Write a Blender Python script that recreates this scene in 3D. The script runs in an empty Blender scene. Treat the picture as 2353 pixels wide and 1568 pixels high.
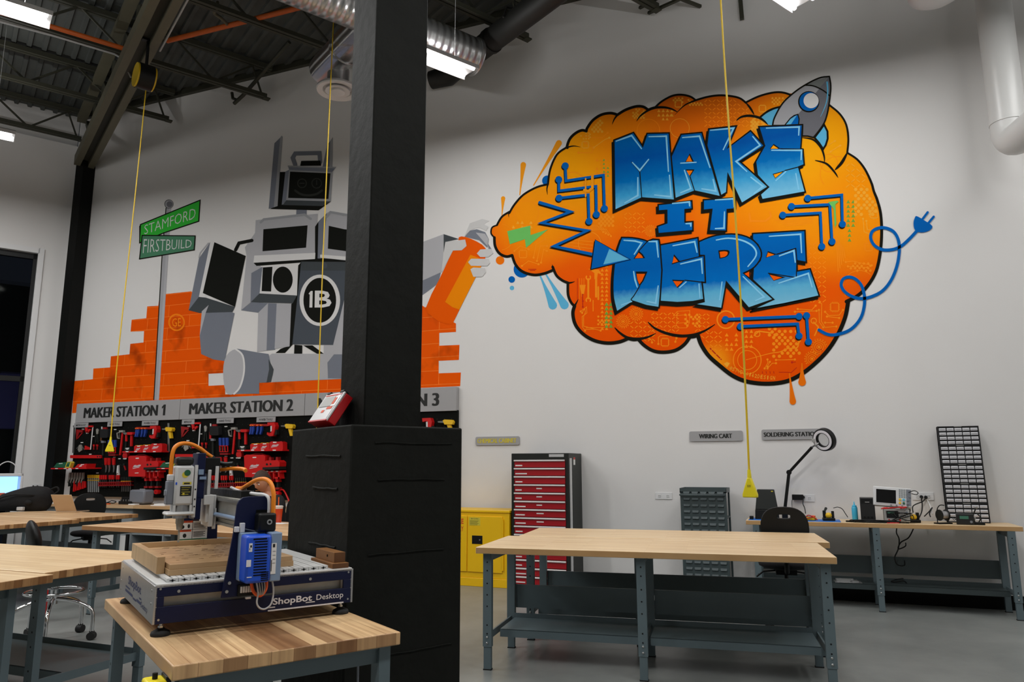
import bpy, bmesh, math, random
from mathutils import Matrix, Vector
sc = bpy.context.scene
COL = sc.collection
rnd = random.Random(7)
PI = math.pi
# ------------------------------------------------------------------ camera, world, exposure
FPX, CX, CY = 1680.0, 1176.5, 784.0
YAW, PITCH, ROLL = math.radians(21.61), math.radians(9.57), math.radians(-0.15)
EYE = 1.46
def cam_axes():
    cy, sy = math.cos(YAW), math.sin(YAW)
    fwd = Vector((-sy*math.cos(PITCH), cy*math.cos(PITCH), math.sin(PITCH)))
    right = Vector((cy, sy, 0)); up = right.cross(fwd)
    r2 = math.cos(ROLL)*right + math.sin(ROLL)*up
    u2 = -math.sin(ROLL)*right + math.cos(ROLL)*up
    return r2, u2, fwd
CR, CU, CF = cam_axes()
cd = bpy.data.cameras.new('camera'); cam = bpy.data.objects.new('camera', cd); COL.objects.link(cam)
cd.sensor_width = 36.0; cd.lens = FPX/2353*36; cd.clip_start = 0.05; cd.clip_end = 200
m = Matrix((CR, CU, -CF)).transposed().to_4x4(); m.translation = (0, 0, EYE); cam.matrix_world = m
sc.camera = cam
sc.view_settings.view_transform = 'Standard'; sc.view_settings.look = 'None'
sc.view_settings.exposure = 0.02; sc.view_settings.gamma = 1.0
try: sc.view_settings.use_curve_mapping = False
except Exception: pass
sc.cycles.use_denoising = True
sc.cycles.use_adaptive_sampling = True; sc.cycles.adaptive_threshold = .02
sc.cycles.max_bounces = 6; sc.cycles.diffuse_bounces = 4; sc.cycles.glossy_bounces = 3
sc.cycles.sample_clamp_indirect = 4.0; sc.cycles.caustics_reflective = False; sc.cycles.caustics_refractive = False
wd = bpy.data.worlds.new('night'); sc.world = wd; wd.use_nodes = True
wd.node_tree.nodes['Background'].inputs[0].default_value = (0.010, 0.012, 0.018, 1)
wd.node_tree.nodes['Background'].inputs[1].default_value = 1.0
LAMP_W = 70.0            # watts of one twin-tube ceiling fixture

# ------------------------------------------------------------------ where photographed points lie
def ray(px, py): return CR*((px-CX)/FPX) - CU*((py-CY)/FPX) + CF
def on_z(px, py, z):
    d = ray(px, py); return Vector((0, 0, EYE)) + d*((z-EYE)/d.z)
def on_y(px, py, y):
    d = ray(px, py); return Vector((0, 0, EYE)) + d*(y/d.y)
def height_at(px, py, p):
    d = ray(px, py); return EYE + d.z*math.hypot(p[0], p[1])/math.hypot(d.x, d.y)
AG = math.radians(59.5)
G1 = Vector((math.cos(AG), math.sin(AG), 0)); G2 = Vector((-G1.y, G1.x, 0))   # the oblique grid of roof, pillar and side wall
WALL_Y, ROOF_Z = 9.0, 7.93
CORNER = Vector((-12.3, WALL_Y, 0))
def AB(a, b, z=0): return Vector((G1.x*a+G2.x*b, G1.y*a+G2.y*b, z))

# ------------------------------------------------------------------ materials
def lin(c):
    if isinstance(c, str): c = tuple(int(c[i:i+2], 16) for i in (0, 2, 4))
    return tuple(((v/255)/12.92 if v/255 <= .04045 else ((v/255+.055)/1.055)**2.4) for v in c) + (1,)
MATS = {}
def new_mat(name):
    m = bpy.data.materials.new(name); m.use_nodes = True
    nt = m.node_tree; b = nt.nodes['Principled BSDF']; MATS[name] = m
    return m, nt, b
def N(nt, t, **kw):
    n = nt.nodes.new(t)
    for k, v in kw.items():
        if k.startswith('i_'):
            k = k[2:]; n.inputs[int(k) if k.isdigit() else k].default_value = v
        else: setattr(n, k, v)
    return n
def mat(name, col, rough=.5, metal=0, noise=0, nscale=20, bump=0, bscale=60, emit=0, trans=0, spec=None, alpha=None):
    m, nt, b = new_mat(name)
    c = lin(col); b.inputs['Base Color'].default_value = c
    b.inputs['Roughness'].default_value = rough; b.inputs['Metallic'].default_value = metal
    if spec is not None: b.inputs['Specular IOR Level'].default_value = spec
    if noise or bump:
        tc = N(nt, 'ShaderNodeTexCoord')
    if noise:
        nz = N(nt, 'ShaderNodeTexNoise', i_Scale=nscale, i_Detail=4.0); nt.links.new(tc.outputs['Object'], nz.inputs['Vector'])
        mx = N(nt, 'ShaderNodeMix', data_type='RGBA')
        mx.inputs['A'].default_value = tuple(max(0, v*(1-noise)) for v in c[:3])+(1,)
        mx.inputs['B'].default_value = tuple(min(1, v*(1+noise)) for v in c[:3])+(1,)
        nt.links.new(nz.outputs['Fac'], mx.inputs['Factor']); nt.links.new(mx.outputs['Result'], b.inputs['Base Color'])
    if bump:
        n2 = N(nt, 'ShaderNodeTexNoise', i_Scale=bscale, i_Detail=5.0); nt.links.new(tc.outputs['Object'], n2.inputs['Vector'])
        bp = N(nt, 'ShaderNodeBump', i_Strength=bump, i_Distance=.01)
        nt.links.new(n2.outputs['Fac'], bp.inputs['Height']); nt.links.new(bp.outputs['Normal'], b.inputs['Normal'])
    if emit:
        b.inputs['Emission Color'].default_value = c; b.inputs['Emission Strength'].default_value = emit
    if trans:
        b.inputs['Transmission Weight'].default_value = trans
    return m
def M(n): return MATS[n]

# ------------------------------------------------------------------ mesh building
class MB:
    def __init__(s, M=None): s.v = []; s.f = []; s.mi = []; s.cur = 0; s.M = M or Matrix.Identity(4)
    def at(s, M): s.M = M; return s
    def mat(s, i): s.cur = i; return s
    def add(s, vs, fs):
        o = len(s.v)
        s.v += [tuple(s.M @ Vector(v)) for v in vs]
        for f in fs: s.f.append([i+o for i in f]); s.mi.append(s.cur)
        return s
    def box(s, x0, y0, z0, x1, y1, z1):
        return s.add([(x0,y0,z0),(x1,y0,z0),(x1,y1,z0),(x0,y1,z0),(x0,y0,z1),(x1,y0,z1),(x1,y1,z1),(x0,y1,z1)],
                     [(0,3,2,1),(4,5,6,7),(0,1,5,4),(1,2,6,5),(2,3,7,6),(3,0,4,7)])
    def cbox(s, c, sx, sy, sz): return s.box(c[0]-sx/2, c[1]-sy/2, c[2]-sz/2, c[0]+sx/2, c[1]+sy/2, c[2]+sz/2)
    def bar(s, p0, p1, w, h, up=(0,0,1)):
        p0, p1 = Vector(p0), Vector(p1); d = (p1-p0).normalized(); up = Vector(up)
        if abs(d.dot(up)) > .98: up = Vector((0,1,0)) if abs(d.y) < .9 else Vector((1,0,0))
        a = d.cross(up).normalized()*w/2; b = a.cross(d).normalized()*h/2
        vs = [p+q for p in (p0, p1) for q in (-a-b, a-b, a+b, -a+b)]
        return s.add(vs, [(3,2,1,0),(4,5,6,7),(0,1,5,4),(1,2,6,5),(2,3,7,6),(3,0,4,7)])
    def cyl(s, p0, p1, r, r1=None, n=14, caps=True):
        p0, p1 = Vector(p0), Vector(p1); r1 = r if r1 is None else r1
        d = (p1-p0).normalized(); a = d.orthogonal().normalized(); b = d.cross(a)
        vs = [p0+(a*math.cos(2*PI*i/n)+b*math.sin(2*PI*i/n))*r for i in range(n)]+[p1+(a*math.cos(2*PI*i/n)+b*math.sin(2*PI*i/n))*r1 for i in range(n)]
        fs = [(i, (i+1)%n, n+(i+1)%n, n+i) for i in range(n)]
        if caps: fs += [tuple(range(n-1, -1, -1)), tuple(range(n, 2*n))]
        return s.add(vs, fs)
    def tube(s, pts, r, n=8, caps=True, smooth=0):
        pts = [Vector(p) for p in pts]
        if smooth: pts = spline(pts, smooth)
        rs = r if isinstance(r, (list, tuple)) else [r]*len(pts)
        if len(rs) != len(pts): rs = [rs[min(len(rs)-1, int(i*len(rs)/len(pts)))] for i in range(len(pts))]
        t = [(pts[min(i+1, len(pts)-1)]-pts[max(i-1, 0)]).normalized() for i in range(len(pts))]
        a = t[0].orthogonal().normalized(); vs = []
        for i, p in enumerate(pts):
            a = (a - t[i]*a.dot(t[i])).normalized(); b = t[i].cross(a)
            vs += [p+(a*math.cos(2*PI*k/n)+b*math.sin(2*PI*k/n))*rs[i] for k in range(n)]
        fs = [(i*n+k, i*n+(k+1)%n, (i+1)*n+(k+1)%n, (i+1)*n+k) for i in range(len(pts)-1) for k in range(n)]
        if caps: fs += [tuple(range(n-1, -1, -1)), tuple(range((len(pts)-1)*n, len(pts)*n))]
        return s.add(vs, fs)
    def lathe(s, prof, n=20, c=(0,0,0)):
        vs = []
        for r, z in prof: vs += [(c[0]+r*math.cos(2*PI*k/n), c[1]+r*math.sin(2*PI*k/n), c[2]+z) for k in range(n)]
        fs = [(i*n+k, i*n+(k+1)%n, (i+1)*n+(k+1)%n, (i+1)*n+k) for i in range(len(prof)-1) for k in range(n)]
        fs += [tuple(range(n-1, -1, -1)), tuple(range((len(prof)-1)*n, len(prof)*n))]
        return s.add(vs, fs)
    def prism(s, poly, z0, z1):
        n = len(poly); vs = [(x, y, z0) for x, y in poly]+[(x, y, z1) for x, y in poly]
        return s.add(vs, [tuple(range(n-1, -1, -1)), tuple(range(n, 2*n))]+[(i, (i+1)%n, n+(i+1)%n, n+i) for i in range(n)])
    def ball(s, c, r, n=10, sx=1, sy=1, sz=1):
        prof = [(max(.001, math.sin(PI*i/n))*1, -math.cos(PI*i/n)) for i in range(n+1)]
        o = s.M; s.M = o @ Matrix.Translation(c) @ Matrix.Diagonal((r*sx, r*sy, r*sz, 1)); s.lathe(prof, n*2 if n < 9 else 16); s.M = o
        return s
    def mesh(s, me, X=None):
        X = X or Matrix.Identity(4)
        return s.add([X @ v.co for v in me.vertices], [tuple(p.vertices) for p in me.polygons])
    def build(s, name, mats, parent=None, world=False, bevel=0, smooth=0, seg=2):
        me = bpy.data.meshes.new(name)
        vs = s.v
        if world and parent is not None:
            I = Matrix.LocRotScale(parent.location, parent.rotation_euler, None).inverted()
            q = parent.parent
            while q is not None: I = I @ Matrix.LocRotScale(q.location, q.rotation_euler, None).inverted(); q = q.parent
            vs = [tuple(I @ Vector(v)) for v in vs]
        org = Vector((0,0,0))
        if parent is None and vs:
            xs = [min(v[i] for v in vs) for i in range(3)]; X = [max(v[i] for v in vs) for i in range(3)]
            org = Vector(((xs[0]+X[0])/2, (xs[1]+X[1])/2, xs[2])); vs = [tuple(Vector(v)-org) for v in vs]
        me.from_pydata([tuple(v) for v in vs], [], s.f)
        if not isinstance(mats, (list, tuple)): mats = [mats]
        for m in mats: me.materials.append(MATS[m] if isinstance(m, str) else m)
        me.polygons.foreach_set('material_index', s.mi)
        if smooth:
            me.polygons.foreach_set('use_smooth', [True]*len(s.f))
            me.update(); me.set_sharp_from_angle(angle=math.radians(smooth))
        me.update()
        o = bpy.data.objects.new(name, me); COL.objects.link(o)
        if parent is not None: o.parent = parent
        else: o.location = org
        if bevel:
            bv = o.modifiers.new('edge', 'BEVEL'); bv.width = bevel; bv.segments = seg; bv.limit_method = 'ANGLE'; bv.angle_limit = math.radians(40)
            me.polygons.foreach_set('use_smooth', [True]*len(s.f)); me.set_sharp_from_angle(angle=math.radians(35))
        return o
def spline(pts, k=6, closed=False):
    pts = [Vector(p) for p in pts]; n = len(pts); out = []
    g = (lambda i: pts[i % n]) if closed else (lambda i: pts[max(0, min(n-1, i))])
    for i in range(n if closed else n-1):
        a, b, c, d = g(i-1), g(i), g(i+1), g(i+2)
        for j in range(k):
            t = j/k; out.append(.5*((2*b)+(c-a)*t+(2*a-5*b+4*c-d)*t*t+(3*b-a-3*c+d)*t**3))
    if not closed: out.append(pts[-1])
    return out
def tag(o, label, cat, group=None, kind=None):
    o['label'] = label; o['category'] = cat
    if group: o['group'] = group
    if kind: o['kind'] = kind
    return o
def thing(name, label, cat, loc=(0,0,0), rotz=0, group=None, kind=None):
    o = bpy.data.objects.new(name, None); o.empty_display_size = .1; COL.objects.link(o)
    o.location = loc; o.rotation_euler = (0, 0, rotz); return tag(o, label, cat, group, kind)
def struct(o): o['kind'] = 'structure'; return o
def dup(root, loc=None, rotz=None, label=None, group=None):
    def cp(o, par):
        c = o.copy(); COL.objects.link(c)
        if par is not None: c.parent = par
        for ch in list(o.children): cp(ch, c)
        return c
    r = cp(root, None)
    if loc is not None: r.location = loc
    if rotz is not None: r.rotation_euler = (0, 0, rotz)
    if label: r['label'] = label
    if group: r['group'] = group
    return r
TXT = {}
def text_mesh(txt, bold=0.0, res=3):
    k = (txt, bold, res)
    if k in TXT: return TXT[k]
    cu = bpy.data.curves.new('t', 'FONT'); cu.body = txt; cu.offset = bold; cu.resolution_u = res
    ob = bpy.data.objects.new('t', cu); COL.objects.link(ob)
    dg = bpy.context.evaluated_depsgraph_get()
    me = bpy.data.meshes.new_from_object(ob.evaluated_get(dg)); bpy.data.objects.remove(ob)
    xs = [v.co.x for v in me.vertices]; ys = [v.co.y for v in me.vertices]
    TXT[k] = (me, min(xs), max(xs), min(ys), max(ys)); return TXT[k]
def put_text(mb, txt, o, ex, ey, bold=0.0, res=3, n=None):
    """letters filling the box o + ex*[0..1] + ey*[0..1]"""
    me, x0, x1, y0, y1 = text_mesh(txt, bold, res); o, ex, ey = Vector(o), Vector(ex), Vector(ey)
    return mb.add([o+ex*((v.co.x-x0)/(x1-x0))+ey*((v.co.y-y0)/(y1-y0)) for v in me.vertices], [tuple(p.vertices) for p in me.polygons])
def bold_text(mb, txt, o, ex, ey, w=.008, dy=(0,-.0003,0)):
    """put_text thickened sideways; a 1 gets its flag"""
    o, ex = Vector(o), Vector(ex); u = ex.normalized()
    for k, s in enumerate((-1, 1, -.5, .5, 0)): put_text(mb, txt, o+u*(w*s)+Vector(dy)*k, ex, ey, 0, 3)
    return mb
def one(mb, o, ex, ey):
    """a heavy figure 1 filling the box"""
    o, ex, ey = Vector(o), Vector(ex), Vector(ey)
    return mb.add([o+ex*x+ey*y for x, y in ((.42,0),(1,0),(1,1),(.5,1),(0,.78),(.08,.6),(.42,.74))], [tuple(range(7))])
def rotz(a): return Matrix.Rotation(a, 4, 'Z')
def tr(x, y, z): return Matrix.Translation((x, y, z))
# ------------------------------------------------------------------ the palette
mat('white_paint', (226,224,222), .6, bump=.05, bscale=90, noise=.02, nscale=1.5)
mat('trim_white', (225,225,225), .45)
mat('black_paint', (24,25,22), .65, bump=.5, bscale=14, noise=.25, nscale=8, spec=.12)
mat('black_wall_paint', (13,14,12), .6, spec=.15)
mat('steel_dark', (54,54,42), .6, noise=.2, nscale=4)
mat('steel_olive', (88,84,66), .6, noise=.12, nscale=5)
mat('deck_metal', (70,73,70), .6, noise=.3, nscale=3)
mat('black_duct', (20,20,17), .6)
mat('white_metal', (216,216,216), .35)
mat('pipe_white', (212,212,210), .35)
mat('sprinkler_orange', (196,90,24), .45, noise=.15, nscale=9)
mat('stringer_steel', (52,62,63), .45)
mat('conduit', (172,174,174), .4)
mat('bench_steel', (92,107,112), .45, noise=.08, nscale=6)
mat('bench_dark', (34,42,42), .4, noise=.08, nscale=6)
mat('bolt', (190,190,188), .3, metal=1)
mat('black_plastic', (14,15,14), .45, spec=.3)
mat('black_matte', (14,15,13), .8, spec=.1)
mat('black_fabric', (15,15,17), .9, bump=.4, bscale=160)
mat('rubber', (20,20,20), .7)
mat('chrome', (215,216,218), .12, metal=1)
mat('alu', (186,186,186), .34, metal=.85, noise=.06, nscale=30)
mat('alu_white', (206,206,204), .4, noise=.03, nscale=40)
mat('alu_dirty', (172,169,160), .42, metal=.4, noise=.25, nscale=18)
mat('navy', (9,19,56), .45, spec=.3)
mat('blue_box', (22,80,205), .4)
mat('blue_grey', (128,150,178), .4)
mat('orange_hose', (246,140,22), .45)
mat('orange_plastic', (232,92,26), .45)
mat('grey_plastic', (118,122,130), .5)
mat('light_grey', (186,186,186), .5)
mat('sign_grey', (163,162,163), .42, noise=.03, nscale=3)
mat('ink', (24,25,23), .6)
mat('ink_white', (228,228,232), .5)
mat('ink_red', (205,42,30), .5)
mat('ink_orange', (228,82,30), .5)
mat('ink_green', (20,98,62), .5)
mat('ink_yellow', (214,196,60), .5)
mat('ink_navy', (34,48,92), .5)
mat('tool_red', (205,22,22), .4)
mat('tool_red_dark', (150,20,22), .45)
mat('tool_blue', (30,62,150), .45)
mat('tool_steel', (150,150,148), .3, metal=.8)
mat('tool_yellow', (238,190,30), .45)
mat('tool_green', (22,92,60), .5)
mat('cord_yellow', (228,190,26), .45)
mat('plug_yellow', (238,218,30), .4)
mat('cabinet_yellow', (243,192,10), .4)
mat('drawer_red', (165,15,28), .35)
mat('cabinet_black', (32,35,32), .45, spec=.3)
mat('handle_silver', (230,226,224), .3, metal=.2)
mat('cart_steel', (62,74,76), .45, noise=.06, nscale=8)
mat('paper', (232,231,228), .7)
mat('laptop_gold', (196,170,138), .4, metal=.2)
mat('mat_blue', (38,112,200), .6)
mat('bottle_blue', (72,186,222), .35)
mat('instrument_white', (214,214,214), .45)
mat('instrument_grey', (176,176,172), .45)
mat('screen_black', (14,15,16), .15)
mat('lcd_green', (70,120,100), .3)
mat('clear_drawer', (214,214,218), .3)
mat('drawer_black', (26,26,26), .45)
mat('skin', (198,142,112), .55, noise=.06, nscale=30)
mat('hair', (58,42,32), .7, bump=.6, bscale=120)
mat('shirt_black', (14,14,16), .85, bump=.2, bscale=60)
mat('jeans', (36,44,62), .85)
mat('drink_red', (196,58,24), .2)
mat('cup_clear', (214,206,200), .2)
mat('brass_wood', (128,84,38), .5, noise=.2, nscale=30)
mat('brown_wood', (98,62,30), .55, noise=.2, nscale=30)
mat('counter_grey', (142,148,150), .5)
mat('night_wall', (96,92,150), .8)
mat('printer_glow', (150,200,255), .5, emit=1.5)
mat('led', (255,255,255), .5, emit=9.0)
mat('ring_led', (240,236,240), .4)
mat('case_red', (196,12,22), .35)
mat('case_clear', (222,220,220), .2)
def wood(name, c1, c2, c3, stave=.042, length=.8, seam=.5, along=0, shift=0):
    m, nt, b = new_mat(name); L = nt.links.new
    tc = N(nt, 'ShaderNodeTexCoord'); sep = N(nt, 'ShaderNodeSeparateXYZ'); L(tc.outputs['Object'], sep.inputs[0])
    cmb = N(nt, 'ShaderNodeCombineXYZ'); L(sep.outputs[along], cmb.inputs[0]); sh = N(nt, 'ShaderNodeMath', operation='ADD'); sh.inputs[1].default_value = shift; L(sep.outputs[1-along], sh.inputs[0]); L(sh.outputs[0], cmb.inputs[1])
    bk = N(nt, 'ShaderNodeTexBrick', offset=.37, offset_frequency=2, i_Scale=1.0)
    bk.inputs['Brick Width'].default_value = length; bk.inputs['Row Height'].default_value = stave
    bk.inputs['Mortar Size'].default_value = .0006; bk.inputs['Bias'].default_value = -.1
    bk.inputs['Color1'].default_value = lin(c1); bk.inputs['Color2'].default_value = lin(c2); bk.inputs['Mortar'].default_value = lin(c3)
    L(cmb.outputs[0], bk.inputs['Vector'])
    mp = N(nt, 'ShaderNodeMapping'); L(cmb.outputs[0], mp.inputs[0]); mp.inputs['Scale'].default_value = (1.6, 34, 12)
    nz = N(nt, 'ShaderNodeTexNoise', i_Scale=1.0, i_Detail=4.0); L(mp.outputs[0], nz.inputs['Vector'])
    rp = N(nt, 'ShaderNodeValToRGB'); rp.color_ramp.elements[0].position = .35; rp.color_ramp.elements[1].position = .75
    rp.color_ramp.elements[0].color = (1,1,1,1); rp.color_ramp.elements[1].color = tuple(lin(c3)[i]/max(lin(c1)[i], .01) for i in range(3))+(1,)
    L(nz.outputs['Fac'], rp.inputs[0])
    mx = N(nt, 'ShaderNodeMix', data_type='RGBA', blend_type='MULTIPLY'); mx.inputs['Factor'].default_value = seam
    L(bk.outputs['Color'], mx.inputs['A']); L(rp.outputs[0], mx.inputs['B']); L(mx.outputs['Result'], b.inputs['Base Color'])
    b.inputs['Roughness'].default_value = .38; b.inputs['Specular IOR Level'].default_value = .4
    return m
wood('maple_top', (238,213,173), (222,191,146), (196,158,110), .036, .75, .6)
wood('walnut_mix_top', (242,206,156), (126,74,34), (150,96,52), .055, 1.5, .7, shift=.055*7+.004)
wood('maple_top_far', (236,206,166), (206,164,114), (170,124,80), .045, .9, .65)
wood('maple_end', (206,160,108), (132,84,42), (120,78,44), .045, 1.0, .5)
wood('walnut_end', (222,180,130), (122,74,38), (120,78,44), .075, 1.0, .5)
wood('mdf', (196,160,118), (182,146,104), (120,88,58), .4, 3.0, .6)
wood('plywood', (196,164,122), (184,150,108), (140,108,74), .2, 2.0, .5)
def floor_mat():
    m, nt, b = new_mat('concrete_floor'); L = nt.links.new
    tc = N(nt, 'ShaderNodeTexCoord')
    n1 = N(nt, 'ShaderNodeTexNoise', i_Scale=1.1, i_Detail=8.0, i_Roughness=.65); L(tc.outputs['Object'], n1.inputs['Vector'])
    rp = N(nt, 'ShaderNodeValToRGB'); rp.color_ramp.elements[0].position = .3; rp.color_ramp.elements[1].position = .72
    rp.color_ramp.elements[0].color = lin((112,116,114)); rp.color_ramp.elements[1].color = lin((146,149,146))
    L(n1.outputs['Fac'], rp.inputs[0]); L(rp.outputs[0], b.inputs['Base Color'])
    b.inputs['Roughness'].default_value = .33; b.inputs['Specular IOR Level'].default_value = .45
floor_mat()
def spiral_mat():
    m, nt, b = new_mat('spiral_duct'); L = nt.links.new
    tc = N(nt, 'ShaderNodeTexCoord'); wv = N(nt, 'ShaderNodeTexWave', bands_direction='Z', i_Scale=3.2); wv.inputs['Distortion'].default_value = .3
    L(tc.outputs['Object'], wv.inputs['Vector'])
    bp = N(nt, 'ShaderNodeBump', i_Strength=.5, i_Distance=.02); L(wv.outputs['Fac'], bp.inputs['Height']); L(bp.outputs[0], b.inputs['Normal'])
    b.inputs['Base Color'].default_value = lin((188,188,188)); b.inputs['Metallic'].default_value = .95; b.inputs['Roughness'].default_value = .28
spiral_mat()
# ------------------------------------------------------------------ room shell
W = WALL_Y
far = Vector((CORNER.x, CORNER.y, 0)); near = far - G1*21
def quad_wall(name, a, b, z0, z1, m, t=.2, holes=None):
    a, b = Vector(a), Vector(b); d = (b-a).normalized(); n = Vector((-d.y, d.x, 0))*t
    mb = MB(); L = (b-a).length
    segs = [(0, L, z0, z1)]
    if holes:
        s0, s1, h0, h1 = holes; segs = [(0, s0, z0, z1), (s1, L, z0, z1), (s0, s1, z0, h0), (s0, s1, h1, z1)]
    for s0, s1, q0, q1 in segs:
        if s1-s0 < 1e-4 or q1-q0 < 1e-4: continue
        p, q = a+d*s0, a+d*s1
        vs = [p, q, q+n, p+n]; vs = [(v.x, v.y, q0) for v in vs]+[(v.x, v.y, q1) for v in vs]
        mb.add(vs, [(0,3,2,1),(4,5,6,7),(0,1,5,4),(1,2,6,5),(2,3,7,6),(3,0,4,7)])
    return struct(mb.build(name, m))
RX = 6.5
pl = MB(); poly = [(far.x, far.y), (near.x, near.y), (RX, near.y), (RX, W)]
pl.add([(x, y, 0) for x, y in poly]+[(x, y, -.1) for x, y in poly], [(0,1,2,3),(7,6,5,4),(0,3,7,4)])
struct(pl.build('floor', 'concrete_floor'))
quad_wall('wall_back', (far.x, far.y, 0), (RX+.2, W, 0), 0, ROOF_Z+.15, 'white_paint')
quad_wall('wall_right', (RX, W, 0), (RX, near.y, 0), 0, ROOF_Z+.15, 'white_paint')
quad_wall('wall_front', (RX, near.y, 0), (near.x, near.y, 0), 0, ROOF_Z+.15, 'white_paint')
# side wall with the storefront opening: s runs from the near end to the corner
Lw = 21.0; S0, S1, H0, H1 = Lw-4.1, Lw-.42, 0.0, 5.22
quad_wall('wall_left', near, far, 0, 7.35, 'white_paint', holes=(S0, S1, H0, H1))
up = MB(); a, b = near+G2*.1, far+G2*.1
quad_wall('wall_left_upper', a, b, 7.35, ROOF_Z+.15, 'white_paint', t=.1)
def wall_pt(s, out, z): p = near+G1*s-G2*out; return Vector((p.x, p.y, z))
# window in the opening
fr = MB()
def wbar(s0, s1, z0, z1, d0, d1):
    vs = [wall_pt(s, o, z) for z in (z0, z1) for s, o in ((s0, d0), (s1, d0), (s1, d1), (s0, d1))]
    fr.add(vs, [(3,2,1,0),(4,5,6,7),(0,1,5,4),(1,2,6,5),(2,3,7,6),(3,0,4,7)])
fr.mat(0); wbar(S0, S1, H1-.02, H1+.07, .03, -.2); wbar(S1-.02, S1+.07, 0, H1+.07, .03, -.2); wbar(S0-.07, S0+.02, 0, H1+.07, .03, -.2)
fr.mat(1)
for s in (S0+.02, S0+1.25, S0+2.48, S1-.08): wbar(s, s+.06, 0, H1-.02, -.06, -.14)
for z in (0, 2.9, 5.1): wbar(S0, S1, z, z+.09, -.06, -.14)
wf = struct(fr.build('window_1', ['trim_white', 'black_plastic']))
gl = MB(); gl.add([wall_pt(s, -.1, z) for s, z in ((S0,0),(S1,0),(S1,H1),(S0,H1))], [(0,1,2,3)])
m, nt, b = new_mat('night_glass'); b.inputs['Base Color'].default_value = (.02,.025,.025,1); b.inputs['Roughness'].default_value = .04
b.inputs['Transmission Weight'].default_value = .9; b.inputs['IOR'].default_value = 1.1; b.inputs['Alpha'].default_value = .75
struct(gl.build('window_1_glass', 'night_glass', wf, world=True))
# the yard beyond the glass: a low blue-lit block wall and the dark ground
yd = MB(); c = near+G1*(Lw-2.2)+G2*4.2
for k in range(6):
    p = c+G1*(-4+k*1.4); q = p+G1*1.0
    vs = [p, q, q+G2*.3, p+G2*.3]; vs = [(v.x, v.y, 2.25) for v in vs]+[(v.x, v.y, 3.45) for v in vs]
    yd.add(vs, [(0,3,2,1),(4,5,6,7),(0,1,5,4),(1,2,6,5),(2,3,7,6),(3,0,4,7)])
struct(yd.build('exterior_wall', 'night_wall'))
yd = MB(); p, q = c-G1*5+G2*.3, c+G1*6+G2*.3; vs = [p, q, q+G2*.3, p+G2*.3]; yd.add([(v.x, v.y, 0) for v in vs]+[(v.x, v.y, 5.5) for v in vs], [(0,3,2,1),(4,5,6,7),(0,1,5,4),(1,2,6,5),(2,3,7,6),(3,0,4,7)])
struct(yd.build('exterior_building', 'black_wall_paint'))
lp = bpy.data.lights.new('yard_light', 'POINT'); lp.energy = 45; lp.color = (.55, .6, 1); lp.shadow_soft_size = .2
lo = bpy.data.objects.new('exterior_light', lp); COL.objects.link(lo); lo.location = near+G1*(Lw-2.5)+G2*2.2+Vector((0,0,1.2))
lo['kind'] = 'structure'
bb = MB(); bb.box(far.x+.5, W-.015, 0, RX, W, .14); struct(bb.build('baseboard_back', 'black_wall_paint'))
# wall column in the corner and the ledge on the side wall
cc = MB(); cc.prism([(-12.1,8.995),(-11.97,8.76),(-11.78,8.76),(-11.78,8.995)], 0, 7.0)
tag(cc.build('wall_column', 'black_wall_paint'), 'black painted steel column standing in the corner of the two white walls', 'column', kind='thing')
# ------------------------------------------------------------------ roof deck
dk = MB(); pitch = .20; a0, a1 = -11.5, 13.2
prof = []
k = 0; a = a0
while a < a1:
    prof += [(a, 0), (a+.03, 0), (a+.045, .04), (a+.16, .04), (a+.175, 0)]; a += pitch
vs = []
for a, h in prof: vs += [AB(a, -8, ROOF_Z+h), AB(a, 16, ROOF_Z+h)]
dk.add(vs, [(2*i, 2*i+1, 2*i+3, 2*i+2) for i in range(len(prof)-1)])
struct(dk.build('ceiling', 'deck_metal'))
lt_ = MB(); lt_.box(far.x+.1, W-.07, ROOF_Z-.07, RX, W, ROOF_Z+.12); struct(lt_.build('trim_1', 'steel_dark'))
# girder along the oblique grid, from the corner column over the pillar
gb = MB(); gs = Vector((-11.87, 8.83, 0)); gd = -G2
def gp(s, z, o=0): p = gs+gd*s+G1*o; return Vector((p.x, p.y, z))
gz0, gz1 = 6.80, 7.62
for o in (-.11, .11):
    gb.mat(0); gb.bar(gp(.05, gz0+.09, o), gp(21, gz0+.09, o), .10, .18)
    gb.bar(gp(.05, gz1+.06, o), gp(21, gz1+.06, o), .14, .12)
gb.mat(1); gb.bar(gp(.05, gz0+.13), gp(21, gz0+.13), .12, .04)
for i in range(12):
    s = .1+i*1.75; gb.mat(1)
    gb.bar(gp(s, gz1), gp(s+.875, gz0+.15), .09, .09); gb.bar(gp(s+.875, gz0+.15), gp(s+1.75, gz1), .09, .09); gb.bar(gp(s+.875, gz0+.15), gp(s+.875, gz1), .07, .07)
tag(gb.build('roof_girder', ['steel_olive', 'steel_dark']), 'deep olive steel girder with twin lower flanges running from the corner column', 'girder', kind='thing')
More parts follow.
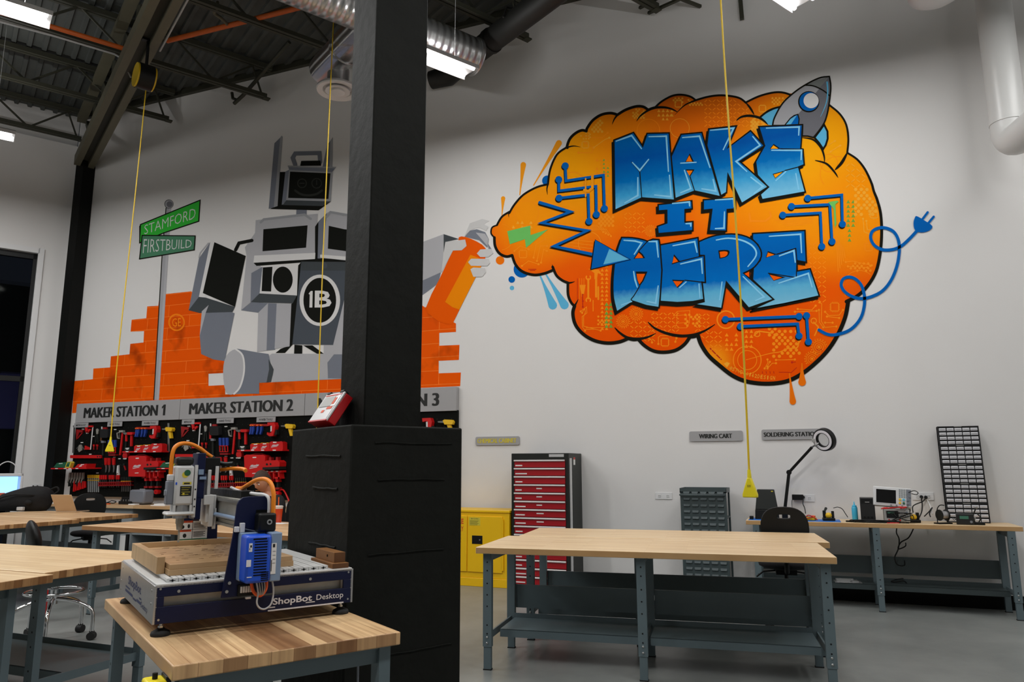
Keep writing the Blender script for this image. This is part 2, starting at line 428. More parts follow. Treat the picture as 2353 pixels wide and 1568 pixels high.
# open-web joists along the side-wall direction
xw = [-11.95, -9.84, -7.75, -5.5, -3.23, -1.42, .7, 2.8, 4.9]
names = ['first', 'second', 'third', 'fourth', 'fifth', 'sixth', 'seventh', 'eighth', 'ninth']
for i, x in enumerate(xw):
    base = Vector((x, W-.14, 0)); j = MB()
    def jp(s, z): p = base-G1*s; return Vector((p.x, p.y, z))
    zt, zb = 7.87, 7.36; Lj = 17.5
    for o in (-.035, .035):
        d = G2*o; j.bar(jp(0, zt)+d, jp(Lj, zt)+d, .05, .075); j.bar(jp(.06, zb)+d, jp(Lj, zb)+d, .05, .06)
    s = .25
    j.bar(jp(.12, zb), jp(.32, zt), .025, .025)
    while s < Lj-1.3:
        j.bar(jp(s+.0, zt), jp(s+.62, zb), .028, .028); j.bar(jp(s+.62, zb), jp(s+1.24, zt), .028, .028); s += 1.24
    j.bar(jp(.0, zb-.03), jp(.10, zb-.03), .10, .02)
    where = {0: 'steel bar joist ending on the white wall nearest the corner column', 8: 'bar joist farthest from the corner column'}
    tag(j.build('bar_joist', 'steel_dark'), 'dark open-web bar joist, %s from the corner column' % names[i], 'joist', 'bar joists under the roof deck', 'thing')
# ------------------------------------------------------------------ ducts
sd = MB(); e1 = on_z(1092, 132, 6.72); rr = .235
axis = G1
Lz = 3.15
Mx = Matrix.Translation(e1 - G1*Lz) @ G1.to_track_quat('Z', 'Y').to_matrix().to_4x4()
root = thing('spiral_duct', 'big shiny spiral ventilation duct hanging behind the black pillar', 'duct', e1-G1*Lz)
root.rotation_mode = 'QUATERNION'; root.rotation_quaternion = G1.to_track_quat('Z', 'Y')
sd.lathe([(rr, 0), (rr, Lz-.05), (rr+.012, Lz-.05), (rr+.012, Lz)], 32); sd.build('duct_body', 'spiral_duct', root, smooth=40)
hg = MB()
for k in range(4): hg.cyl((0, rr*0, 1+k*2.2), (0, 0.0, 1+k*2.2), .004)
# branch with diffuser
bz = 6.45; be = on_z(752, 178, bz)
root = thing('branch_duct', 'shiny branch duct ending at the wall in a round white diffuser', 'duct', be)
bq = -G2
sd = MB(Matrix.Translation((0,0,.16)) @ bq.to_track_quat('Z', 'Y').to_matrix().to_4x4())
sd.lathe([(.19, -.16), (.20, 0), (.20, .5), (.215, .5), (.215, .53), (.20, .53), (.20, 1.5)], 28); sd.build('duct_body', 'spiral_duct', root, smooth=40)
df = MB(); c = on_z(776, 208, bz-.25)-be
df.at(Matrix.Translation((c.x, c.y, c.z)))
df.lathe([(.14, .28), (.14, .05)], 28); df.build('collar', 'alu', root, smooth=40)
df = MB(Matrix.Translation((c.x, c.y, c.z)))
df.lathe([(.14,.05),(.26,.03),(.27,.0),(.26,-.015),(.19,.0),(.17,.03)], 36)
df.lathe([(.02,.03),(.15,.0),(.155,-.02),(.12,-.012),(.03,0.0)], 32); df.lathe([(.02,.01),(.085,-.01),(.09,-.035),(.06,-.04),(.02,-.04)], 32)
df.build('diffuser', 'white_metal', root, smooth=40)
# black round duct along the grid, meeting the wall
bw = on_y(1003, 190, W); root = MB()
root.tube([bw+Vector((0,-.17,-.05)), bw-G2*.32+Vector((0,0,-.03)), bw-G2*.6, bw-G2*2, bw-G2*9], [.13,.15,.155,.16,.16], n=20)
for s in (1.35, 4.0, 6.6): root.cyl(bw-G2*s, bw-G2*(s+.06), .172, n=24)
tag(root.build('flexible_duct', 'black_duct', smooth=40), 'long matt black round duct rising from the white wall past the spiral duct', 'duct')
hk = MB(); p = bw-G2*1.9
hk.cyl(p+Vector((0,0,.16)), p+Vector((0,0,1.0)), .008, n=6); hk.tube([p+G1*.19, p+G1*.14+Vector((0,0,.16)), p+Vector((0,0,.2)), p-G1*.14+Vector((0,0,.16)), p-G1*.19], .012, 6)
tag(hk.build('duct_hanger', 'black_duct'), 'thin black hanger rod with a hook over the black duct', 'hanger')
# sprinkler and conduit pipes
def run(name, label, cat, pts, r, m, n=8): 
    mb = MB(); mb.tube(pts, r, n); return tag(mb.build(name, m, smooth=50), label, cat)
z = 7.2
run('sprinkler_pipe', 'orange sprinkler pipe running beside the twin-tube light to the girder', 'pipe', [on_z(-60, 12, z), on_z(105, 57, z), on_z(322, 123, z), on_z(345, 130, z)], .035, 'sprinkler_orange')
z = 7.4
q = run('sprinkler_pipe', 'orange sprinkler pipe crossing from the girder toward the spiral duct', 'pipe', [on_z(384, 94, z), on_z(560, 50, z), on_z(720, 9, z), on_z(790, -8, z)], .035, 'sprinkler_orange')
hd = MB(); p = on_z(523, 57, z); hd.tube([p, on_z(508, 42, z), on_z(492, 30, z), on_z(499, 20, z-.05), on_z(500, 5, z+.1)], .022, 8, smooth=3)
tag(hd.build('sprinkler', 'steel_olive'), 'bent sprinkler drop with its head beside the orange pipe', 'sprinkler')
z = 7.1
run('conduit', 'thin grey conduit bending down to the girder beside the cord reel', 'conduit', [on_z(-80, 33, z), on_z(0, 50, z), on_z(125, 83, z), on_z(262, 124, z), on_z(278, 133, z-.02), on_z(288, 150, z-.1), on_z(301, 178, z-.25)], .014, 'conduit')
p0, p1 = gp(4.9, 6.83, .20), gp(10, 6.83, .20)
run('conduit', 'straight grey conduit clamped along the olive girder flange', 'conduit', [p0, p1], .014, 'conduit')
z = 7.3
run('fire_pipe', 'dark iron pipe slanting between joists and ending in a bent head at the white wall', 'pipe', [on_y(665, 97, 8.2), on_y(560, 218, 8.75), on_y(538, 238, 8.8)], .03, 'steel_dark')
hb = MB(); p = on_y(545, 228, 8.8); hb.tube([on_y(533, 213, 8.8), on_y(535, 226, 8.8), on_y(545, 230, 8.8), on_y(552, 226, 8.8)], .025, 8)
tag(hb.build('pipe_elbow', 'steel_dark'), 'small dark elbow hooked at the end of the slanting iron pipe', 'elbow')
for (a, b, lab) in (((1470, 18), (1528, -14), 'short dark brace touching the white wall nearest the black duct'), ((1490, 30), (1575, -8), 'longer dark brace crossing over the short one at the wall'), ((1610, 15), (1545, -10), 'dark brace leaning the other way by the yellow cord')):
    run('joist_brace', lab, 'brace', [on_y(*a, 8.97), on_y(*b, 8.6)], .025, 'steel_dark', 4)
run('conduit_drop', 'dark vertical strut ending high on the white wall beside the yellow cord', 'strut', [on_y(1705, 44, 8.95), on_y(1699, -30, 8.95)], .035, 'steel_dark', 4)
# white rainwater pipe with an elbow, and the round white lamp bowl near it
rp = MB(); c = on_y(2322, 330, 8.62); xw0 = c.x
rp.tube([(xw0, 8.62, 7.9), (xw0, 8.62, 4.95)], .165, 24)
rp.tube([(xw0, 8.62, 4.95), (xw0, 8.60, 4.84), (xw0+.03, 8.52, 4.76), (xw0+.12, 8.32, 4.78), (xw0+.55, 7.4, 4.96), (xw0+2.4, 3.2, 5.72)], .165, 24, smooth=4)
rp.cyl((xw0, 8.62, 4.98), (xw0, 8.62, 5.06), .172, n=24)
tag(rp.build('rain_pipe', 'pipe_white', smooth=50), 'thick white rainwater pipe with a bottom elbow on the wall', 'pipe')
c = on_z(2150, -16, 6.3)
bl = MB(Matrix.Translation(c)); bl.lathe([(.02,-.1),(.16,-.09),(.24,-.04),(.26,.0),(.2,.1),(.05,.14)], 28)
tag(bl.build('ceiling_diffuser', 'white_metal', smooth=50), 'round white ceiling bowl just below the roof by the rain pipe', 'diffuser')
# ------------------------------------------------------------------ twin-tube strip lights
def strip(label, far_end, length, z, hide=False):
    e = Vector(far_end); c = e-G1*(length/2)
    root = thing('strip_light', label, 'light', (c.x, c.y, z), AG, 'twin-tube strip lights')
    h = MB(); L2 = length/2
    prof = [(-.165, -.02), (-.16, .03), (-.06, .08), (.06, .08), (.16, .03), (.165, -.02), (.155, -.02), (.15, .025), (-.15, .025), (-.155, -.02)]
    n = len(prof); vs = [(-L2, y, zz) for y, zz in prof]+[(L2, y, zz) for y, zz in prof]
    h.add(vs, [tuple(range(n)), tuple(range(2*n-1, n-1, -1))]+[(i, n+i, n+(i+1)%n, (i+1)%n) for i in range(n)])
    h.build('housing', 'white_metal', root)
    for y in (-.105, .105):
        t = MB(); t.cyl((-L2+.04, y, -.005), (L2-.04, y, -.005), .024, n=10); t.build('tube', 'led', root, smooth=60)
    for s in (-1, 1):
        w = MB(); w.cyl((s*(L2-.25), 0, .08), (s*(L2-.25), 0, ROOF_Z-z-.02), .004, n=5); w.build('hanger_wire', 'conduit', root)
    for y in (-.105, .105):
        al = bpy.data.lights.new('tube_light', 'AREA'); al.shape = 'RECTANGLE'; al.size = length-.08; al.size_y = .05; al.energy = LAMP_W*length/4.88; al.color = (1, .995, .985)
        ao = bpy.data.objects.new('tube_light', al); COL.objects.link(ao); ao.parent = root; ao.location = (0, y, -.032)
    up = bpy.data.lights.new('upward_fill', 'AREA'); up.shape = 'RECTANGLE'; up.size = length-.2; up.size_y = .06; up.energy = LAMP_W*length/2.44*.31; up.color = (1, .995, .985)  # added upward fill to brighten upper wall and deck; housing has no opening here
    uo = bpy.data.objects.new('upward_fill', up); COL.objects.link(uo); uo.parent = root; uo.location = (0, 0, .084); uo.rotation_euler = (PI, 0, 0)
    return root
ZL = 6.2
LA = on_z(1084, 168, ZL); LB = on_z(34, 315, ZL); LC = on_z(118, 48, ZL); LD = on_z(1852, 10, ZL)
strip('twin-tube strip light glowing under the spiral duct by the black pillar', LA, 1.22, ZL)
strip('twin-tube strip light hung low over the storefront window', LB, 2.44, ZL)
strip('twin-tube strip light above the side benches, beside the orange pipe', LC, 2.44, ZL)
strip('twin-tube strip light by the wall above the rocket', LD, 2.44, ZL)

far_lab = 'twin-tube strip light farther out over the hall, beyond the view'
def coords(v): return v.dot(G1), v.dot(G2)
for v, n, gap in ((LA, 3, 3.7), (LC, 2, 3.7), (LD, 2, 6.3), (LB, 2, 3.7)):
    a, b = coords(v)
    for k in range(1, n): strip(far_lab, AB(a-gap*k, b), 2.44, ZL)
for a, b in ((8.6, .35), (4.9, .35), (1.2, .35), (-2.5, .35)): strip(far_lab, AB(a, b), 2.44, ZL)
# ------------------------------------------------------------------ wall paintings
def crop(x0, y0, k): return lambda *pts: [(x0+x/k, y0+y/k) for x, y in pts]
cA = crop(1100,160,2.6135); cB = crop(1600,160,2.01); cC = crop(1380,240,4.525); cD = crop(1380,480,4.525)
cE = crop(1280,660,5.8825); cF = crop(1640,600,4.612); cG = crop(1880,440,4.357); cH = crop(1240,300,4.354)
cI = crop(1280,200,4.706); cJ = crop(1690,160,6.03); cR = crop(420,300,2.5295); cQ = crop(930,480,3.7325); cS = crop(160,440,3.1375)
def wp(p, k):
    q = on_y(p[0], p[1], W); return (q.x, W-.0012-k*.0007, q.z)
from mathutils.geometry import tessellate_polygon
class Paint(MB):
    """flat paint on the back wall: k is the coat"""
    eps = 0
    def lay(s, k): s.eps += 1; return k+(s.eps % 150)*.0055
    def fill(s, pts, k, mi=0):
        s.cur = mi; k = s.lay(k); P = [wp(p, k) for p in pts]
        tris = tessellate_polygon([[Vector((a[0], a[2], 0)) for a in P]])
        o = len(s.v); s.v += P
        for t in tris:
            a, b, c = (P[i] for i in t); up = (b[0]-a[0])*(c[2]-a[2])-(b[2]-a[2])*(c[0]-a[0])
            s.f.append([i+o for i in (t if up > 0 else t[::-1])]); s.mi.append(mi)
        return s
    def stroke(s, pts, w, k, mi=0, closed=False, taper=False, rnd_=True):
        """one ribbon with mitred corners and round ends"""
        s.cur = mi; pts = [p for i, p in enumerate(pts) if i == 0 or math.hypot(p[0]-pts[i-1][0], p[1]-pts[i-1][1]) > .3]; n = len(pts)
        if n < 2: return s
        kk = s.lay(k); L, R = [], []
        for i in range(n):
            ww = (w if not callable(w) else w(i/(n-1)))/2
            p = pts[i]; a = pts[i-1] if (i or closed) else None; b = pts[(i+1) % n] if (i < n-1 or closed) else None
            d0 = None if a is None else ((p[0]-a[0]), (p[1]-a[1])); d1 = None if b is None else ((b[0]-p[0]), (b[1]-p[1]))
            nn = []
            for d in (d0, d1):
                if d: l = math.hypot(*d) or 1; nn.append((-d[1]/l, d[0]/l))
            if len(nn) == 2:
                mx, my = nn[0][0]+nn[1][0], nn[0][1]+nn[1][1]; l = math.hypot(mx, my)
                if l < .25: mx, my, q = nn[1][0], nn[1][1], 1
                else: mx, my = mx/l, my/l; q = min(2.6, 1/max(.2, mx*nn[0][0]+my*nn[0][1]))
            else: mx, my = nn[0]; q = 1
            L.append((p[0]+mx*ww*q, p[1]+my*ww*q)); R.append((p[0]-mx*ww*q, p[1]-my*ww*q))
        m = n if closed else n-1
        s.add([wp(q, kk) for q in L+R], [(i, (i+1) % n, n+(i+1) % n, n+i) for i in range(m)])
        if rnd_ and not closed:
            for i in (0, n-1):
                ww = w if not callable(w) else w(i/(n-1))
                if ww > 2: s.disc(pts[i], ww/2, k, mi, 12)
        return s
    def disc(s, c, r, k, mi=0, n=12, sx=1.0):
        s.cur = mi; k = s.lay(k)
        return s.add([wp((c[0]+r*sx*math.cos(2*PI*i/n), c[1]+r*math.sin(2*PI*i/n)), k) for i in range(n)], [tuple(range(n-1, -1, -1))])
    def ring(s, c, r, w, k, mi=0, n=28, a0=0, a1=2*PI, sx=1.0):
        pts = [(c[0]+r*sx*math.cos(a0+(a1-a0)*i/n), c[1]+r*math.sin(a0+(a1-a0)*i/n)) for i in range(n+1)]
        return s.stroke(pts, w, k, mi, rnd_=False)
    def txt(s, t, quad, k, mi=0, bold=0.0, res=3):
        """text warped into the pixel quad: top-left, top-right, bottom-right, bottom-left"""
        me, x0, x1, y0, y1 = text_mesh(t, bold, res); s.cur = mi; (a, b, c, d) = quad; vs = []
        for v in me.vertices:
            u, w = (v.co.x-x0)/(x1-x0), 1-(v.co.y-y0)/(y1-y0)
            x = (a[0]*(1-u)+b[0]*u)*(1-w)+(d[0]*(1-u)+c[0]*u)*w; y = (a[1]*(1-u)+b[1]*u)*(1-w)+(d[1]*(1-u)+c[1]*u)*w
            vs.append(wp((x, y), k))
        return s.add(vs, [tuple(p.vertices) for p in me.polygons])
def cr(pts, k=6, closed=False): return [(v.x, v.y) for v in spline([(p[0], p[1], 0) for p in pts], k, closed)]
# paints
def flat(n, c): return mat('paint_'+n, c, .7, spec=.03)
for n, c in dict(black=(27,26,20), lblue=(96,182,222), hblue=(136,206,240), blue=(6,98,182), green=(112,196,100), dgreen=(44,142,52), tgreen=(80,136,104),
                 lg=(180,180,184), lg2=(158,160,164), mg=(122,127,138), dg=(72,77,80), slate=(80,86,94), dark=(27,28,25), white=(226,225,224), faint=(50,52,48),
                 drop=(246,120,14), drop2=(252,160,30), pat=(255,146,28), pat2=(250,170,50), patg=(120,166,62), patr=(196,40,24), rocket=(168,168,172), rocketd=(112,112,118),
                 hull=(124,128,126), orange=(240,92,8), bottle=(246,140,10), sign=(60,190,64), thorn=(206,205,204)).items(): flat(n, c)
def wall_gradient(name, stops, nz=.0, nscale=3.0):
    """pigment that changes with height over the wall; stops: (z, colour)"""
    m, nt, b = new_mat(name); L = nt.links.new
    g = N(nt, 'ShaderNodeNewGeometry'); sp = N(nt, 'ShaderNodeSeparateXYZ'); L(g.outputs['Position'], sp.inputs[0])
    z0, z1 = stops[0][0], stops[-1][0]
    mr = N(nt, 'ShaderNodeMapRange'); mr.inputs['From Min'].default_value = z0; mr.inputs['From Max'].default_value = z1
    src = sp.outputs[2]
    if nz:
        n = N(nt, 'ShaderNodeTexNoise', i_Scale=nscale, i_Detail=6.0); L(g.outputs['Position'], n.inputs['Vector'])
        ma = N(nt, 'ShaderNodeMath', operation='MULTIPLY_ADD'); L(n.outputs['Fac'], ma.inputs[0]); ma.inputs[1].default_value = nz; L(src, ma.inputs[2]); src = ma.outputs[0]
        mr.inputs['From Min'].default_value = z0+nz/2; mr.inputs['From Max'].default_value = z1+nz/2
    L(src, mr.inputs['Value'])
    rp = N(nt, 'ShaderNodeValToRGB'); L(mr.outputs[0], rp.inputs[0])
    e = rp.color_ramp.elements
    for i, (z, c) in enumerate(stops):
        t = (z-z0)/(z1-z0)
        if i == 0: e[0].position = 0; e[0].color = lin(c)
        elif i == len(stops)-1: e[len(e)-1].position = 1; e[len(e)-1].color = lin(c)
        else: q = e.new(t); q.color = lin(c)
    L(rp.outputs[0], b.inputs['Base Color']); b.inputs['Roughness'].default_value = .6; b.inputs['Specular IOR Level'].default_value = .03
    return m, nt, b, rp
zpx = lambda px, py: on_y(px, py, W).z
wall_gradient('paint_make', [(zpx(1620,462), (118,192,228)), (zpx(1620,425), (60,160,214)), (zpx(1620,392), (0,110,186)), (zpx(1620,340), (0,84,168)), (zpx(1620,300), (0,100,180))], .12, 14)
wall_gradient('paint_it', [(zpx(1600,540), (0,98,184)), (zpx(1600,460), (0,108,192))])
wall_gradient('paint_here', [(zpx(1640,712), (124,192,222)), (zpx(1640,672), (92,176,216)), (zpx(1640,648), (0,108,192)), (zpx(1640,600), (0,96,180)), (zpx(1640,540), (0,104,186))], .1, 14)
# the thought cloud: deep orange, paler and yellower where the spray can lingered
def cloud_mat():
    m, nt, b, rp = wall_gradient('paint_cloud', [(zpx(1700,880), (240,82,0)), (zpx(1700,650), (244,88,4)), (zpx(1700,480), (250,106,6)), (zpx(1700,330), (246,116,10)), (zpx(1700,215), (224,104,16))], .5, 1.2)
    L = nt.links.new; col = rp.outputs[0]; g = [n for n in nt.nodes if n.type == 'NEW_GEOMETRY'][0]
    for (px, py, r, c, s) in ((1300,380,1.5,(255,166,8),1.0), (1235,500,.9,(255,152,8),.9), (1890,400,1.5,(255,168,8),1.0), (1960,470,1.1,(255,150,10),.9), (1850,330,.8,(255,172,10),.9), (1420,300,.8,(250,130,10),.6), (1700,440,.9,(255,150,8),.7), (1960,760,.7,(252,110,10),.6), (1640,830,.3,(255,160,20),.9)):
        p = on_y(px, py, W)
        d = N(nt, 'ShaderNodeVectorMath', operation='DISTANCE'); d.inputs[1].default_value = (p.x, W, p.z); L(g.outputs['Position'], d.inputs[0])
        mr = N(nt, 'ShaderNodeMapRange', interpolation_type='SMOOTHSTEP'); mr.inputs['From Min'].default_value = r; mr.inputs['From Max'].default_value = r*.15
        mr.inputs['To Max'].default_value = s; L(d.outputs['Value'], mr.inputs['Value'])
        mx = N(nt, 'ShaderNodeMix', data_type='RGBA'); L(mr.outputs[0], mx.inputs['Factor']); L(col, mx.inputs['A']); mx.inputs['B'].default_value = lin(c); col = mx.outputs['Result']
    L(col, b.inputs['Base Color'])
cloud_mat()
def brick_mat():
    m, nt, b = new_mat('paint_brick'); L = nt.links.new
    g = N(nt, 'ShaderNodeNewGeometry'); sp = N(nt, 'ShaderNodeSeparateXYZ'); L(g.outputs['Position'], sp.inputs[0])
    z0 = zpx(300, 839); hh = (zpx(300, 737)-zpx(300, 839))/4
    ax = N(nt, 'ShaderNodeMath', operation='ADD'); ax.inputs[1].default_value = 20.3; L(sp.outputs[0], ax.inputs[0])
    az = N(nt, 'ShaderNodeMath', operation='SUBTRACT'); az.inputs[1].default_value = z0-hh*40; L(sp.outputs[2], az.inputs[0])
    cm = N(nt, 'ShaderNodeCombineXYZ'); L(ax.outputs[0], cm.inputs[0]); L(az.outputs[0], cm.inputs[1])
    bk = N(nt, 'ShaderNodeTexBrick', i_Scale=1.0); bk.inputs['Brick Width'].default_value = .92; bk.inputs['Row Height'].default_value = hh; bk.inputs['Mortar Size'].default_value = .005
    bk.inputs['Color1'].default_value = lin((244,94,8)); bk.inputs['Color2'].default_value = lin((234,84,8)); bk.inputs['Mortar'].default_value = lin((250,124,44)); L(cm.outputs[0], bk.inputs['Vector'])
    nz = N(nt, 'ShaderNodeTexNoise', i_Scale=2.3, i_Detail=3.0); L(g.outputs['Position'], nz.inputs['Vector'])
    rp = N(nt, 'ShaderNodeValToRGB'); rp.color_ramp.elements[0].position = .56; rp.color_ramp.elements[1].position = .74; L(nz.outputs['Fac'], rp.inputs[0])
    mx = N(nt, 'ShaderNodeMix', data_type='RGBA'); L(rp.outputs[0], mx.inputs['Factor']); L(bk.outputs['Color'], mx.inputs['A']); mx.inputs['B'].default_value = lin((176,62,8)); L(mx.outputs['Result'], b.inputs['Base Color'])
    b.inputs['Roughness'].default_value = .6; b.inputs['Specular IOR Level'].default_value = .03
brick_mat()
# ---- thought cloud
c0 = on_y(1640, 880, W)
mural = thing('wall_mural', 'huge orange thought-cloud mural with blue MAKE IT HERE lettering and a grey rocket', 'mural', (c0.x, W, c0.z))
arcs = [cQ((790,142),(750,162),(742,212),(770,247)), cQ((770,247),(776,320),(812,382),(870,410),(922,400)), cQ((922,400),(952,480),(1012,540),(1110,568),(1200,555),(1270,528)),
 cQ((1270,500),(1302,572),(1352,615),(1405,638)), cQ((1400,640),(1402,735),(1425,800),(1458,838)), cE((238,258),(215,350),(238,480),(298,580),(400,670),(540,735),(700,758),(850,740),(955,698)),
 cE((955,698),(1035,716),(1100,708)), cE((1100,708),(1180,790),(1300,862),(1440,882),(1600,856),(1720,778),(1795,678)), cE((1795,678),(1850,676),(1905,655)),
 cE((1905,655),(1950,780),(2050,930),(2200,1065))+cF((200,1216),(350,1278),(550,1302),(750,1282),(900,1218),(1050,1108),(1200,958),(1312,788),(1392,600),(1424,437)),
 cG((283,1105),(400,1042),(500,940),(580,800),(620,620),(635,420),(626,230),(592,90),(557,0))+cB((808,522),(778,460),(742,415),(697,385)),
 cB((697,385),(702,320),(692,255),(662,205),(615,165)), cB((615,165),(560,120),(440,110))+cJ((760,352),(680,325),(580,315),(450,335),(300,382),(150,455)),
 cI((2045,175),(1980,125),(1880,100),(1750,92),(1620,110),(1500,145)), cI((1500,145),(1440,105),(1340,85),(1240,100),(1130,160),(1058,225)),
 cI((1058,225),(1020,236),(988,250)), cI((988,250),(930,215),(850,213),(740,250),(655,302)), cI((655,302),(580,284),(480,302),(390,360),(330,440),(318,480)),
 cI((318,480),(268,470),(200,502),(140,562),(110,640),(112,659)), cA((525,470),(470,512),(430,600),(416,690)), cA((416,690),(350,707),(270,752),(215,812),(185,862)), cA((185,855),(140,885),(110,935))]
sil = []; outl = []
for a in arcs: c = cr(a, 5); sil += c[:-1]; outl.append(c)
mb = Paint(); mb.fill(sil, 2, 0)
for i, c in enumerate(outl):
    wv = (lambda t: 8) if i in (5, 7) else ((lambda t: 9.5) if i == 9 else (lambda t: 6.2))
    if i == 10: wv = lambda t: 8.5-4*t
    if i == 0: wv = lambda t: 3.5
    if i in (11, 13, 14, 19, 20, 21): wv = lambda t: 4.6
    if i != 12: mb.stroke(c, wv, 5, 1)
mb.stroke(cr(cJ((760,352),(680,325),(580,315),(450,335),(300,382),(150,455)), 5), 4.6, 5, 1)
tap = lambda w: (lambda t: max(.8, w*math.sin(PI*min(.97, t*.97+.03))**.6))
def curl(pts, w=5.0, one=False):
    f = tap(w) if not one else (lambda t: max(.8, w*(1-t)**.7)); mb.stroke(cr(pts, 6), f, 5, 1)
curl(cI((1300,270),(1240,240),(1160,222),(1060,226),(985,255),(905,312),(860,372)), 5.5); curl(cI((655,302),(620,350),(597,408)), 5, True); curl(cI((1500,145),(1380,200),(1275,302)), 4.5, True)
curl(cI((2045,175),(2090,230),(2132,302)), 5); curl(cI((1940,366),(1990,327),(2080,313),(2180,332),(2240,370),(2282,412)), 6); curl(cJ((345,665),(430,592),(530,542),(635,515)), 5)
curl(cB((490,315),(540,325),(575,360),(590,400),(592,430)), 5); curl(cB((548,420),(600,435),(635,470),(655,500)), 5); curl(cB((697,385),(672,430),(640,465)), 7)
curl(cA((525,470),(570,460),(612,466)), 4, True); curl(cA((416,690),(410,720),(414,752)), 4, True); curl(cA((185,855),(180,870),(182,888)), 3, True)
curl(cQ((1272,528),(1270,500),(1266,478)), 4, True); curl(cQ((1400,637),(1430,634),(1460,624)), 5, True); curl(cE((238,258),(265,210),(290,165)), 5, True)
curl(cE((780,548),(850,620),(955,685),(1090,702),(1220,680),(1335,628)), 6.5); curl(cE((1230,475),(1330,562),(1500,632),(1680,662),(1850,646),(2000,590),(2135,505)), 7)
mb.build('thought_cloud', ['paint_cloud', 'paint_black'], mural, world=True)
# ---- stencilled patterns in the cloud
class Stencil(Paint):
    def inside(s, p, m=5):
        def io(x, y):
            c = False; j = len(sil)-1
            for i in range(len(sil)):
                (xi, yi), (xj, yj) = sil[i], sil[j]
                if (yi > y) != (yj > y) and x < (xj-xi)*(y-yi)/(yj-yi)+xi: c = not c
                j = i
            return c
        return all(io(p[0]+dx, p[1]+dy) for dx, dy in ((m,m),(m,-m),(-m,m),(-m,-m)))
    def fill(s, pts, k, mi=0): return super().fill(pts, k, mi) if all(s.inside(p) for p in pts) else s
    def disc(s, c, r, k, mi=0, n=12, sx=1.0): return super().disc(c, r, k, mi, n, sx) if s.inside(c) else s
    def stroke(s, pts, w, k, mi=0, closed=False, taper=False, rnd_=True):
        if closed: pts = list(pts)+[pts[0]]
        run = []
        for p in pts:
            if s.inside(p): run.append(p)
            else:
                if len(run) > 1: super().stroke(run, w, k, mi, False, taper, rnd_)
                run = []
        if len(run) > 1: super().stroke(run, w, k, mi, False, taper, rnd_)
        return s
pt = Stencil(); rp_ = random.Random(3)
def dots(c, n, m, st, r, mi=0, skip=.15, k=3):
    for i in range(n):
        for j in range(m):
            if rp_.random() > skip: pt.disc((c[0]+(i+(j%2)*.5)*st, c[1]+j*st*.55), r, k, mi, 8)
def tris(c, n, m, st, r, mi=0, skip=0, k=3, dy=None):
    for i in range(n):
        for j in range(m):
            if rp_.random() >= skip:
                x, y = c[0]+i*st, c[1]+j*(dy or st); pt.fill([(x-r, y+r*.8), (x+r, y+r*.8), (x, y-r)], k, mi)
def plate(c, n, m, st, k=3, mi=0, L=None):
    L = L or st*.33
    for i in range(n):
        for j in range(m):
            x, y = c[0]+i*st, c[1]+j*st; s = 1 if (i+j) % 2 else -1
            pt.stroke([(x-L, y-L*.8*s), (x+L, y+L*.8*s)], 1.7, k, mi, rnd_=False)
def trace(pts, w=1.6, r=2.6, k=3, mi=0, ends=(1, 1)):
    pt.stroke(pts, w, k, mi, rnd_=False)
    if ends[0]: pt.disc(pts[0], r, k, mi, 8)
    if ends[1]: pt.disc(pts[-1], r, k, mi, 8)
def gear(c, r, k=3, mi=0):
    for q in (.3, .55, .8): pt.ring(c, r*q, 1.2, k, mi, 20)
    pt.disc(c, r*.16, k, mi)
    for i in range(18): a = i*PI/9; pt.stroke([(c[0]+r*.92*math.cos(a), c[1]+r*.92*math.sin(a)), (c[0]+r*1.06*math.cos(a), c[1]+r*1.06*math.sin(a))], 2.2, k, mi, rnd_=False)
def chip(c, r, k=3, mi=0):
    x, y = c; pt.stroke([(x-r, y-r), (x+r, y-r), (x+r, y+r), (x-r, y+r)], 1.5, k, mi, closed=True, rnd_=False)
    for t in (-.6, -.2, .2, .6):
        for a, b in (((x+t*r, y-r), (x+t*r, y-1.35*r)), ((x+t*r, y+r), (x+t*r, y+1.35*r)), ((x-r, y+t*r), (x-1.35*r, y+t*r)), ((x+r, y+t*r), (x+1.35*r, y+t*r))): pt.stroke([a, b], 1.2, k, mi, rnd_=False)
dots((1352,278),4,6,9,3.2,1); dots((1455,252),4,6,7,2.5,1); dots((1582,230),5,4,7,2.3,1); dots((1727,272),4,8,8,3.4,1); dots((1966,436),5,9,13,4.2,1,.2); dots((1377,494),4,6,9,3.4,0); dots((1404,430),3,5,8,3,0)
dots((1778,762),5,9,13,4,0,.25); dots((1768,756),2,3,13,4,0); dots((1575,724),4,6,9,3,0); dots((1375,728),4,5,8,2.6,0,.3); dots((1955,606),5,4,10,3,0,.3); dots((1335,306),4,5,6,2.2,1); dots((1548,222),3,4,8,2.6,1); dots((1775,226),4,4,8,2.4,1)
tris((1514,255),4,2,10,4,1); tris((1524,265),3,2,9,3.6,1,.3); tris((1372,368),4,4,10,3.4,0,.2); tris((1384,602),2,17,10,4,0,0,3,9.6); tris((1670,770),3,4,11,4.4,0,.15); tris((1715,762),2,4,11.5,4.4,0,.2); tris((1180,512),5,2,10,4,1,.2)
tris((1949,464),2,6,11.5,4.4,2,0,3,10.8); tris((1952,530),1,3,11,4.4,2,0,3,11); tris((1394,700),2,6,10,4.6,2,0,4,10); tris((1388,368),2,5,9,3,2,.3)
plate((1622,232),11,7,9.5); plate((1438,492),5,5,10); plate((1850,560),5,13,11,mi=0); plate((1452,742),6,5,10); plate((1600,724),4,5,9); plate((1948,380),6,5,12,mi=1); plate((1615,765),5,9,10); plate((1500,722),7,5,9.5)
gear((1462,722),15); gear((1432,739),15); gear((1495,531),13); gear((1882,798),18,mi=0); gear((1866,825),17,mi=0)
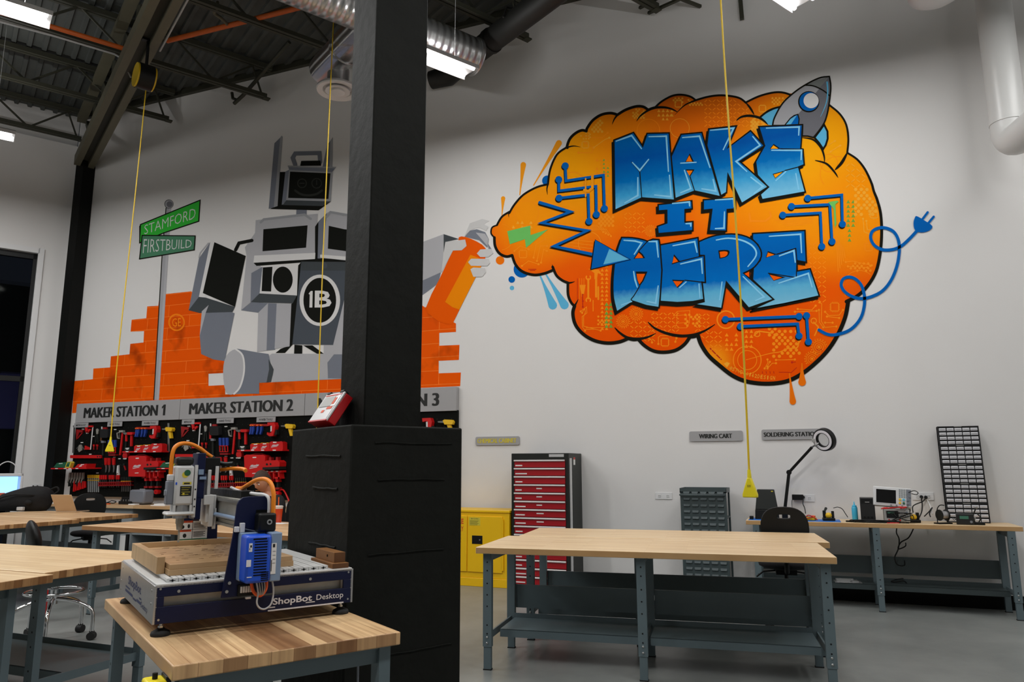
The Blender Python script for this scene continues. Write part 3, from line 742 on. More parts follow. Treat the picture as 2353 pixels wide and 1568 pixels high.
pt.ring((1668,735),20,3,3,0,24); pt.ring((1717,828),32,2,3,0,32); pt.ring((1717,828),22,1.6,3,0,26); pt.ring((1318,420),24,1.4,3,0,28); pt.ring((1355,560),26,1.8,3,0,28); pt.ring((1960,340),22,2,3,1,24,-1.4,1.3); pt.ring((1905,375),20,1.2,3,0,24); pt.ring((1925,400),40,1.2,3,0,30,2.5,5)
pt.ring((1150,545),30,1.2,3,0,26); pt.ring((1210,490),28,1.0,3,0,26); pt.ring((1975,660),38,1.2,3,0,30); pt.ring((1562,295),22,1.0,3,1,24); pt.ring((1490,300),26,1.2,3,0,24)
chip((1345,333),7,mi=1); chip((1559,239),7,mi=1); chip((1752,250),7,mi=1); chip((1202,584),8,mi=0); chip((1528,787),8,mi=0); chip((2008,493),8,mi=1); chip((1996,568),8,mi=0); chip((1918,706),9)
trace(cA((640,400),(690,410),(740,410),(775,380))); trace(cA((690,470),(760,420),(785,410)),mi=1); trace(cA((600,500),(680,500),(690,470),(640,440)))
trace(cA((330,1130),(345,1050),(400,1020))); trace(cA((350,1150),(370,1060),(410,1060))); trace(cA((375,1160),(390,1080),(410,1090))); trace(cA((300,1080),(250,1060),(215,1090))); trace(cA((260,1180),(300,1150),(360,1170)))
for i in range(4): trace([(1340+i*7, 520+i*3), (1372+i*7, 518+i*3), (1386+i*6, 534+i*3)], 1.3, 2.2)
for i in range(3): trace([(1280+i*3, 545+i*8), (1330+i*3, 553+i*8), (1362, 556+i*8)], 1.3, 1, ends=(0, 0))
for i in range(5): pt.stroke([(1322+i*5, 640), (1322+i*5, 700-i*6)], 1.1, 3, 3 if i < 2 else 0, rnd_=False)
for i in range(5): pt.stroke([(1922+i*4, 545+i*6), (1926+i*4, 625-i*8)], 1.6, 3, 0, rnd_=False)
for i in range(4): trace([(1780+i*9, 507+i*4), (1850, 504+i*4), (1868, 500+i*4)], 1.2, 1.5, ends=(0, 0))
trace(cF((1120,440),(1145,455),(1140,640),(1180,705),(1300,695))); trace(cF((1115,520),(1120,650),(1160,705))); trace(cF((1180,540),(1220,580),(1330,575),(1370,520))); trace(cF((1200,590),(1330,605))); trace(cF((860,540),(1090,530))); trace(cF((890,510),(1040,520),(1080,475))); trace(cF((1180,655),(1260,655)))
trace(cF((570,1045),(575,1080),(540,1140))); trace(cF((595,1070),(570,1120))); trace(cF((660,1050),(720,1050),(860,1045))); trace(cF((660,1085),(620,1085),(570,1140)))
trace(cB((690,890),(720,885),(810,905))); trace(cB((700,910),(790,915))); trace(cB((770,690),(775,750),(800,760)),mi=1); trace(cB((785,700),(790,740),(830,745)),mi=1); trace(cB((800,670),(830,650)),mi=1)
trace(cB((640,330),(610,350),(590,350)),mi=1); trace(cB((620,380),(650,360),(665,352)),mi=1); trace(cE((320,330),(400,270),(405,350),(340,400),(345,540),(380,590)),1.5,2.4); trace(cE((340,350),(375,290),(385,340),(360,400),(360,530),(590,590)),1.5,2.4); trace(cE((390,550),(640,548)),1.4,1,ends=(0,0)); trace(cE((385,572),(520,570)),1.4,1,ends=(0,0))
trace(cE((1370,770),(1370,680),(1400,655),(1540,655))); trace(cE((1240,690),(1280,720),(1285,750))); trace(cE((1600,740),(1615,690)))
# small tools stencilled near the lower edge
def spanner(x, y, L): pt.stroke([(x, y), (x, y+L)], 4.5, 3, 0); pt.ring((x, y-4), 5, 3, 3, 0, 12, -.9, 4.0); pt.ring((x, y+L+4), 5, 3, 3, 0, 12, 2.3, 7.1)
spanner(1352, 642, 44); pt.stroke([(1370,640),(1370,682)], 5, 3, 0); pt.fill([(1352,618),(1376,620),(1384,632),(1374,628),(1372,642),(1366,642),(1366,628)], 3, 0); pt.stroke([(1375,660),(1375,688)], 4, 3, 0); pt.fill([(1332,655),(1346,655),(1342,676),(1336,676)], 3, 0); pt.stroke([(1363,690),(1363,716)], 2, 3, 0)
pt.stroke(cF((430,790),(480,745),(620,765)), 3, 3, 0); pt.ring(cF((462,775))[0], 6, 2.2, 3, 0); pt.stroke(cF((1060,650),(1110,700),(1070,790)), 3, 3, 0); pt.ring(cF((1060,635))[0], 6, 2.2, 3, 0)
pt.stroke(cr(cF((340,1050),(450,1020),(600,980),(700,965),(780,930),(880,920),(900,870),(915,840)),5), lambda t: 1.2+2.4*t, 3, 0, rnd_=False)
pt.stroke(cE((1570,390),(1750,375),(1755,550),(1590,555),(1620,490)), 1.1, 3, 0, rnd_=False); pt.stroke(cE((1570,390),(1625,330),(1795,318),(1790,480),(1755,550)), 1.1, 3, 0, rnd_=False); pt.stroke(cE((1625,330),(1620,490),(1790,480)), 1.1, 3, 0, rnd_=False)
pt.stroke(cB((245,665),(250,700),(320,700),(345,680),(340,660)), 4, 3, 0); pt.stroke(cE((2070,830),(2220,980)), 2.6, 3, 3); pt.fill(cF((105,1090),(140,1070),(172,1085),(140,1130)), 3, 1)
for a in ((345,100),(350,270),(350,190)): pt.disc(cE(a)[0], 2.2, 3, 3, 6)
pt.stroke(cE((345,90),(350,270)), 1.8, 3, 3, rnd_=False); dots(cF((1080,920))[0] if False else cF((1100,940))[0], 4, 6, 4, 1.6, 3, .4); pt.stroke(cF((690,1180),(780,1180),(820,1185),(880,1130)), 1.4, 3, 3, rnd_=False); pt.stroke(cF((820,1075),(870,1072)), 1.4, 3, 3, rnd_=False); pt.disc(cF((830,1075))[0], 2.6, 3, 3)
for i in range(4): pt.stroke(cF((515+i*40,1170),(520+i*40,1195)), 1.4, 3, 3, rnd_=False)
pt.stroke(cQ((1040,528),(1060,520),(1130,520),(1150,545)), 1.5, 3, 3, rnd_=False); pt.stroke(cQ((1060,540),(1075,530),(1120,530),(1135,550)), 1.5, 3, 3, rnd_=False)
sig = '@STUDIO162DESIGN'; P0, P1, P2 = cF((170,1130))[0], cF((390,1232))[0], cF((655,1242))[0]
for i, ch in enumerate(sig):
    t = (i+.5)/len(sig); x = (1-t)**2*P0[0]+2*t*(1-t)*P1[0]+t*t*P2[0]; y = (1-t)**2*P0[1]+2*t*(1-t)*P1[1]+t*t*P2[1]
    dx, dy = 2*(1-t)*(P1[0]-P0[0])+2*t*(P2[0]-P1[0]), 2*(1-t)*(P1[1]-P0[1])+2*t*(P2[1]-P1[1]); L = math.hypot(dx, dy); dx, dy = dx/L, dy/L
    w, h = (2.6, 9) if ch not in 'I1' else (1.2, 9)
    if ch == '@': w = 4
    pt.txt(ch, [(x+a*dx*w+b*dy*h*-1*-1 if False else x+a*w*dx+b*h/2*-dy, y+a*w*dy+b*h/2*dx) for a, b in ((-1,-1),(1,-1),(1,1),(-1,1))], 4, 1, .01, 1)
pt.build('stencil_pattern', ['paint_pat', 'paint_pat2', 'paint_patg', 'paint_patr'], mural, world=True)
# ---- rocket
rk = Paint()
finL = cJ((350,655),(430,592),(530,542),(635,515),(580,610),(510,775),(445,765),(400,705)); finR = cJ((1095,945),(1160,860),(1228,765),(1275,860),(1278,960),(1250,1050),(1215,1105),(1160,1020))
hull = cr(cJ((1300,100),(1190,112),(1080,155),(960,220),(860,285),(760,365),(680,440),(620,520),(570,610),(530,700),(515,780)), 3)+cJ((930,780),(925,925),(1000,925),(1080,945))+cr(cJ((1080,945),(1150,860),(1230,740),(1275,600),(1300,450),(1318,300),(1318,200),(1300,100)), 3)[:-1]
rk.fill(finL, 4, 0); rk.fill(finR, 4, 0); rk.stroke(finR, 4.5, 5, 5, True); rk.stroke(cr(finL[:4], 4), 4.5, 5, 5)
rk.fill(hull, 6, 1)
rk.fill(cJ((1285,108),(1150,280),(870,620),(700,830),(930,780),(925,925),(1080,945),(1180,820),(1255,670),(1295,480),(1312,300),(1312,180)), 7, 2)
rk.fill(cJ((1280,110),(1120,150),(970,220),(1080,232),(1165,262)), 7, 3); rk.stroke(hull, 3.6, 9, 5, True)
rk.stroke(cr(cJ((960,220),(1060,226),(1150,258),(1240,310),(1308,372)), 4), 3, 9, 5)
rk.disc(cJ((1015,450))[0], 24.5, 9, 5, 28); rk.disc(cJ((1018,446))[0], 22, 10, 4, 28); rk.disc(cJ((1048,435))[0], 17.4, 11, 6, 28)
fc = cJ((672,790),(760,680),(815,640),(865,625),(882,690),(872,790)); rk.fill(fc, 9, 4); rk.fill(cJ((690,770),(760,690),(855,632),(770,760)), 10, 0); rk.stroke(fc, 2.6, 11, 5)
rk.stroke(cr(cJ((1268,170),(1278,300),(1262,450),(1215,580),(1175,660)), 4), lambda t: 3.4*(1-t)+.6, 10, 0, rnd_=False)
rk.build('painted_rocket', ['paint_lblue', 'paint_rocket', 'paint_rocketd', 'paint_hull', 'paint_blue', 'paint_black', 'paint_white'], mural, world=True)
# ---- lettering
def word(name, paint, glyphs):
    w = Paint()
    for g in glyphs:
        o = g['o']; sh = g.get('sh', (-4, 6))
        for q in (1, .5): w.fill([(x+sh[0]*q, y+sh[1]*q) for x, y in o], 12, 1)
        w.stroke([(x+sh[0], y+sh[1]) for x, y in o], 2.6, 12, 1, True); w.stroke(o, 3.4, 14+g.get('k', 0), 1, True); w.fill(o, 13+g.get('k', 0), 0)
        for h in g.get('holes', []):
            w.fill(h, 15+g.get('k', 0), 1); c = (sum(p[0] for p in h)/len(h), sum(p[1] for p in h)/len(h))
            w.fill([(c[0]+(x-c[0])*.72-1.2, c[1]+(y-c[1])*.72+1.2) for x, y in h], 16+g.get('k', 0), 3)
        for l in g.get('ink', []): w.stroke(l, 2.2, 15+g.get('k', 0), 1)
        for l in g.get('hi', []): w.stroke(l, lambda t: 1.4+2.6*math.sin(PI*(.15+.7*t)), 16+g.get('k', 0), 2, rnd_=False)
    return w.build(name, [paint, 'paint_black', 'paint_hblue', 'paint_cloud'], mural, world=True)
word('painted_word', 'paint_make', [
 dict(o=cC((140,375),(345,295),(440,438),(485,305),(715,300),(772,1000),(432,976),(150,1105)), ink=[cC((410,705),(430,978)), cC((325,605),(410,705),(505,575))], hi=[cC((160,388),(325,328),(430,468)), cC((500,340),(685,335),(708,705)), cC((330,605),(410,690),(505,572)), cC((390,760),(390,950),(250,1030)), cC((718,735),(735,965),(560,945))]),
 dict(o=cC((838,315),(1055,295),(1250,965),(980,905),(776,985),(735,545)), k=1, holes=[cC((930,512),(972,600),(882,602)), cC((888,680),(978,680),(932,756))], ink=[cC((932,756),(980,905))], hi=[cC((850,350),(1030,335),(1140,665)), cC((830,616),(1000,606)), cC((872,685),(940,880),(830,925)), cC((1170,780),(1200,905),(1050,882))]),
 dict(o=cC((1125,260),(1415,228),(1325,455),(1560,278),(1705,435),(1450,598),(1745,862),(1468,1035),(1325,725),(1312,920),(1252,955),(1105,430)), k=4, hi=[cC((1140,275),(1385,252),(1275,480)), cC((1580,335),(1660,430),(1410,598),(1525,705)), cC((1560,760),(1690,858),(1590,935))]),
 dict(o=cC((1645,235),(2100,215),(2082,465),(2105,470),(2118,632),(2060,655),(2130,915),(1680,995),(1660,940),(1745,865),(1630,740),(1612,600),(1705,435)), k=2, holes=[cC((1800,415),(1872,465),(1760,466)), cC((1790,728),(1918,692),(1816,776))], ink=[cC((1872,466),(2105,470)), cC((2060,655),(1918,692))], hi=[cC((1720,252),(2065,240),(2060,330)), cC((1775,482),(2090,482),(2085,585)), cC((1820,800),(1930,700)), cC((2030,720),(2060,890))])])
word('painted_word', 'paint_it', [
 dict(o=cC((600,1045),(950,1005),(955,1090),(880,1098))+cD((880,140),(962,135),(962,230),(600,262),(592,185),(690,150))+cC((690,1105),(602,1112)), hi=[cC((745,1035),(925,1018),(928,1065)), cD((885,158),(940,155),(940,190))]),
 dict(o=cC((1070,995),(1405,975),(1405,1090),(1318,1098))+cD((1310,235),(1130,232))+cC((1158,1095),(1068,1105)), hi=[cC((1190,998),(1385,985),(1388,1070)), cD((1290,30),(1285,205),(1190,210))])])
word('painted_word', 'paint_here', [
 dict(o=cr(cD((220,300),(330,303),(430,320),(490,340)), 3)+cD((545,318),(610,322))+cr(cD((610,322),(635,480),(640,650),(628,850),(610,1030)), 3)[1:]+cD((480,1010),(345,965))+cr(cD((170,1075),(135,930),(130,760),(145,580),(175,430),(220,300)), 3)[:-1], holes=[cD((400,440),(440,475),(465,515),(345,522)), cD((368,655),(490,655),(450,750),(408,808),(380,740))], ink=[cD((490,340),(400,440)), cr(cD((408,808),(350,905),(320,945),(345,965)), 3)], hi=[cD((240,330),(360,338),(430,358),(350,480)), cD((500,345),(585,342),(602,510)), cD((345,650),(360,740),(385,822)), cD((602,800),(575,985),(480,965)), cD((330,965),(215,1005))]),
 dict(o=cD((620,378),(1015,302),(1030,488),(1080,488),(1092,770),(1055,765),(1080,945),(960,968),(800,978),(620,965),(640,640)), k=1, sh=(-1,8), holes=[cD((765,475),(828,550),(745,575)), cD((745,740),(880,745),(800,826))], ink=[cD((745,575),(828,550),(1080,488)), cD((880,745),(1092,770))], hi=[cD((750,388),(980,345),(1005,460)), cD((830,578),(1050,525),(1060,680)), cD((820,825),(895,760)), cD((1025,780),(1035,930))]),
 dict(o=cr(cD((1022,345),(1130,300),(1250,272),(1420,268),(1560,312),(1650,400),(1672,500),(1600,610),(1490,672)), 3)+cD((1800,945),(1540,1035),(1310,765),(1262,1040),(985,995),(1078,968),(1058,768),(1092,770),(1080,490),(1030,488)), k=4, holes=[cr(cD((1225,437),(1290,430),(1340,440),(1335,480),(1300,508),(1238,522)), 2)], hi=[cr(cD((1200,330),(1330,310),(1480,335),(1590,400),(1618,490),(1530,608)), 4), cD((1480,705),(1700,920),(1610,960)), cD((1265,760),(1240,955))]),
 dict(o=cD((1580,260),(2125,228),(2140,560),(2042,542),(2045,650),(2180,626),(2275,910),(1570,1050),(1800,945),(1580,740),(1588,620),(1660,540),(1672,480),(1640,380),(1580,320)), k=2, holes=[cD((1740,443),(1832,476),(1718,512)), cD((1745,673),(1920,714),(1800,752)), cD((1490,672),(1558,640),(1560,722))], ink=[cD((1832,476),(2030,415),(2042,542)), cD((2042,542),(2035,718),(1745,673))], hi=[cD((1750,290),(2080,268),(2090,465)), cD((1855,495),(2010,438),(2025,565)), cD((1850,778),(2160,675),(2200,820))])])
# ---- circuits, arrow, bolt, plug cord, splashes
def circuit(pts, w=6.0, ends=(1, 1), k=8):
    ci = Paint()
    q = [(x-1.5, y+3) for x, y in pts]; ci.stroke(q, w, k, 1)
    for e, p in zip(ends, (q[0], q[-1])):
        if e: ci.disc(p, 8, k, 1, 14)
    ci.stroke(pts, w, k+1, 0)
    for e, p in zip(ends, (pts[0], pts[-1])):
        if e: ci.disc(p, 8, k+1, 0, 14)
    ci.build('painted_circuit', ['paint_blue', 'paint_black'], mural, world=True)
circuit(cH((258,355),(266,506),(640,448),(650,782))); circuit(cH((193,492),(194,606),(565,560),(570,842))); circuit(cH((196,678),(488,645),(496,910)))
circuit(cB((515,595),(672,580),(675,715))); circuit(cB((440,633),(617,624),(627,795))); circuit(cB((400,673),(573,663),(580,818)))
circuit(cF((125,620),(905,588)), 6.6); circuit(cF((285,695),(890,668),(905,795)), 6.6); circuit(cF((985,580),(1005,858)), 6.6)
ar = Paint(); zz = cA((368,800),(553,855),(378,922),(655,968),(452,1062),(690,1112)); hd = cH((560,1100),(905,1295),(520,1390))
ar.stroke([(x-.5, y+3.5) for x, y in zz], 7.6, 10, 1); ar.stroke(zz, 7.2, 11, 0); ar.fill([(x-3, y+2) for x, y in hd], 12, 1); ar.stroke(hd, 2.4, 13, 1, True); ar.fill(hd, 22, 0); ar.fill(cH((700,1190),(895,1292),(640,1345)), 23, 2)
ar.build('painted_arrow', ['paint_blue', 'paint_black', 'paint_lblue'], mural, world=True)
gb_ = Paint(); gb_.fill(cA((172,972),(310,938),(312,995),(418,960),(285,1072),(278,1020),(188,1050)), 6, 0); gb_.build('painted_bolt', ['paint_green', 'paint_drop2'], mural, world=True); gb_ = Paint(); gb_.fill(cG((100,110),(190,95),(205,105),(172,132),(182,330),(166,368),(155,180)), 12, 0); gb_.build('painted_drip', ['paint_green', 'paint_drop2'], mural, world=True); gb_ = Paint()
gb_.stroke(cH((530,450),(530,580),(490,610),(450,600)), 6, 12, 1); gb_.stroke(cH((462,485),(462,665)), 3.4, 12, 1); gb_.build('painted_clamp', ['paint_green', 'paint_drop2'], mural, world=True)
pc = Paint(); pc.stroke(cr(cG((8,1390),(100,1435),(200,1432),(330,1380),(430,1260),(465,1100),(440,960),(380,885),(310,860),(250,880),(230,940),(260,1000),(330,1050),(420,1075),(520,1060),(640,1000),(730,890),(790,740),(812,580),(795,470),(740,395),(640,365),(550,395),(525,465),(560,540),(640,585),(740,585),(830,550),(920,470),(985,400)), 5), 7.2, 12, 0)
pc.fill(cr(cG((985,250),(1060,292),(1142,350),(1108,396),(1030,414),(968,390),(953,322),(965,272)), 3, True), 12, 0); pc.stroke(cG((1040,285),(1095,212)), 5.4, 12, 0); pc.stroke(cG((1098,325),(1155,256)), 5.4, 12, 0)
pc.build('painted_plug_cord', ['paint_blue'], mural, world=True)
SPM = ['paint_drop', 'paint_drop2', 'paint_blue', 'paint_lblue']
def drop(a, b, r, mi, k=1, nm='paint_splash'):
    sp_ = Paint(); (x0, y0), (x1, y1) = a, b; sp_.stroke([(x0+(x1-x0)*i/12, y0+(y1-y0)*i/12) for i in range(13)], lambda t: 2*r*(.18+.82*t**1.6), k, mi); sp_.build(nm, SPM, mural, world=True)
def blob(c, r, k, mi): Paint().disc(c, r, k, mi, 24).build('paint_dot', SPM, mural, world=True)
drop(*cA((140,876),(147,774)), 5, 1); drop(*cA((247,752),(268,572)), 6.4, 1); drop(*cA((330,695),(482,442)), 7, 1); blob(cQ((818,443))[0], 9.8, 1, 0); blob(cQ((918,607))[0], 7.6, 1, 2); blob(cQ((920,680))[0], 5.2, 1, 3)
blob(cQ((1005,520))[0], 19, 1, 2); blob(cA((412,668))[0], 12, 1, 2); drop(*cQ((1160,570),(1270,828)), 10, 3); drop(*cQ((1210,560),(1370,826)), 10, 3); drop(*cF((803,1195),(838,1490)), 7.6, 0, 7, 'paint_drip'); drop(*cF((935,1090),(937,1285)), 9, 0, 7, 'paint_drip')
# ---- the robot, its brick wall and the street sign
c0 = on_y(600, 905, W)
robot = thing('wall_mural', 'grey cartoon robot of kitchen appliances sitting by a broken orange brick wall, painted', 'mural', (c0.x, W, c0.z))
bw_ = Paint()
bw_.fill(cS((18,1600),(35,1368),(168,1355),(172,1278),(292,1270),(298,1190),(432,1175),(438,1100),(533,1090),(537,1008),(440,1012),(448,926),(553,915),(560,830),(640,825),(650,745),(885,720))+cR((50,936),(120,1000),(120,1290),(245,1343),(243,1410),(150,1415),(150,1485),(247,1480),(247,1535),(445,1530),(445,1468),(905,1446),(1115,1441),(1115,1552)), 1, 0)
bw_.fill(cQ((-280,870),(150,830),(180,850),(440,985),(440,1057),(297,1065),(297,1175),(470,1168),(465,1297),(292,1305),(292,1412),(482,1405),(476,1522),(297,1530),(-280,1556)), 1, 0)
c = cS((772,945))[0]; bw_.ring(c, 19, 1.6, 2, 1, 28, sx=.95); bw_.ring(c, 17, 1.0, 2, 1, 28, sx=.95); bw_.txt('GE', [(c[0]-10, c[1]-9), (c[0]+10, c[1]-10), (c[0]+10, c[1]+9), (c[0]-10, c[1]+10)], 2, 1, -.005, 2)
bw_.build('painted_brick_wall', ['paint_brick', 'paint_pat'], robot, world=True)
sg = Paint(); sg.fill(cS((697,118),(734,118),(712,470),(645,1505),(610,1505),(668,470)), 2, 0); sg.stroke(cS((696,118),(667,470),(608,1505)), 2.2, 3, 1, rnd_=False); sg.fill(cS((716,118),(734,118),(712,470),(642,1505),(630,1505),(694,470)), 3, 5)
sg.disc(cS((717,92))[0], 10.4, 3, 1, 20); sg.disc(cS((718,92))[0], 9.4, 4, 0, 20); sg.disc(cS((722,94))[0], 7, 5, 4, 18)
s1 = cS((512,240),(942,64),(932,216),(680,300),(506,372)); s2 = cS((525,318),(907,322),(900,423),(506,488)); sg.fill(cS((503,250),(516,240),(520,372),(503,372)), 4, 1)
sg.fill(s1, 5, 2); sg.stroke(s1, 2.4, 6, 1, True); sg.fill(s2, 7, 3); sg.stroke(s2, 2.4, 8, 1, True)
sg.txt('STAMFORD', cS((541,245),(912,118),(906,196),(541,312)), 6, 6, -.012, 2); sg.txt('FIRSTBUILD', cS((538,344),(882,350),(880,404),(530,448)), 8, 6, -.012, 2)
sg.build('painted_street_sign', ['paint_rocket', 'paint_black', 'paint_sign', 'paint_tgreen', 'paint_rocketd', 'paint_lg', 'paint_white'], robot, world=True)
RM = ['paint_lg', 'paint_lg2', 'paint_mg', 'paint_dg', 'paint_dark', 'paint_white', 'paint_slate', 'paint_faint', 'paint_orange', 'paint_bottle', 'paint_thorn']
lg, lg2, mg, dg, bk_, wh, sl, fa, ora, bo, th = range(11)
h = Paint()
F = lambda pts, k, mi: h.fill(cR(*pts), k, mi)
F([(533,75),(567,42),(530,447),(500,456)],3,mg); F([(567,42),(575,30),(582,38),(552,440),(530,447)],3,lg2); F([(840,85),(873,40),(870,216),(812,216)],3,mg); F([(858,60),(873,40),(870,216),(855,216)],4,lg2)
F([(565,242),(622,240),(580,436),(505,456),(552,440)],4,bk_); F([(597,240),(625,226),(604,406),(576,434)],5,mg); F([(505,457),(580,432),(862,414),(790,465)],5,bk_); F([(580,434),(604,406),(862,412),(815,440)],6,dg)
F([(620,226),(872,240),(862,413),(602,406)],7,lg2); F([(625,240),(860,250),(848,399),(614,393)],8,bk_); F([(612,205),(893,213),(870,243),(620,230)],8,mg); F([(612,205),(893,213),(888,221),(614,214)],9,lg2)
h.ring(cR((695,308))[0],10,2.4,9,fa,20); h.ring(cR((780,308))[0],11,2.4,9,fa,20); h.stroke(cR((682,308),(708,308)),2.4,9,fa); h.stroke(cR((780,290),(780,315)),2.4,9,fa); h.stroke(cr(cR((655,350),(690,372),(735,378),(780,370),(810,350)),4),5,9,fa)
h.stroke(cR((655,200),(640,160),(655,135),(795,132),(800,185)),9.6,6,mg); F([(690,178),(802,176),(806,206),(684,206)],9,bk_)
h.build('painted_robot_head', RM, robot, world=True)
h = Paint()
F([(662,448),(722,446),(720,490),(660,488)],4,mg); F([(425,590),(362,680),(372,730),(340,1046),(395,1000),(465,800),(430,770)],4,lg); F([(425,522),(785,485),(770,748),(412,770)],6,lg); F([(470,575),(727,552),(718,682),(465,703)],7,bk_); F([(417,728),(772,712),(770,748),(412,770)],7,wh)
h.stroke(cR((455,535),(472,518),(710,490),(745,515)),5.6,7,lg2); F([(412,770),(800,742),(960,755),(960,770),(690,768),(430,788)],5,bk_); F([(790,530),(840,480),(805,745),(785,745)],7,mg); F([(770,560),(790,530),(790,745),(770,748)],6,bk_)
F([(835,482),(860,468),(940,500),(1010,505),(1010,760),(935,755),(800,740)],6,lg); F([(850,555),(940,575),(1000,580),(1000,712),(935,700),(845,688)],8,bk_); h.stroke(cR((840,502),(860,476),(1000,500)),5.6,8,lg2); F([(800,722),(1010,738),(1010,760),(800,740)],7,wh)
F([(672,785),(690,765),(640,1246),(622,1256),(632,1010),(665,960)],5,bk_); F([(690,763),(960,765),(960,900),(875,1248),(638,1244)],6,sl); F([(690,763),(960,765),(955,815),(690,815)],7,dg); h.disc(cR((824,786))[0],7,8,sl,16)
cb = cR((798,988))[0]; h.disc(cb,59,8,wh,40,.79); h.disc(cb,51.5,9,bk_,40,.73); h.fill(cR((752,935),(752,1030),(737,1030),(737,962),(732,962),(732,950)),10,wh) if False else h.fill(cR((733,950),(746,934),(757,934),(755,1030),(738,1030),(740,955)),10,wh); h.txt('B',cR((770,932),(868,932),(866,1030),(768,1030)),10,wh,.02,2); h.stroke(cR((782,938),(780,1025)),4,11,wh,rnd_=False)
F([(465,793),(672,785),(665,960),(448,948)],7,wh); F([(400,830),(465,793),(448,948),(395,1000)],7,mg); F([(448,948),(665,960),(640,1006),(398,999)],7,dg); F([(467,797),(523,793),(515,937),(460,935)],8,bk_); h.disc(cR((583,868))[0],30,8,bk_,30,.76); F([(340,1046),(400,999),(497,1004),(440,1060)],6,mg)
F([(440,1060),(497,1004),(490,1280),(433,1288)],6,lg); F([(497,1004),(547,1006),(538,1275),(488,1280)],6,mg); F([(547,1006),(632,1008),(622,1256),(535,1270)],6,lg); F([(940,1005),(960,1005),(960,1300),(820,1300),(820,1248),(875,1248),(918,1010)],5,lg)
F([(540,1294),(570,1270),(640,1245),(595,1294)],5,bk_); F([(650,1246),(696,1250),(695,1298),(648,1298)],5,bk_); F([(700,1250),(755,1250),(820,1298),(780,1298)],5,bk_)
h.build('painted_robot_body', RM, robot, world=True)
h = Paint()
h.stroke(cR((308,695),(328,655),(403,640)),7.6,5,bk_); F([(95,745),(160,650),(170,640),(95,968),(35,1046)],5,mg); h.stroke(cR((95,740),(102,712),(150,655)),2.4,6,lg); F([(165,632),(187,650),(134,972),(95,968)],6,wh); F([(185,650),(367,730),(305,1026),(118,946)],7,bk_); F([(35,1046),(95,968),(134,972),(305,1026),(290,1056),(100,1062)],6,dg)
F([(150,1015),(302,1062),(245,1341),(180,1332),(108,1300),(100,1195),(112,1050)],5,mg); F([(152,1015),(112,1052),(100,1195),(135,1060)],6,lg)
h.build('painted_robot_arm', RM, robot, world=True)
h = Paint(); F([(1008,590),(1075,605),(1168,738),(1168,935),(1060,800),(1008,745)],3,lg2); F([(1008,700),(1060,735),(1168,880),(1168,935),(1060,800),(1008,745)],4,mg); h.build('painted_robot_shoulder', RM, robot, world=True)
G = lambda pts, k, mi: h.fill(cQ(*pts), k, mi)
h = Paint()
G([(-200,420),(155,285),(335,218),(325,540),(155,615),(-200,700)],3,lg); G([(-200,700),(155,615),(310,548),(290,640),(155,740),(-200,860)],3,mg); G([(335,218),(465,260),(352,285),(335,380)],4,dg); G([(350,285),(520,265),(532,320),(490,357),(415,360),(315,550),(335,380)],6,th)
h.build('painted_robot_arm', RM, robot, world=True)
h = Paint()
for pts, k, mi in (([(515,240),(560,188),(620,176),(692,202),(722,262),(710,335),(640,270)],5,mg),([(610,205),(690,215),(720,262),(710,320),(650,250)],6,lg),([(515,230),(560,125),(665,88),(730,105),(700,118),(655,165),(608,165),(560,192)],4,th),([(650,165),(672,130),(720,155),(700,190)],5,th),([(715,300),(745,345),(720,350)],5,mg)): h.fill(cQ(*pts), k, mi)
h.fill(cr(cQ((465,245),(520,242),(620,282),(695,340),(690,430),(600,600),(440,930),(405,980),(330,972),(250,928),(182,850),(300,600),(415,360),(460,300)), 2, True), 5, ora); G([(565,395),(640,425),(655,500),(470,866),(410,845),(348,800)],7,bo)
h.stroke(cr(cQ((182,850),(250,930),(330,975),(405,985)),4), 3, 6, ora)
for pts in ([(350,285),(520,265),(532,320),(490,357),(415,360),(360,345)],[(620,385),(650,350),(740,345),(762,380),(720,415),(650,415)],[(545,460),(570,430),(720,430),(733,465),(710,492),(570,490)],[(565,520),(590,505),(690,510),(697,545),(665,585),(590,585)]): G(pts,9,th)
h.build('painted_extinguisher', RM, robot, world=True)
h = Paint()
F([(500,1312),(520,1298),(960,1300),(960,1443),(520,1462),(530,1390)],5,lg); F([(845,1442),(842,1350),(880,1302),(960,1302),(960,1443)],6,mg); F([(310,1268),(430,1290),(500,1300),(515,1370),(490,1466),(445,1466),(445,1531),(300,1531)],6,mg); F([(500,1330),(530,1390),(515,1462),(488,1466),(503,1390)],7,dg)
h.fill(cr(cR((236,1400),(255,1310),(310,1272),(350,1310),(358,1400),(335,1490),(300,1532),(252,1522)),3,True),7,lg); h.stroke(cr(cR((310,1272),(350,1310),(358,1400),(335,1490),(300,1532)),4),4,8,wh)
h.disc(cR((985,1374))[0],27,5,lg,28,.8); h.disc(cR((998,1374))[0],24,6,mg,28,.75)
h.build('painted_robot_leg', RM, robot, world=True)
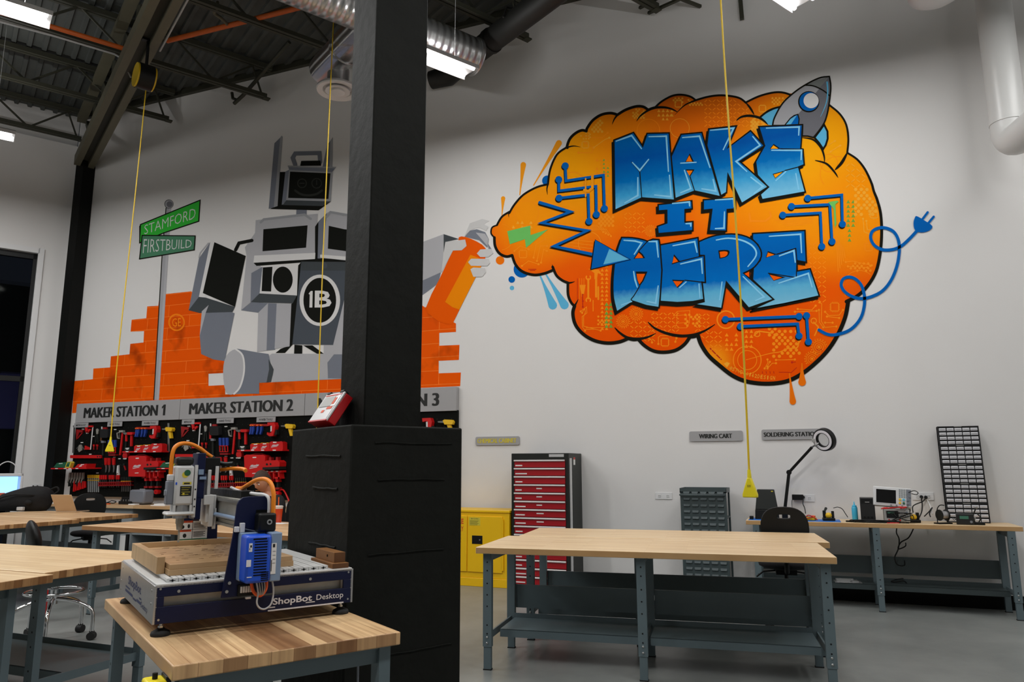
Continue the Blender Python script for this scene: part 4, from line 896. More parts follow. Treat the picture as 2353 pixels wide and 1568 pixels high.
# ------------------------------------------------------------------ the black pillar
C0 = Vector((-1.899, 2.821, 0))
pil = thing('pillar', 'massive black painted pillar with a wider square base in the middle of the hall', 'pillar', C0, AG, kind='thing')
b_ = MB(); b_.box(0, 0, 0, .6035, .704, 1.64); b_.build('base', 'black_paint', pil, bevel=.008)
b_ = MB(); b_.box(.16, .20, 1.638, .48, .48, 7.0); b_.build('shaft', 'black_paint', pil, bevel=.006)
def ridge(pts, r=.006):
    q = MB(); q.tube(pts, r, 6, smooth=3); q.build('mortar_ridge', 'black_paint', pil, smooth=60)
for v0, v1, z in ((.12, .42, 1.09), (.12, .40, 1.35), (.1, .5, 1.50)):
    ridge([(-.001, v0+(v1-v0)*i/6, z+rnd.uniform(-.003, .003)) for i in range(7)])
for u0, u1, z in ((.12, .54, 1.56), (.14, .5, 1.39), (.10, .5, 1.06), (.2, .55, .62)):
    ridge([(u0+(u1-u0)*i/6, -.001, z+rnd.uniform(-.003, .003)) for i in range(7)], .004)
# ------------------------------------------------------------------ workbenches
def bench(label, o, rot, L, D, frames, top='maple_top', group='maple topped steel workbenches', fy=.07, ry=None, shelf=True, apron=(True, True), panel=True, along=0, H=.86, steel='bench_steel', dark='bench_steel'):
    root = thing('workbench', label, 'workbench', (o[0], o[1], 0), rot, group)
    ry = D-.16 if ry is None else ry
    t = MB(); t.box(0, 0, H-.045, L, D, H); t.mi[3] = t.mi[5] = 1; t.build('tabletop', [top, 'walnut_end' if 'walnut' in top else 'maple_end'], root, bevel=.004)
    for x in frames:
        for y, s in ((fy, 1), (ry, -1)):
            g = MB(); g.mat(0).box(x-.032, y-.022, .16, x+.032, y+.022, H-.045)
            g.mat(1)
            for z in (.25, .31, .44, .52, .60, .69, .75): g.cyl((x, y-s*.0225, z), (x, y-s*.0228, z), .006, n=8)
            leg = g.build('leg', [steel, 'black_plastic'], root)
            f = MB(); f.mat(0).box(x-.027, y-.018, 0, x+.027, y+.018, .18); f.mat(1).box(x-.03, y-.021, 0, x+.03, y+.021, .008); f.build('foot', [steel, 'rubber'], leg)
            q = MB()
            for z in (.185, .225): q.ball((x, y-s*.024, z), .008, 6, 1, .6, 1)
            q.build('bolt', 'bolt', leg, smooth=60)
        r = MB(); r.bar((x, fy, H-.075), (x, ry, H-.075), .03, .06); r.bar((x, 0.03, H-.05), (x, D-.03, H-.05), .05, .012); r.build('end_rail', steel, root)
        if shelf:
            r = MB(); r.bar((x, fy+.02, .225), (x, ry-.02, .225), .012, .05); r.build('shelf_bracket', steel, root)
    if shelf:
        x0, x1, y0, y1 = frames[0]+.035, frames[-1]-.035, D*.30, ry-.02
        for i in range(len(frames)-1):
            a, b = frames[i]+.034, frames[i+1]-.034
            s = MB(); s.box(a, y0, .235, b, y1, .240); s.box(a, y0, .185, b, y0+.006, .24); s.box(a, y1-.006, .236, b, y1, .275); s.build('shelf', dark, root)
    if panel:
        for i in range(len(frames)-1):
            s = MB(); s.box(frames[i]+.034, ry+.015, .31, frames[i+1]-.034, ry+.03, .49); s.build('stringer', dark, root)
    return root
R_ = math.radians
bench('long maple workbench standing alone in front of the red drawer cabinet', (-2.293, 5.053), R_(6.6), 2.456, .905, (.075, 1.19, 2.39), ry=.73)
bench('long maple workbench backed against another one, nearer the wiring cart', (-2.310, 5.985), R_(7.2), 2.46, .80, (.075, .99, 2.37), fy=.10, ry=.62)
bench('maple workbench along the wall carrying the soldering gear and oscilloscope', (-.640, 8.41), R_(.6), 2.52, .52, (.10, 1.255, 2.42), fy=.02, ry=.43, dark='stringer_steel')
bench('maple workbench with the backpack on it, front one of its pair', (-9.63, 5.245), R_(-2.5), 1.95, .90, (.10, 1.80), 'maple_top_far')
bench('maple workbench holding the open laptop, rear one of its pair', (-9.72, 6.16), R_(-2.5), 1.90, .90, (.10, 1.75), 'maple_top_far')
bench('maple workbench at which the person in black sits', (-6.852, 5.465), R_(-3.2), 2.75, 1.18, (.14, 2.6), 'maple_top_far', panel=False)
bench('pale maple workbench nearest the shiny chrome stool', (-5.95, 3.04), R_(-.5), 1.90, .96, (.12, 1.78), panel=False)
bench('pale maple workbench set against its twin, farther from the chrome stool', (-5.90, 2.03), R_(-.5), 1.95, .985, (.12, 1.83), panel=False)
TA = R_(57.75); TO = Vector((-1.82, 1.80, 0)); T1 = Vector((math.cos(TA), math.sin(TA), 0)); T2 = Vector((-T1.y, T1.x, 0))
to = TO+T2*1.40
bench('brown striped butcher-block workbench under the blue routing machine', (to.x, to.y), TA-PI/2, 1.40, .77, (.11, 1.345), 'walnut_mix_top', fy=.05, ry=.72, shelf=True, panel=False, group='butcher-block workbench under the router')
# apron rails showing under the end edges of the oblique and near benches
# ------------------------------------------------------------------ wall counter with grey cubbies under the tool boards
ct = thing('wall_counter', 'long maple counter on grey open cubbies below the black tool boards', 'counter', (-8.2, 8.97, 0))
q = MB(); q.box(-3.5, -.62, .815, 3.6, 0, .86); q.build('counter_top', 'maple_top_far', ct, bevel=.003)
q = MB(); q.box(-3.45, -.565, .08, on_y(302, 1190, 8.4).x+8.2, -.555, .815); q.build('front_panel', 'counter_grey', ct)
xs = [on_y(302, 1190, 8.4).x+8.2+i*.64 for i in range(-5, 9) if -3.46 < on_y(302, 1190, 8.4).x+8.2+i*.64 < 3.6]
q = MB(); q.box(-3.47, -.02, .08, 3.6, -.005, .815); q.build('back_panel', 'counter_grey', ct)
for x in xs:
    q = MB(); q.box(x-.012, -.56, .0, x+.012, -.02, .815); q.build('divider', 'counter_grey', ct)
q = MB(); q.box(-3.45, -.56, .08, 3.58, -.02, .10); q.build('bottom_shelf', 'counter_grey', ct)
q = MB(); q.box(-3.45, -.55, .43, 3.58, -.02, .45); q.build('middle_shelf', 'counter_grey', ct)
# ------------------------------------------------------------------ red drawer cabinet
x0, x1, xs_ = -3.36, -2.625, 8.45
rc = thing('drawer_cabinet', 'tall black tool cabinet with red drawers and white pulls against the wall', 'cabinet', ((x0+x1)/2, 8.45, 0))
w = x1-x0; HH = 1.59
q = MB(); q.box(-w/2, 0, .0, w/2, .54, HH); q.build('body', 'cabinet_black', rc, bevel=.006)
zt = HH-.075; nd = 15
for i in range(nd):
    hgt = .0935; z1 = zt-i*.0975
    if z1-hgt < .03: break
    d = MB(); d.box(-w/2+.045, -.012, z1-hgt, w/2-.045, .01, z1-.004); dr = d.build('drawer', 'drawer_red', rc, bevel=.002)
    p = MB(); p.box(-w/2+.04, -.030, z1-.022, w/2-.045, -.010, z1-.004); p.build('pull', 'handle_silver', dr, bevel=.004)
    l = MB(); lw = (.09, .15, .09, .08, .08, .13, .12, .13)[i % 8]; l.box(-w/2+.058, -.0135, z1-.078, -w/2+.058+lw, -.012, z1-.064); l.build('label_strip', 'paper', dr)
    if 3 <= i <= 8: l = MB(); l.box(-.04, -.0135, z1-.058, .03+.02*(i > 5), -.012, z1-.045); l.build('label_strip', 'paper', dr)
q = MB(); q.box(.12, -.002, HH-.045, w/2-.06, -.0005, HH-.012); q.build('name_plate', 'light_grey', rc)
q = MB(); q.box(w/2-.002, .03, .2, w/2+.012, .085, HH-.06); q.build('side_hook_strip', 'instrument_white', rc)
q = MB()
for k in range(22): q.box(w/2, .088, HH-.15-k*.058, w/2+.012, .115, HH-.12-k*.058)
q.build('side_slot_row', 'black_plastic', rc)
q = MB(); q.box(w/2, .19, HH-.14, w/2+.002, .26, HH-.05); st = q.build('warning_sticker', 'paper', rc)
q = MB(); q.box(w/2+.001, .19, HH-.075, w/2+.003, .26, HH-.05); q.build('sticker_band', 'ink_red', st)
# ------------------------------------------------------------------ yellow chemical cabinet
xr = -3.38
yc = thing('chemical_cabinet', 'low yellow safety cabinet for flammable chemicals beside the red drawer cabinet', 'cabinet', (xr-.55, 8.42, 0))
q = MB(); q.box(-.55, .0, .10, .55, .46, .90); q.build('body', 'cabinet_yellow', yc, bevel=.006)
q = MB(); q.box(-.55, -.008, .0, .55, .46, .10); q.build('plinth', 'cabinet_yellow', yc, bevel=.004)
q = MB(); q.box(-.56, -.012, .875, .56, .47, .905); q.build('lid', 'cabinet_yellow', yc, bevel=.006)
for a, b in ((-.47, -.0), (.006, .47)):
    q = MB(); q.box(a, -.014, .17, b-.006, .004, .83); d = q.build('door', 'cabinet_yellow', yc, bevel=.003)
    if a > 0:
        h = MB(); h.box(a+.06, -.017, .50, a+.20, -.012, .60); hd_ = h.build('latch_recess', 'black_plastic', d, bevel=.004)
        h = MB(); h.cyl((a+.165, -.019, .55), (a+.165, -.014, .55), .010, n=10); h.build('lock', 'bolt', hd_)
        h = MB(); h.box(a+.46, -.022, .2, a+.475, -.006, .80); h.build('hinge', 'cabinet_yellow', d)
        h = MB(); h.mat(0).box(a+.02, -.0155, .72, a+.17, -.014, .815); h.mat(1)
        put_text(h, 'SELF CLOSING', (a+.045, -.0158, .793), (.10, 0, 0), (0, 0, .014), .01, 1)
        for k in range(6): h.box(a+.03, -.0158, .775-.01*k, a+.15-.01*(k % 3), -.0156, .778-.01*k)
        h.build('door_label', ['ink_yellow', 'ink'], d)
    else:
        h = MB(); put_text(h, 'FLAMMABLE', (a+.06, -.0145, .735), (.36, 0, 0), (0, 0, .062), .02, 2); put_text(h, 'KEEP FIRE AWAY', (a+.04, -.0145, .645), (.38, 0, 0), (0, 0, .06), .01, 2)
        for k in range(5): h.box(a+.20, -.0148, .60-.02*k, a+.39-.03*(k % 2), -.0145, .603-.02*k)
        h.build('door_lettering', 'ink_red', d)
# ------------------------------------------------------------------ wiring cart with louvred panels
wc = thing('wiring_cart', 'dark grey steel cart with louvred panels and a push bar by the wall', 'cart', (-1.09, 8.52, 0))
cw, cdp, z0, z1 = .25, .38, .12, 1.19
q = MB(); q.mat(0).box(-cw, -.012, z0, cw, .0, z1-.04); lv = q.build('louvre_panel', 'cart_steel', wc)
q = MB()
for r in range(15):
    for c in range(5):
        x = -cw+.035+c*.092; z = z0+.05+r*.068; q.add([(x,-.012,z),(x+.07,-.012,z),(x+.07,-.012,z+.03),(x,-.012,z+.03),(x+.004,-.026,z+.006),(x+.066,-.026,z+.006)], [(0,1,5,4),(4,5,2,3),(0,4,3),(1,2,5)])
o_ = q.build('louvre', 'cart_steel', lv); o_['kind'] = 'stuff'
for x in (-cw, cw-.02):
    for y in (0, cdp-.02): q = MB(); q.box(x, y, z0-.01, x+.02, y+.02, z1); q.build('post', 'cart_steel', wc)
for z in (.14, .5, .86):
    q = MB(); q.box(-cw, .0, z, cw, cdp, z+.015); q.build('tray', 'cart_steel', wc)
q = MB(); q.box(-cw-.004, -.012, z1-.05, cw+.004, -.006, z1); q.box(-cw-.004, cdp, z1-.05, cw+.004, cdp+.006, z1); q.box(-cw-.004, -.012, z1-.05, -cw, cdp, z1); q.box(cw, -.012, z1-.05, cw+.004, cdp, z1); q.box(-cw, 0, z1-.05, cw, cdp, z1-.045); q.build('top_tray', 'cart_steel', wc)
q = MB(); q.tube([(-cw+.0, -.01, z1-.075), (-cw+.01, -.05, z1-.075), (cw-.03, -.05, z1-.075), (cw-.02, -.01, z1-.075)], .012, 8); q.build('push_bar', 'cart_steel', wc, smooth=60)
for x in (-cw+.05, cw-.05):
    for y in (.05, cdp-.05):
        q = MB(); q.cyl((x-.014, y, .048), (x+.014, y, .048), .048, n=18); q.box(x-.02, y-.02, .05, x+.02, y+.02, z0); q.build('caster', 'rubber', wc, smooth=40)
# ------------------------------------------------------------------ office chair with an oval back at the soldering bench
def office_chair(label, loc, rot, name='office_chair'):
    ch = thing(name, label, 'chair', loc, rot)
    for k in range(5):
        a = 2*PI*k/5+.3; l = MB(); c, s = math.cos(a), math.sin(a)
        l.tube([(0, 0, .115), (c*.16, s*.16, .10), (c*.29, s*.29, .075)], [.028, .022, .018], 8); lg = l.build('base_arm', 'black_plastic', ch, smooth=60)
        w = MB(); ax = Vector((-s, c, 0))*.016; p = Vector((c*.29, s*.29, .03)); w.cyl(p-ax*1.6, p-ax*.3, .03, n=14); w.cyl(p+ax*.3, p+ax*1.6, .03, n=14); w.box(p.x-.012, p.y-.012, .05, p.x+.012, p.y+.012, .085); w.build('caster', 'rubber', lg, smooth=40)
    q = MB(); q.cyl((0,0,.10), (0,0,.30), .027, n=14); q.cyl((0,0,.30), (0,0,.50), .018, n=12); q.build('gas_lift', 'black_plastic', ch, smooth=40)
    q = MB(); q.box(-.09, -.12, .46, .09, .12, .51); q.tube([(.06,0,.48),(.2,.02,.46),(.27,.03,.40)], .008, 6); q.tube([(-.06,.05,.48),(-.2,.06,.46),(-.26,.07,.41)], .008, 6); q.build('tilt_mechanism', 'black_plastic', ch)
    s = MB()
    prof = [(.02,.0),(.19,.0),(.235,.02),(.24,.045),(.22,.065),(.1,.07),(.02,.068)]
    s.at(tr(0,0,.51)); s.lathe(prof, 28); s.build('seat', 'black_fabric', ch, smooth=60)
    b = MB(); n = 36; outer = []; 
    def oval(rx, rz): return [(rx*math.copysign(abs(math.cos(t))**.75, math.cos(t)), rz*math.copysign(abs(math.sin(t))**.8, math.sin(t))) for t in (2*PI*i/n for i in range(n))]
    O = oval(.205, .19)
    hole = [(.055*math.copysign(abs(math.cos(2*PI*i/n))**.5, math.cos(2*PI*i/n)), .105+.016*math.copysign(abs(math.sin(2*PI*i/n))**.5, math.sin(2*PI*i/n))) for i in range(n)]
    bow = lambda x, y, z: (x, y-.5*x*x-.35*(z)*z*.5, z)
    vs = []; 
    for (pts, y) in ((O, -.018), (hole, -.02), (O, .018), (hole, .02)): vs += [bow(x, y, z) for x, z in pts]
    fs = []
    for i in range(n):
        j = (i+1) % n; fs += [(i, j, n+j, n+i), (2*n+i, 3*n+i, 3*n+j, 2*n+j), (i, 2*n+i, 2*n+j, j), (n+i, n+j, 3*n+j, 3*n+i)]
    b.at(tr(0, -.26, .885)); b.add(vs, fs); b.build('backrest', 'black_plastic', ch, bevel=.006)
    r = MB(); r.tube([(0, -.08, .49), (0, -.24, .50), (0, -.285, .60), (0, -.275, .86)], [.02, .022, .022, .018], 8); r.build('back_bracket', 'black_plastic', ch, smooth=60)
    return ch
pc_ = on_z(1806, 1452, 0)
office_chair('black swivel chair with an oval back facing the soldering bench', (-.235, 7.45, 0), R_(4))
# chair behind the backpack bench, seen over the laptop bench
oc = office_chair('black swivel chair whose back shows above the laptop bench', (on_y(226, 1160, 7.62).x+.10, 7.45, 0), R_(238))
# ------------------------------------------------------------------ chrome drafting stool between the side benches
ds = thing('drafting_stool', 'drafting stool with bent chrome legs, a foot ring and black casters', 'stool', (-6.02, 4.60, 0), R_(8))
for k in range(5):
    a = 2*PI*k/5+.35; c, s = math.cos(a), math.sin(a); l = MB()
    l.tube([(0,0,.34),(c*.10,s*.10,.335),(c*.22,s*.22,.30),(c*.30,s*.30,.255),(c*.325,s*.325,.20),(c*.33,s*.33,.07)], .016, 10, smooth=3); lg = l.build('leg', 'chrome', ds, smooth=60)
    w = MB(); ax = Vector((-s, c, 0)); p = Vector((c*.33, s*.33, .033)); w.cyl(p-ax*.026, p+ax*.026, .033, n=16); w.box(p.x-.014, p.y-.014, .04, p.x+.014, p.y+.014, .075); w.build('caster', 'rubber', lg, smooth=40)
q = MB(); q.tube([(.22*math.cos(2*PI*i/28), .22*math.sin(2*PI*i/28), .40) for i in range(29)], .012, 8); q.build('foot_ring', 'chrome', ds, smooth=60)
q = MB(); q.cyl((0,0,.30),(0,0,.58),.03,n=16); q.build('column', 'chrome', ds, smooth=40)
q = MB(tr(0,0,.58)); q.lathe([(.03,-.06),(.18,-.01),(.22,.02),(.225,.05),(.19,.075),(.02,.07)], 26); q.build('seat', 'black_fabric', ds, smooth=60)
q = MB(); q.tube([(.0,-.12,.56),(.0,-.25,.58),(.02,-.30,.70),(.03,-.29,.80)], .014, 8, smooth=3); q.build('back_bracket', 'black_plastic', ds, smooth=60)
q = MB(tr(.03,-.29,.87) @ rotz(R_(-36)) @ Matrix.Rotation(R_(14), 4, 'X')); q.ball((0,0,0), 1, 12, .18, .05, .15); q.build('backrest', 'black_plastic', ds, smooth=80)
# ------------------------------------------------------------------ the desktop CNC router on the butcher-block bench
RA = R_(56.5); RO = Vector((-2.17, 2.047, .86))
rt = thing('routing_machine', 'blue and silver desktop routing machine with a gantry, spindle and orange hoses', 'machine', RO, RA)
UL, VL = .735, .84
def rbox(name, m, bx, par=rt, bevel=0):
    q = MB()
    for b in (bx if isinstance(bx[0], (tuple, list)) else [bx]): q.box(*b)
    return q.build(name, m, par, bevel=bevel)
# side plates
q = MB(); q.mat(0)
def framed(y0, y1, slot):
    a, b, c, d = slot
    q.box(0, y0, .045, UL, y1, c); q.box(0, y0, d, UL, y1, .177); q.box(0, y0, c, a, y1, d); q.box(b, y0, c, UL, y1, d)
framed(0, .012, (.028, .70, .103, .137))
fp = q.build('front_plate', 'navy', rt, bevel=.0015)
rbox('slot_channel', 'alu_dirty', (.03, .03, .10, .70, .034, .14), fp)
q = MB()
for u in (.075, .56): q.cyl((u, -.002, .152), (u, .0, .152), .0055, n=12)
for u, z in ((.014, .06), (.014, .165), (.72, .06), (.72, .165)): q.cyl((u, -.0015, z), (u, 0, z), .004, n=10)
q.build('screw', 'bolt', fp)
q = MB()
put_text(q, 'ShopBot', (.415, -.0012, .061), (.155, 0, .0), (0, 0, .032), .022, 3); put_text(q, 'Desktop', (.588, -.0012, .062), (.112, 0, 0), (0, 0, .028), .004, 3)
q.box(.398, -.0012, .058, .425, -.0004, .062); q.box(.545, -.0012, .062, .582, -.0004, .0655)
q.box(.398, -.0012, .0462, .702, -.0004, .0515)
q.build('front_lettering', 'ink_white', fp)
q = MB(); q.mat(0); framed(VL-.012, VL, (.028, .70, .103, .137)); q.build('rear_plate', 'navy', rt)
q = MB(); q.box(-.006, 0, .045, .006, VL, .177); sp = q.build('end_plate', 'alu', rt, bevel=.0015)
q = MB(); put_text(q, 'ShopBot', (-.0066, .60, .100), (0, -.33, 0), (0, 0, .044), .02, 3); put_text(q, 'Desktop', (-.0066, .255, .062), (0, -.145, 0), (0, 0, .026), .002, 3)
q.box(-.0066, .66, .096, -.0061, .56, .104) if False else None
q.add([(-.0066,.66,.092),(-.0066,.54,.092),(-.0066,.54,.098),(-.0066,.66,.098)], [(0,1,2,3)]); q.add([(-.0066,.30,.092),(-.0066,.25,.092),(-.0066,.25,.098),(-.0066,.30,.098)], [(0,1,2,3)])
q.add([(-.0066,.66,.074),(-.0066,.46,.074),(-.0066,.46,.084),(-.0066,.66,.084)], [(0,1,2,3)]); q.add([(-.0066,.45,.070),(-.0066,.37,.070),(-.0066,.37,.077),(-.0066,.45,.077)], [(0,1,2,3)]); q.add([(-.0066,.36,.074),(-.0066,.25,.074),(-.0066,.25,.084),(-.0066,.36,.084)], [(0,1,2,3)])
q.build('end_lettering', 'ink_navy', sp)
q = MB()
for v, z in ((.05,.155),(.05,.11),(.12,.075),(.78,.155),(.80,.10),(.79,.065)): q.cyl((-.0075, v, z), (-.006, v, z), .0045, n=10)
q.build('screw', 'bolt', sp)
q = MB(); q.box(UL-.006, 0, .045, UL+.006, VL, .177); q.build('end_plate', 'alu', rt, bevel=.0015)
rbox('bed_plate', 'alu_white', (.0, .0, .168, UL, VL, .182), rt, .002)
# extruded T-slot slats: run along v
nx = 15; du = (UL-.13)/nx
for i in range(nx):
    u0 = .035+i*du; q = MB(); q.mat(0)
    q.box(u0+.001, .02, .182, u0+du*.42, VL-.02, .196); q.box(u0+du*.58, .02, .182, u0+du-.001, VL-.02, .196); q.box(u0+.001, .022, .182, u0+du-.001, VL-.022, .188)
    q.mat(1); q.cyl((u0+du*.5, .0195, .1885), (u0+du*.5, .022, .1885), .0042, n=8); q.box(u0+du*.25, .0195, .187, u0+du*.75, .021, .1895)
    q.build('bed_slat', ['alu_white', 'black_plastic'], rt)
for u, v in ((.03, .035), (UL-.03, .035), (.03, VL-.035), (UL-.03, VL-.035)):
    q = MB(tr(u, v, 0)); q.lathe([(.032, 0), (.034, .006), (.030, .015), (.016, .022), (.012, .026)], 22); ft = q.build('levelling_foot', 'rubber', rt, smooth=45)
    q = MB(tr(u, v, 0)); q.lathe([(.009, .022), (.010, .034)], 6); q.lathe([(.0055, .03), (.0055, .05)], 12); q.build('foot_stud', 'bolt', ft)
# gantry uprights
def upright(v0, v1, name):
    prof = [(.215, .118), (.245, .35), (.252, .45), (.258, .466), (.272, .478), (.295, .481), (.392, .481), (.405, .118)]
    q = MB(); n = len(prof); vs = [(u, v0, z) for u, z in prof]+[(u, v1, z) for u, z in prof]
    q.add(vs, [tuple(range(n)), tuple(range(2*n-1, n-1, -1))]+[(i, n+i, n+(i+1) % n, (i+1) % n) for i in range(n)]); return q.build(name, 'navy', rt, bevel=.002)
u1 = upright(-.034, -.022, 'gantry_upright'); u2 = upright(VL+.012, VL+.024, 'gantry_upright')
q = MB()
for u, z in ((.232, .14), (.24, .17)): q.cyl((u, -.040, z), (u, -.034, z), .006, n=10)
q.build('screw', 'bolt', u1)
# warning signs on the inner face of the rear upright
q = MB(); y = VL+.0112; y -= .0
q.mat(0).box(.225, y-.001, .243, .352, y, .338); q.mat(1).box(.225, y-.0016, .331, .285, y-.001, .340); q.box(.225, y-.0016, .290, .280, y-.001, .298)
q.mat(3).box(.222, y-.0016, .250, .352, y-.001, .2565)
q.mat(2)
for z0 in (.302, .262):
    for k in range(5): q.box(.290, y-.0016, z0+.024-k*.005, .343-.008*(k % 2), y-.001, z0+.0262-k*.005)
q.ball((.240, y-.001, .312), .009, 8, 1, .2, 1); q.ball((.268, y-.001, .315), .008, 8, .7, .2, 1.2); q.ball((.252, y-.001, .272), .009, 8, .9, .2, 1.1)
put_text(q, 'WARNING', (.242, y-.002, .333), (.036, 0, 0), (0, 0, .0055), .01, 1); put_text(q, 'WARNING', (.238, y-.002, .292), (.036, 0, 0), (0, 0, .0045), .01, 1)
q.box(.225, y-.0016, .2985, .352, y-.001, .300); q.box(.284, y-.0016, .257, .286, y-.001, .338)
q.build('warning_sign', ['paper', 'ink_orange', 'ink', 'ink_green'], u2)
# gantry beam with rails and lead screw
bm = rbox('gantry_beam', 'alu_dirty', [(.285, -.022, .385, .375, VL+.012, .468), (.285, -.022, .352, .375, VL+.012, .380), (.290, -.022, .375, .37, VL+.012, .392)], rt, .002)
q = MB(); q.cyl((.272, -.02, .395), (.272, VL, .395), .009, n=14); q.build('lead_screw', 'blue_grey', bm, smooth=40)
rbox('linear_rail', 'tool_steel', [(.276, 0, .452, .286, VL, .462), (.276, 0, .356, .286, VL, .366)], bm)
q = MB(); n = 26
for i in range(n): v = .10+i*.020; q.box(.30, v, .468, .352, v+.017, .498)
q.build('cable_chain', 'black_plastic', bm, bevel=.002)
# carriage and spindle, near the middle of the beam
cv = .40
rbox('carriage', 'alu_white', [(.248, cv-.03, .345, .272, cv+.12, .475), (.236, cv-.012, .36, .250, cv+.10, .58)], rt, .003)
cz = rbox('z_plate', 'navy', [(.190, cv-.02, .46, .222, cv+.09, .650), (.190, cv-.02, .375, .214, cv+.09, .47)], rt, .003)
rbox('z_motor', 'black_plastic', (.218, cv-.005, .565, .285, cv+.08, .632), cz, .004)
rbox('z_rail', 'alu_white', [(.180, cv-.026, .385, .192, cv-.006, .60), (.262, cv-.03, .50, .275, cv-.02, .595), (.262, cv-.03, .335, .275, cv-.02, .42)], cz, .001)
rbox('rail_clip', 'blue_grey', [(.194, cv-.03, .560, .214, cv-.018, .582), (.20, cv-.028, .54, .226, cv-.02, .552)], cz)
q = MB()
for z in (.43, .46, .50): q.cyl((.186, cv-.028, z), (.186, cv-.025, z), .003, n=8)
q.build('screw', 'black_plastic', cz)
rbox('bed_clamp', 'alu_white', [(.222, cv-.035, .435, .262, cv-.02, .475), (.245, cv-.035, .345, .262, cv-.02, .44)], cz, .002)
spn = rbox('spindle_body', 'alu_white', (.104, cv-.03, .435, .178, cv+.05, .598), rt, .010)
rbox('spindle_cap', 'cabinet_black', (.107, cv-.027, .598, .175, cv+.047, .634), spn, .012)
q = MB(); q.cyl((.141, cv+.01, .395), (.141, cv+.01, .50), .036, n=24); q.cyl((.141, cv+.01, .382), (.141, cv+.01, .40), .030, n=24); q.build('spindle_nose', 'alu', spn, smooth=40)
rbox('spindle_flange', 'alu_white', (.080, cv-.035, .395, .188, cv+.065, .410), spn, .008)
rbox('spindle_column', 'alu_white', [(.105, cv-.028, .410, .114, cv+.04, .437), (.168, cv-.028, .410, .177, cv+.04, .437)], spn)
q = MB(); q.cyl((.150, cv-.0305, .568), (.150, cv-.0315, .568), .0125, n=18); q.build('green_badge', 'tool_green', spn)
q = MB(); q.cyl((.142, cv-.030, .560), (.142, cv-.0308, .560), .0125, n=18); q.box(.134, cv-.0308, .520, .168, cv-.030, .531); q.build('yellow_badge', 'ink_yellow', spn)
rbox('rating_plate', 'cabinet_black', (.126, cv-.0308, .474, .170, cv-.030, .514), spn)
q = MB(); q.box(.139, cv-.0312, .522, .162, cv-.0305, .528); q.build('badge_text', 'ink', spn)
q = MB()
for k in range(4): q.box(.131, cv-.0312, .507-k*.009, .165-.006*(k % 2), cv-.0305, .5085-k*.009)
q.box(.136, cv-.0312, .478, .144, cv-.0305, .486); q.build('plate_marks', 'ink_yellow', spn)
q = MB(); q.box(.107, cv-.0308, .52, .113, cv-.030, .53); q.build('blue_badge', 'blue_box', spn)
jb = rbox('spindle_connector', 'grey_plastic', [(.078, cv-.02, .44, .104, cv+.03, .535), (.073, cv-.02, .475, .080, cv+.02, .50)], spn, .004)
rbox('connector_nut', 'instrument_white', (.080, cv-.018, .535, .103, cv+.02, .562), jb, .004)
q = MB(); q.cyl((.141, cv+.01, .36), (.141, cv+.01, .384), .016, n=6); q.cyl((.141, cv+.01, .335), (.141, cv+.01, .362), .011, .015, n=10); q.cyl((.141, cv+.01, .285), (.141, cv+.01, .336), .004, n=8); q.build('collet_and_bit', 'alu_dirty', spn)
q = MB(); q.tube([(.091, cv, .555), (.091, cv, .60), (.092, cv, .645), (.102, cv+.005, .675), (.13, cv+.02, .690), (.17, cv+.04, .688), (.21, cv+.05, .670), (.24, cv+.055, .648), (.265, cv+.06, .632)], .0085, 10, smooth=4); q.build('orange_hose', 'orange_hose', spn, smooth=70)
q = MB(); q.tube([(.262, cv+.06, .635), (.285, cv+.06, .615), (.31, cv+.03, .603), (.34, cv, .605)], .010, 10, smooth=4); q.build('grey_sleeve', 'cabinet_black', spn, smooth=70)
q = MB(); q.tube([(.30, cv+.05, .58), (.34, cv, .585), (.37, cv-.05, .582), (.372, cv-.08, .575)], .0085, 10, smooth=4); q.build('orange_hose', 'orange_hose', spn, smooth=70)
# hose bundle from the beam to the motor on the near upright
q = MB(); q.tube([(.335, .30, .503), (.335, .22, .505), (.338, .15, .520), (.348, .07, .540), (.36, .0, .545), (.372, -.04, .530), (.378, -.06, .495), (.379, -.065, .45), (.379, -.066, .40)], .0085, 10, smooth=4); q.build('orange_hose', 'orange_hose', rt, smooth=70)
q = MB(); q.tube([(.322, .34, .505), (.325, .2, .492), (.345, .05, .487), (.356, -.01, .486), (.364, -.048, .475), (.366, -.055, .44), (.366, -.055, .40)], .0065, 8, smooth=4); q.build('white_cable', 'instrument_white', rt, smooth=70)
mo = rbox('stepper_motor', 'black_plastic', (.318, -.098, .352, .384, -.034, .420), u1, .008)
rbox('motor_collar', 'black_matte', (.324, -.036, .35, .378, -.034, .43), mo)
q = MB(); q.cyl((.357, -.101, .388), (.357, -.0975, .388), .010, n=18); q.build('shaft_cap', 'alu', mo, smooth=40)
q = MB(); q.cyl((.357, -.1015, .388), (.357, -.1005, .388), .005, n=12); q.build('shaft_hole', 'black_matte', mo)
rbox('cable_clip', 'instrument_white', [(.246, -.05, .352, .262, -.034, .372), (.264, -.05, .350, .282, -.034, .385)], u1, .002)
q = MB(); q.tube([(.282, -.045, .362), (.33, -.05, .350), (.37, -.055, .335), (.385, -.06, .322)], .002, 6, smooth=4); q.build('thin_wire', 'grey_plastic', u1, smooth=60)
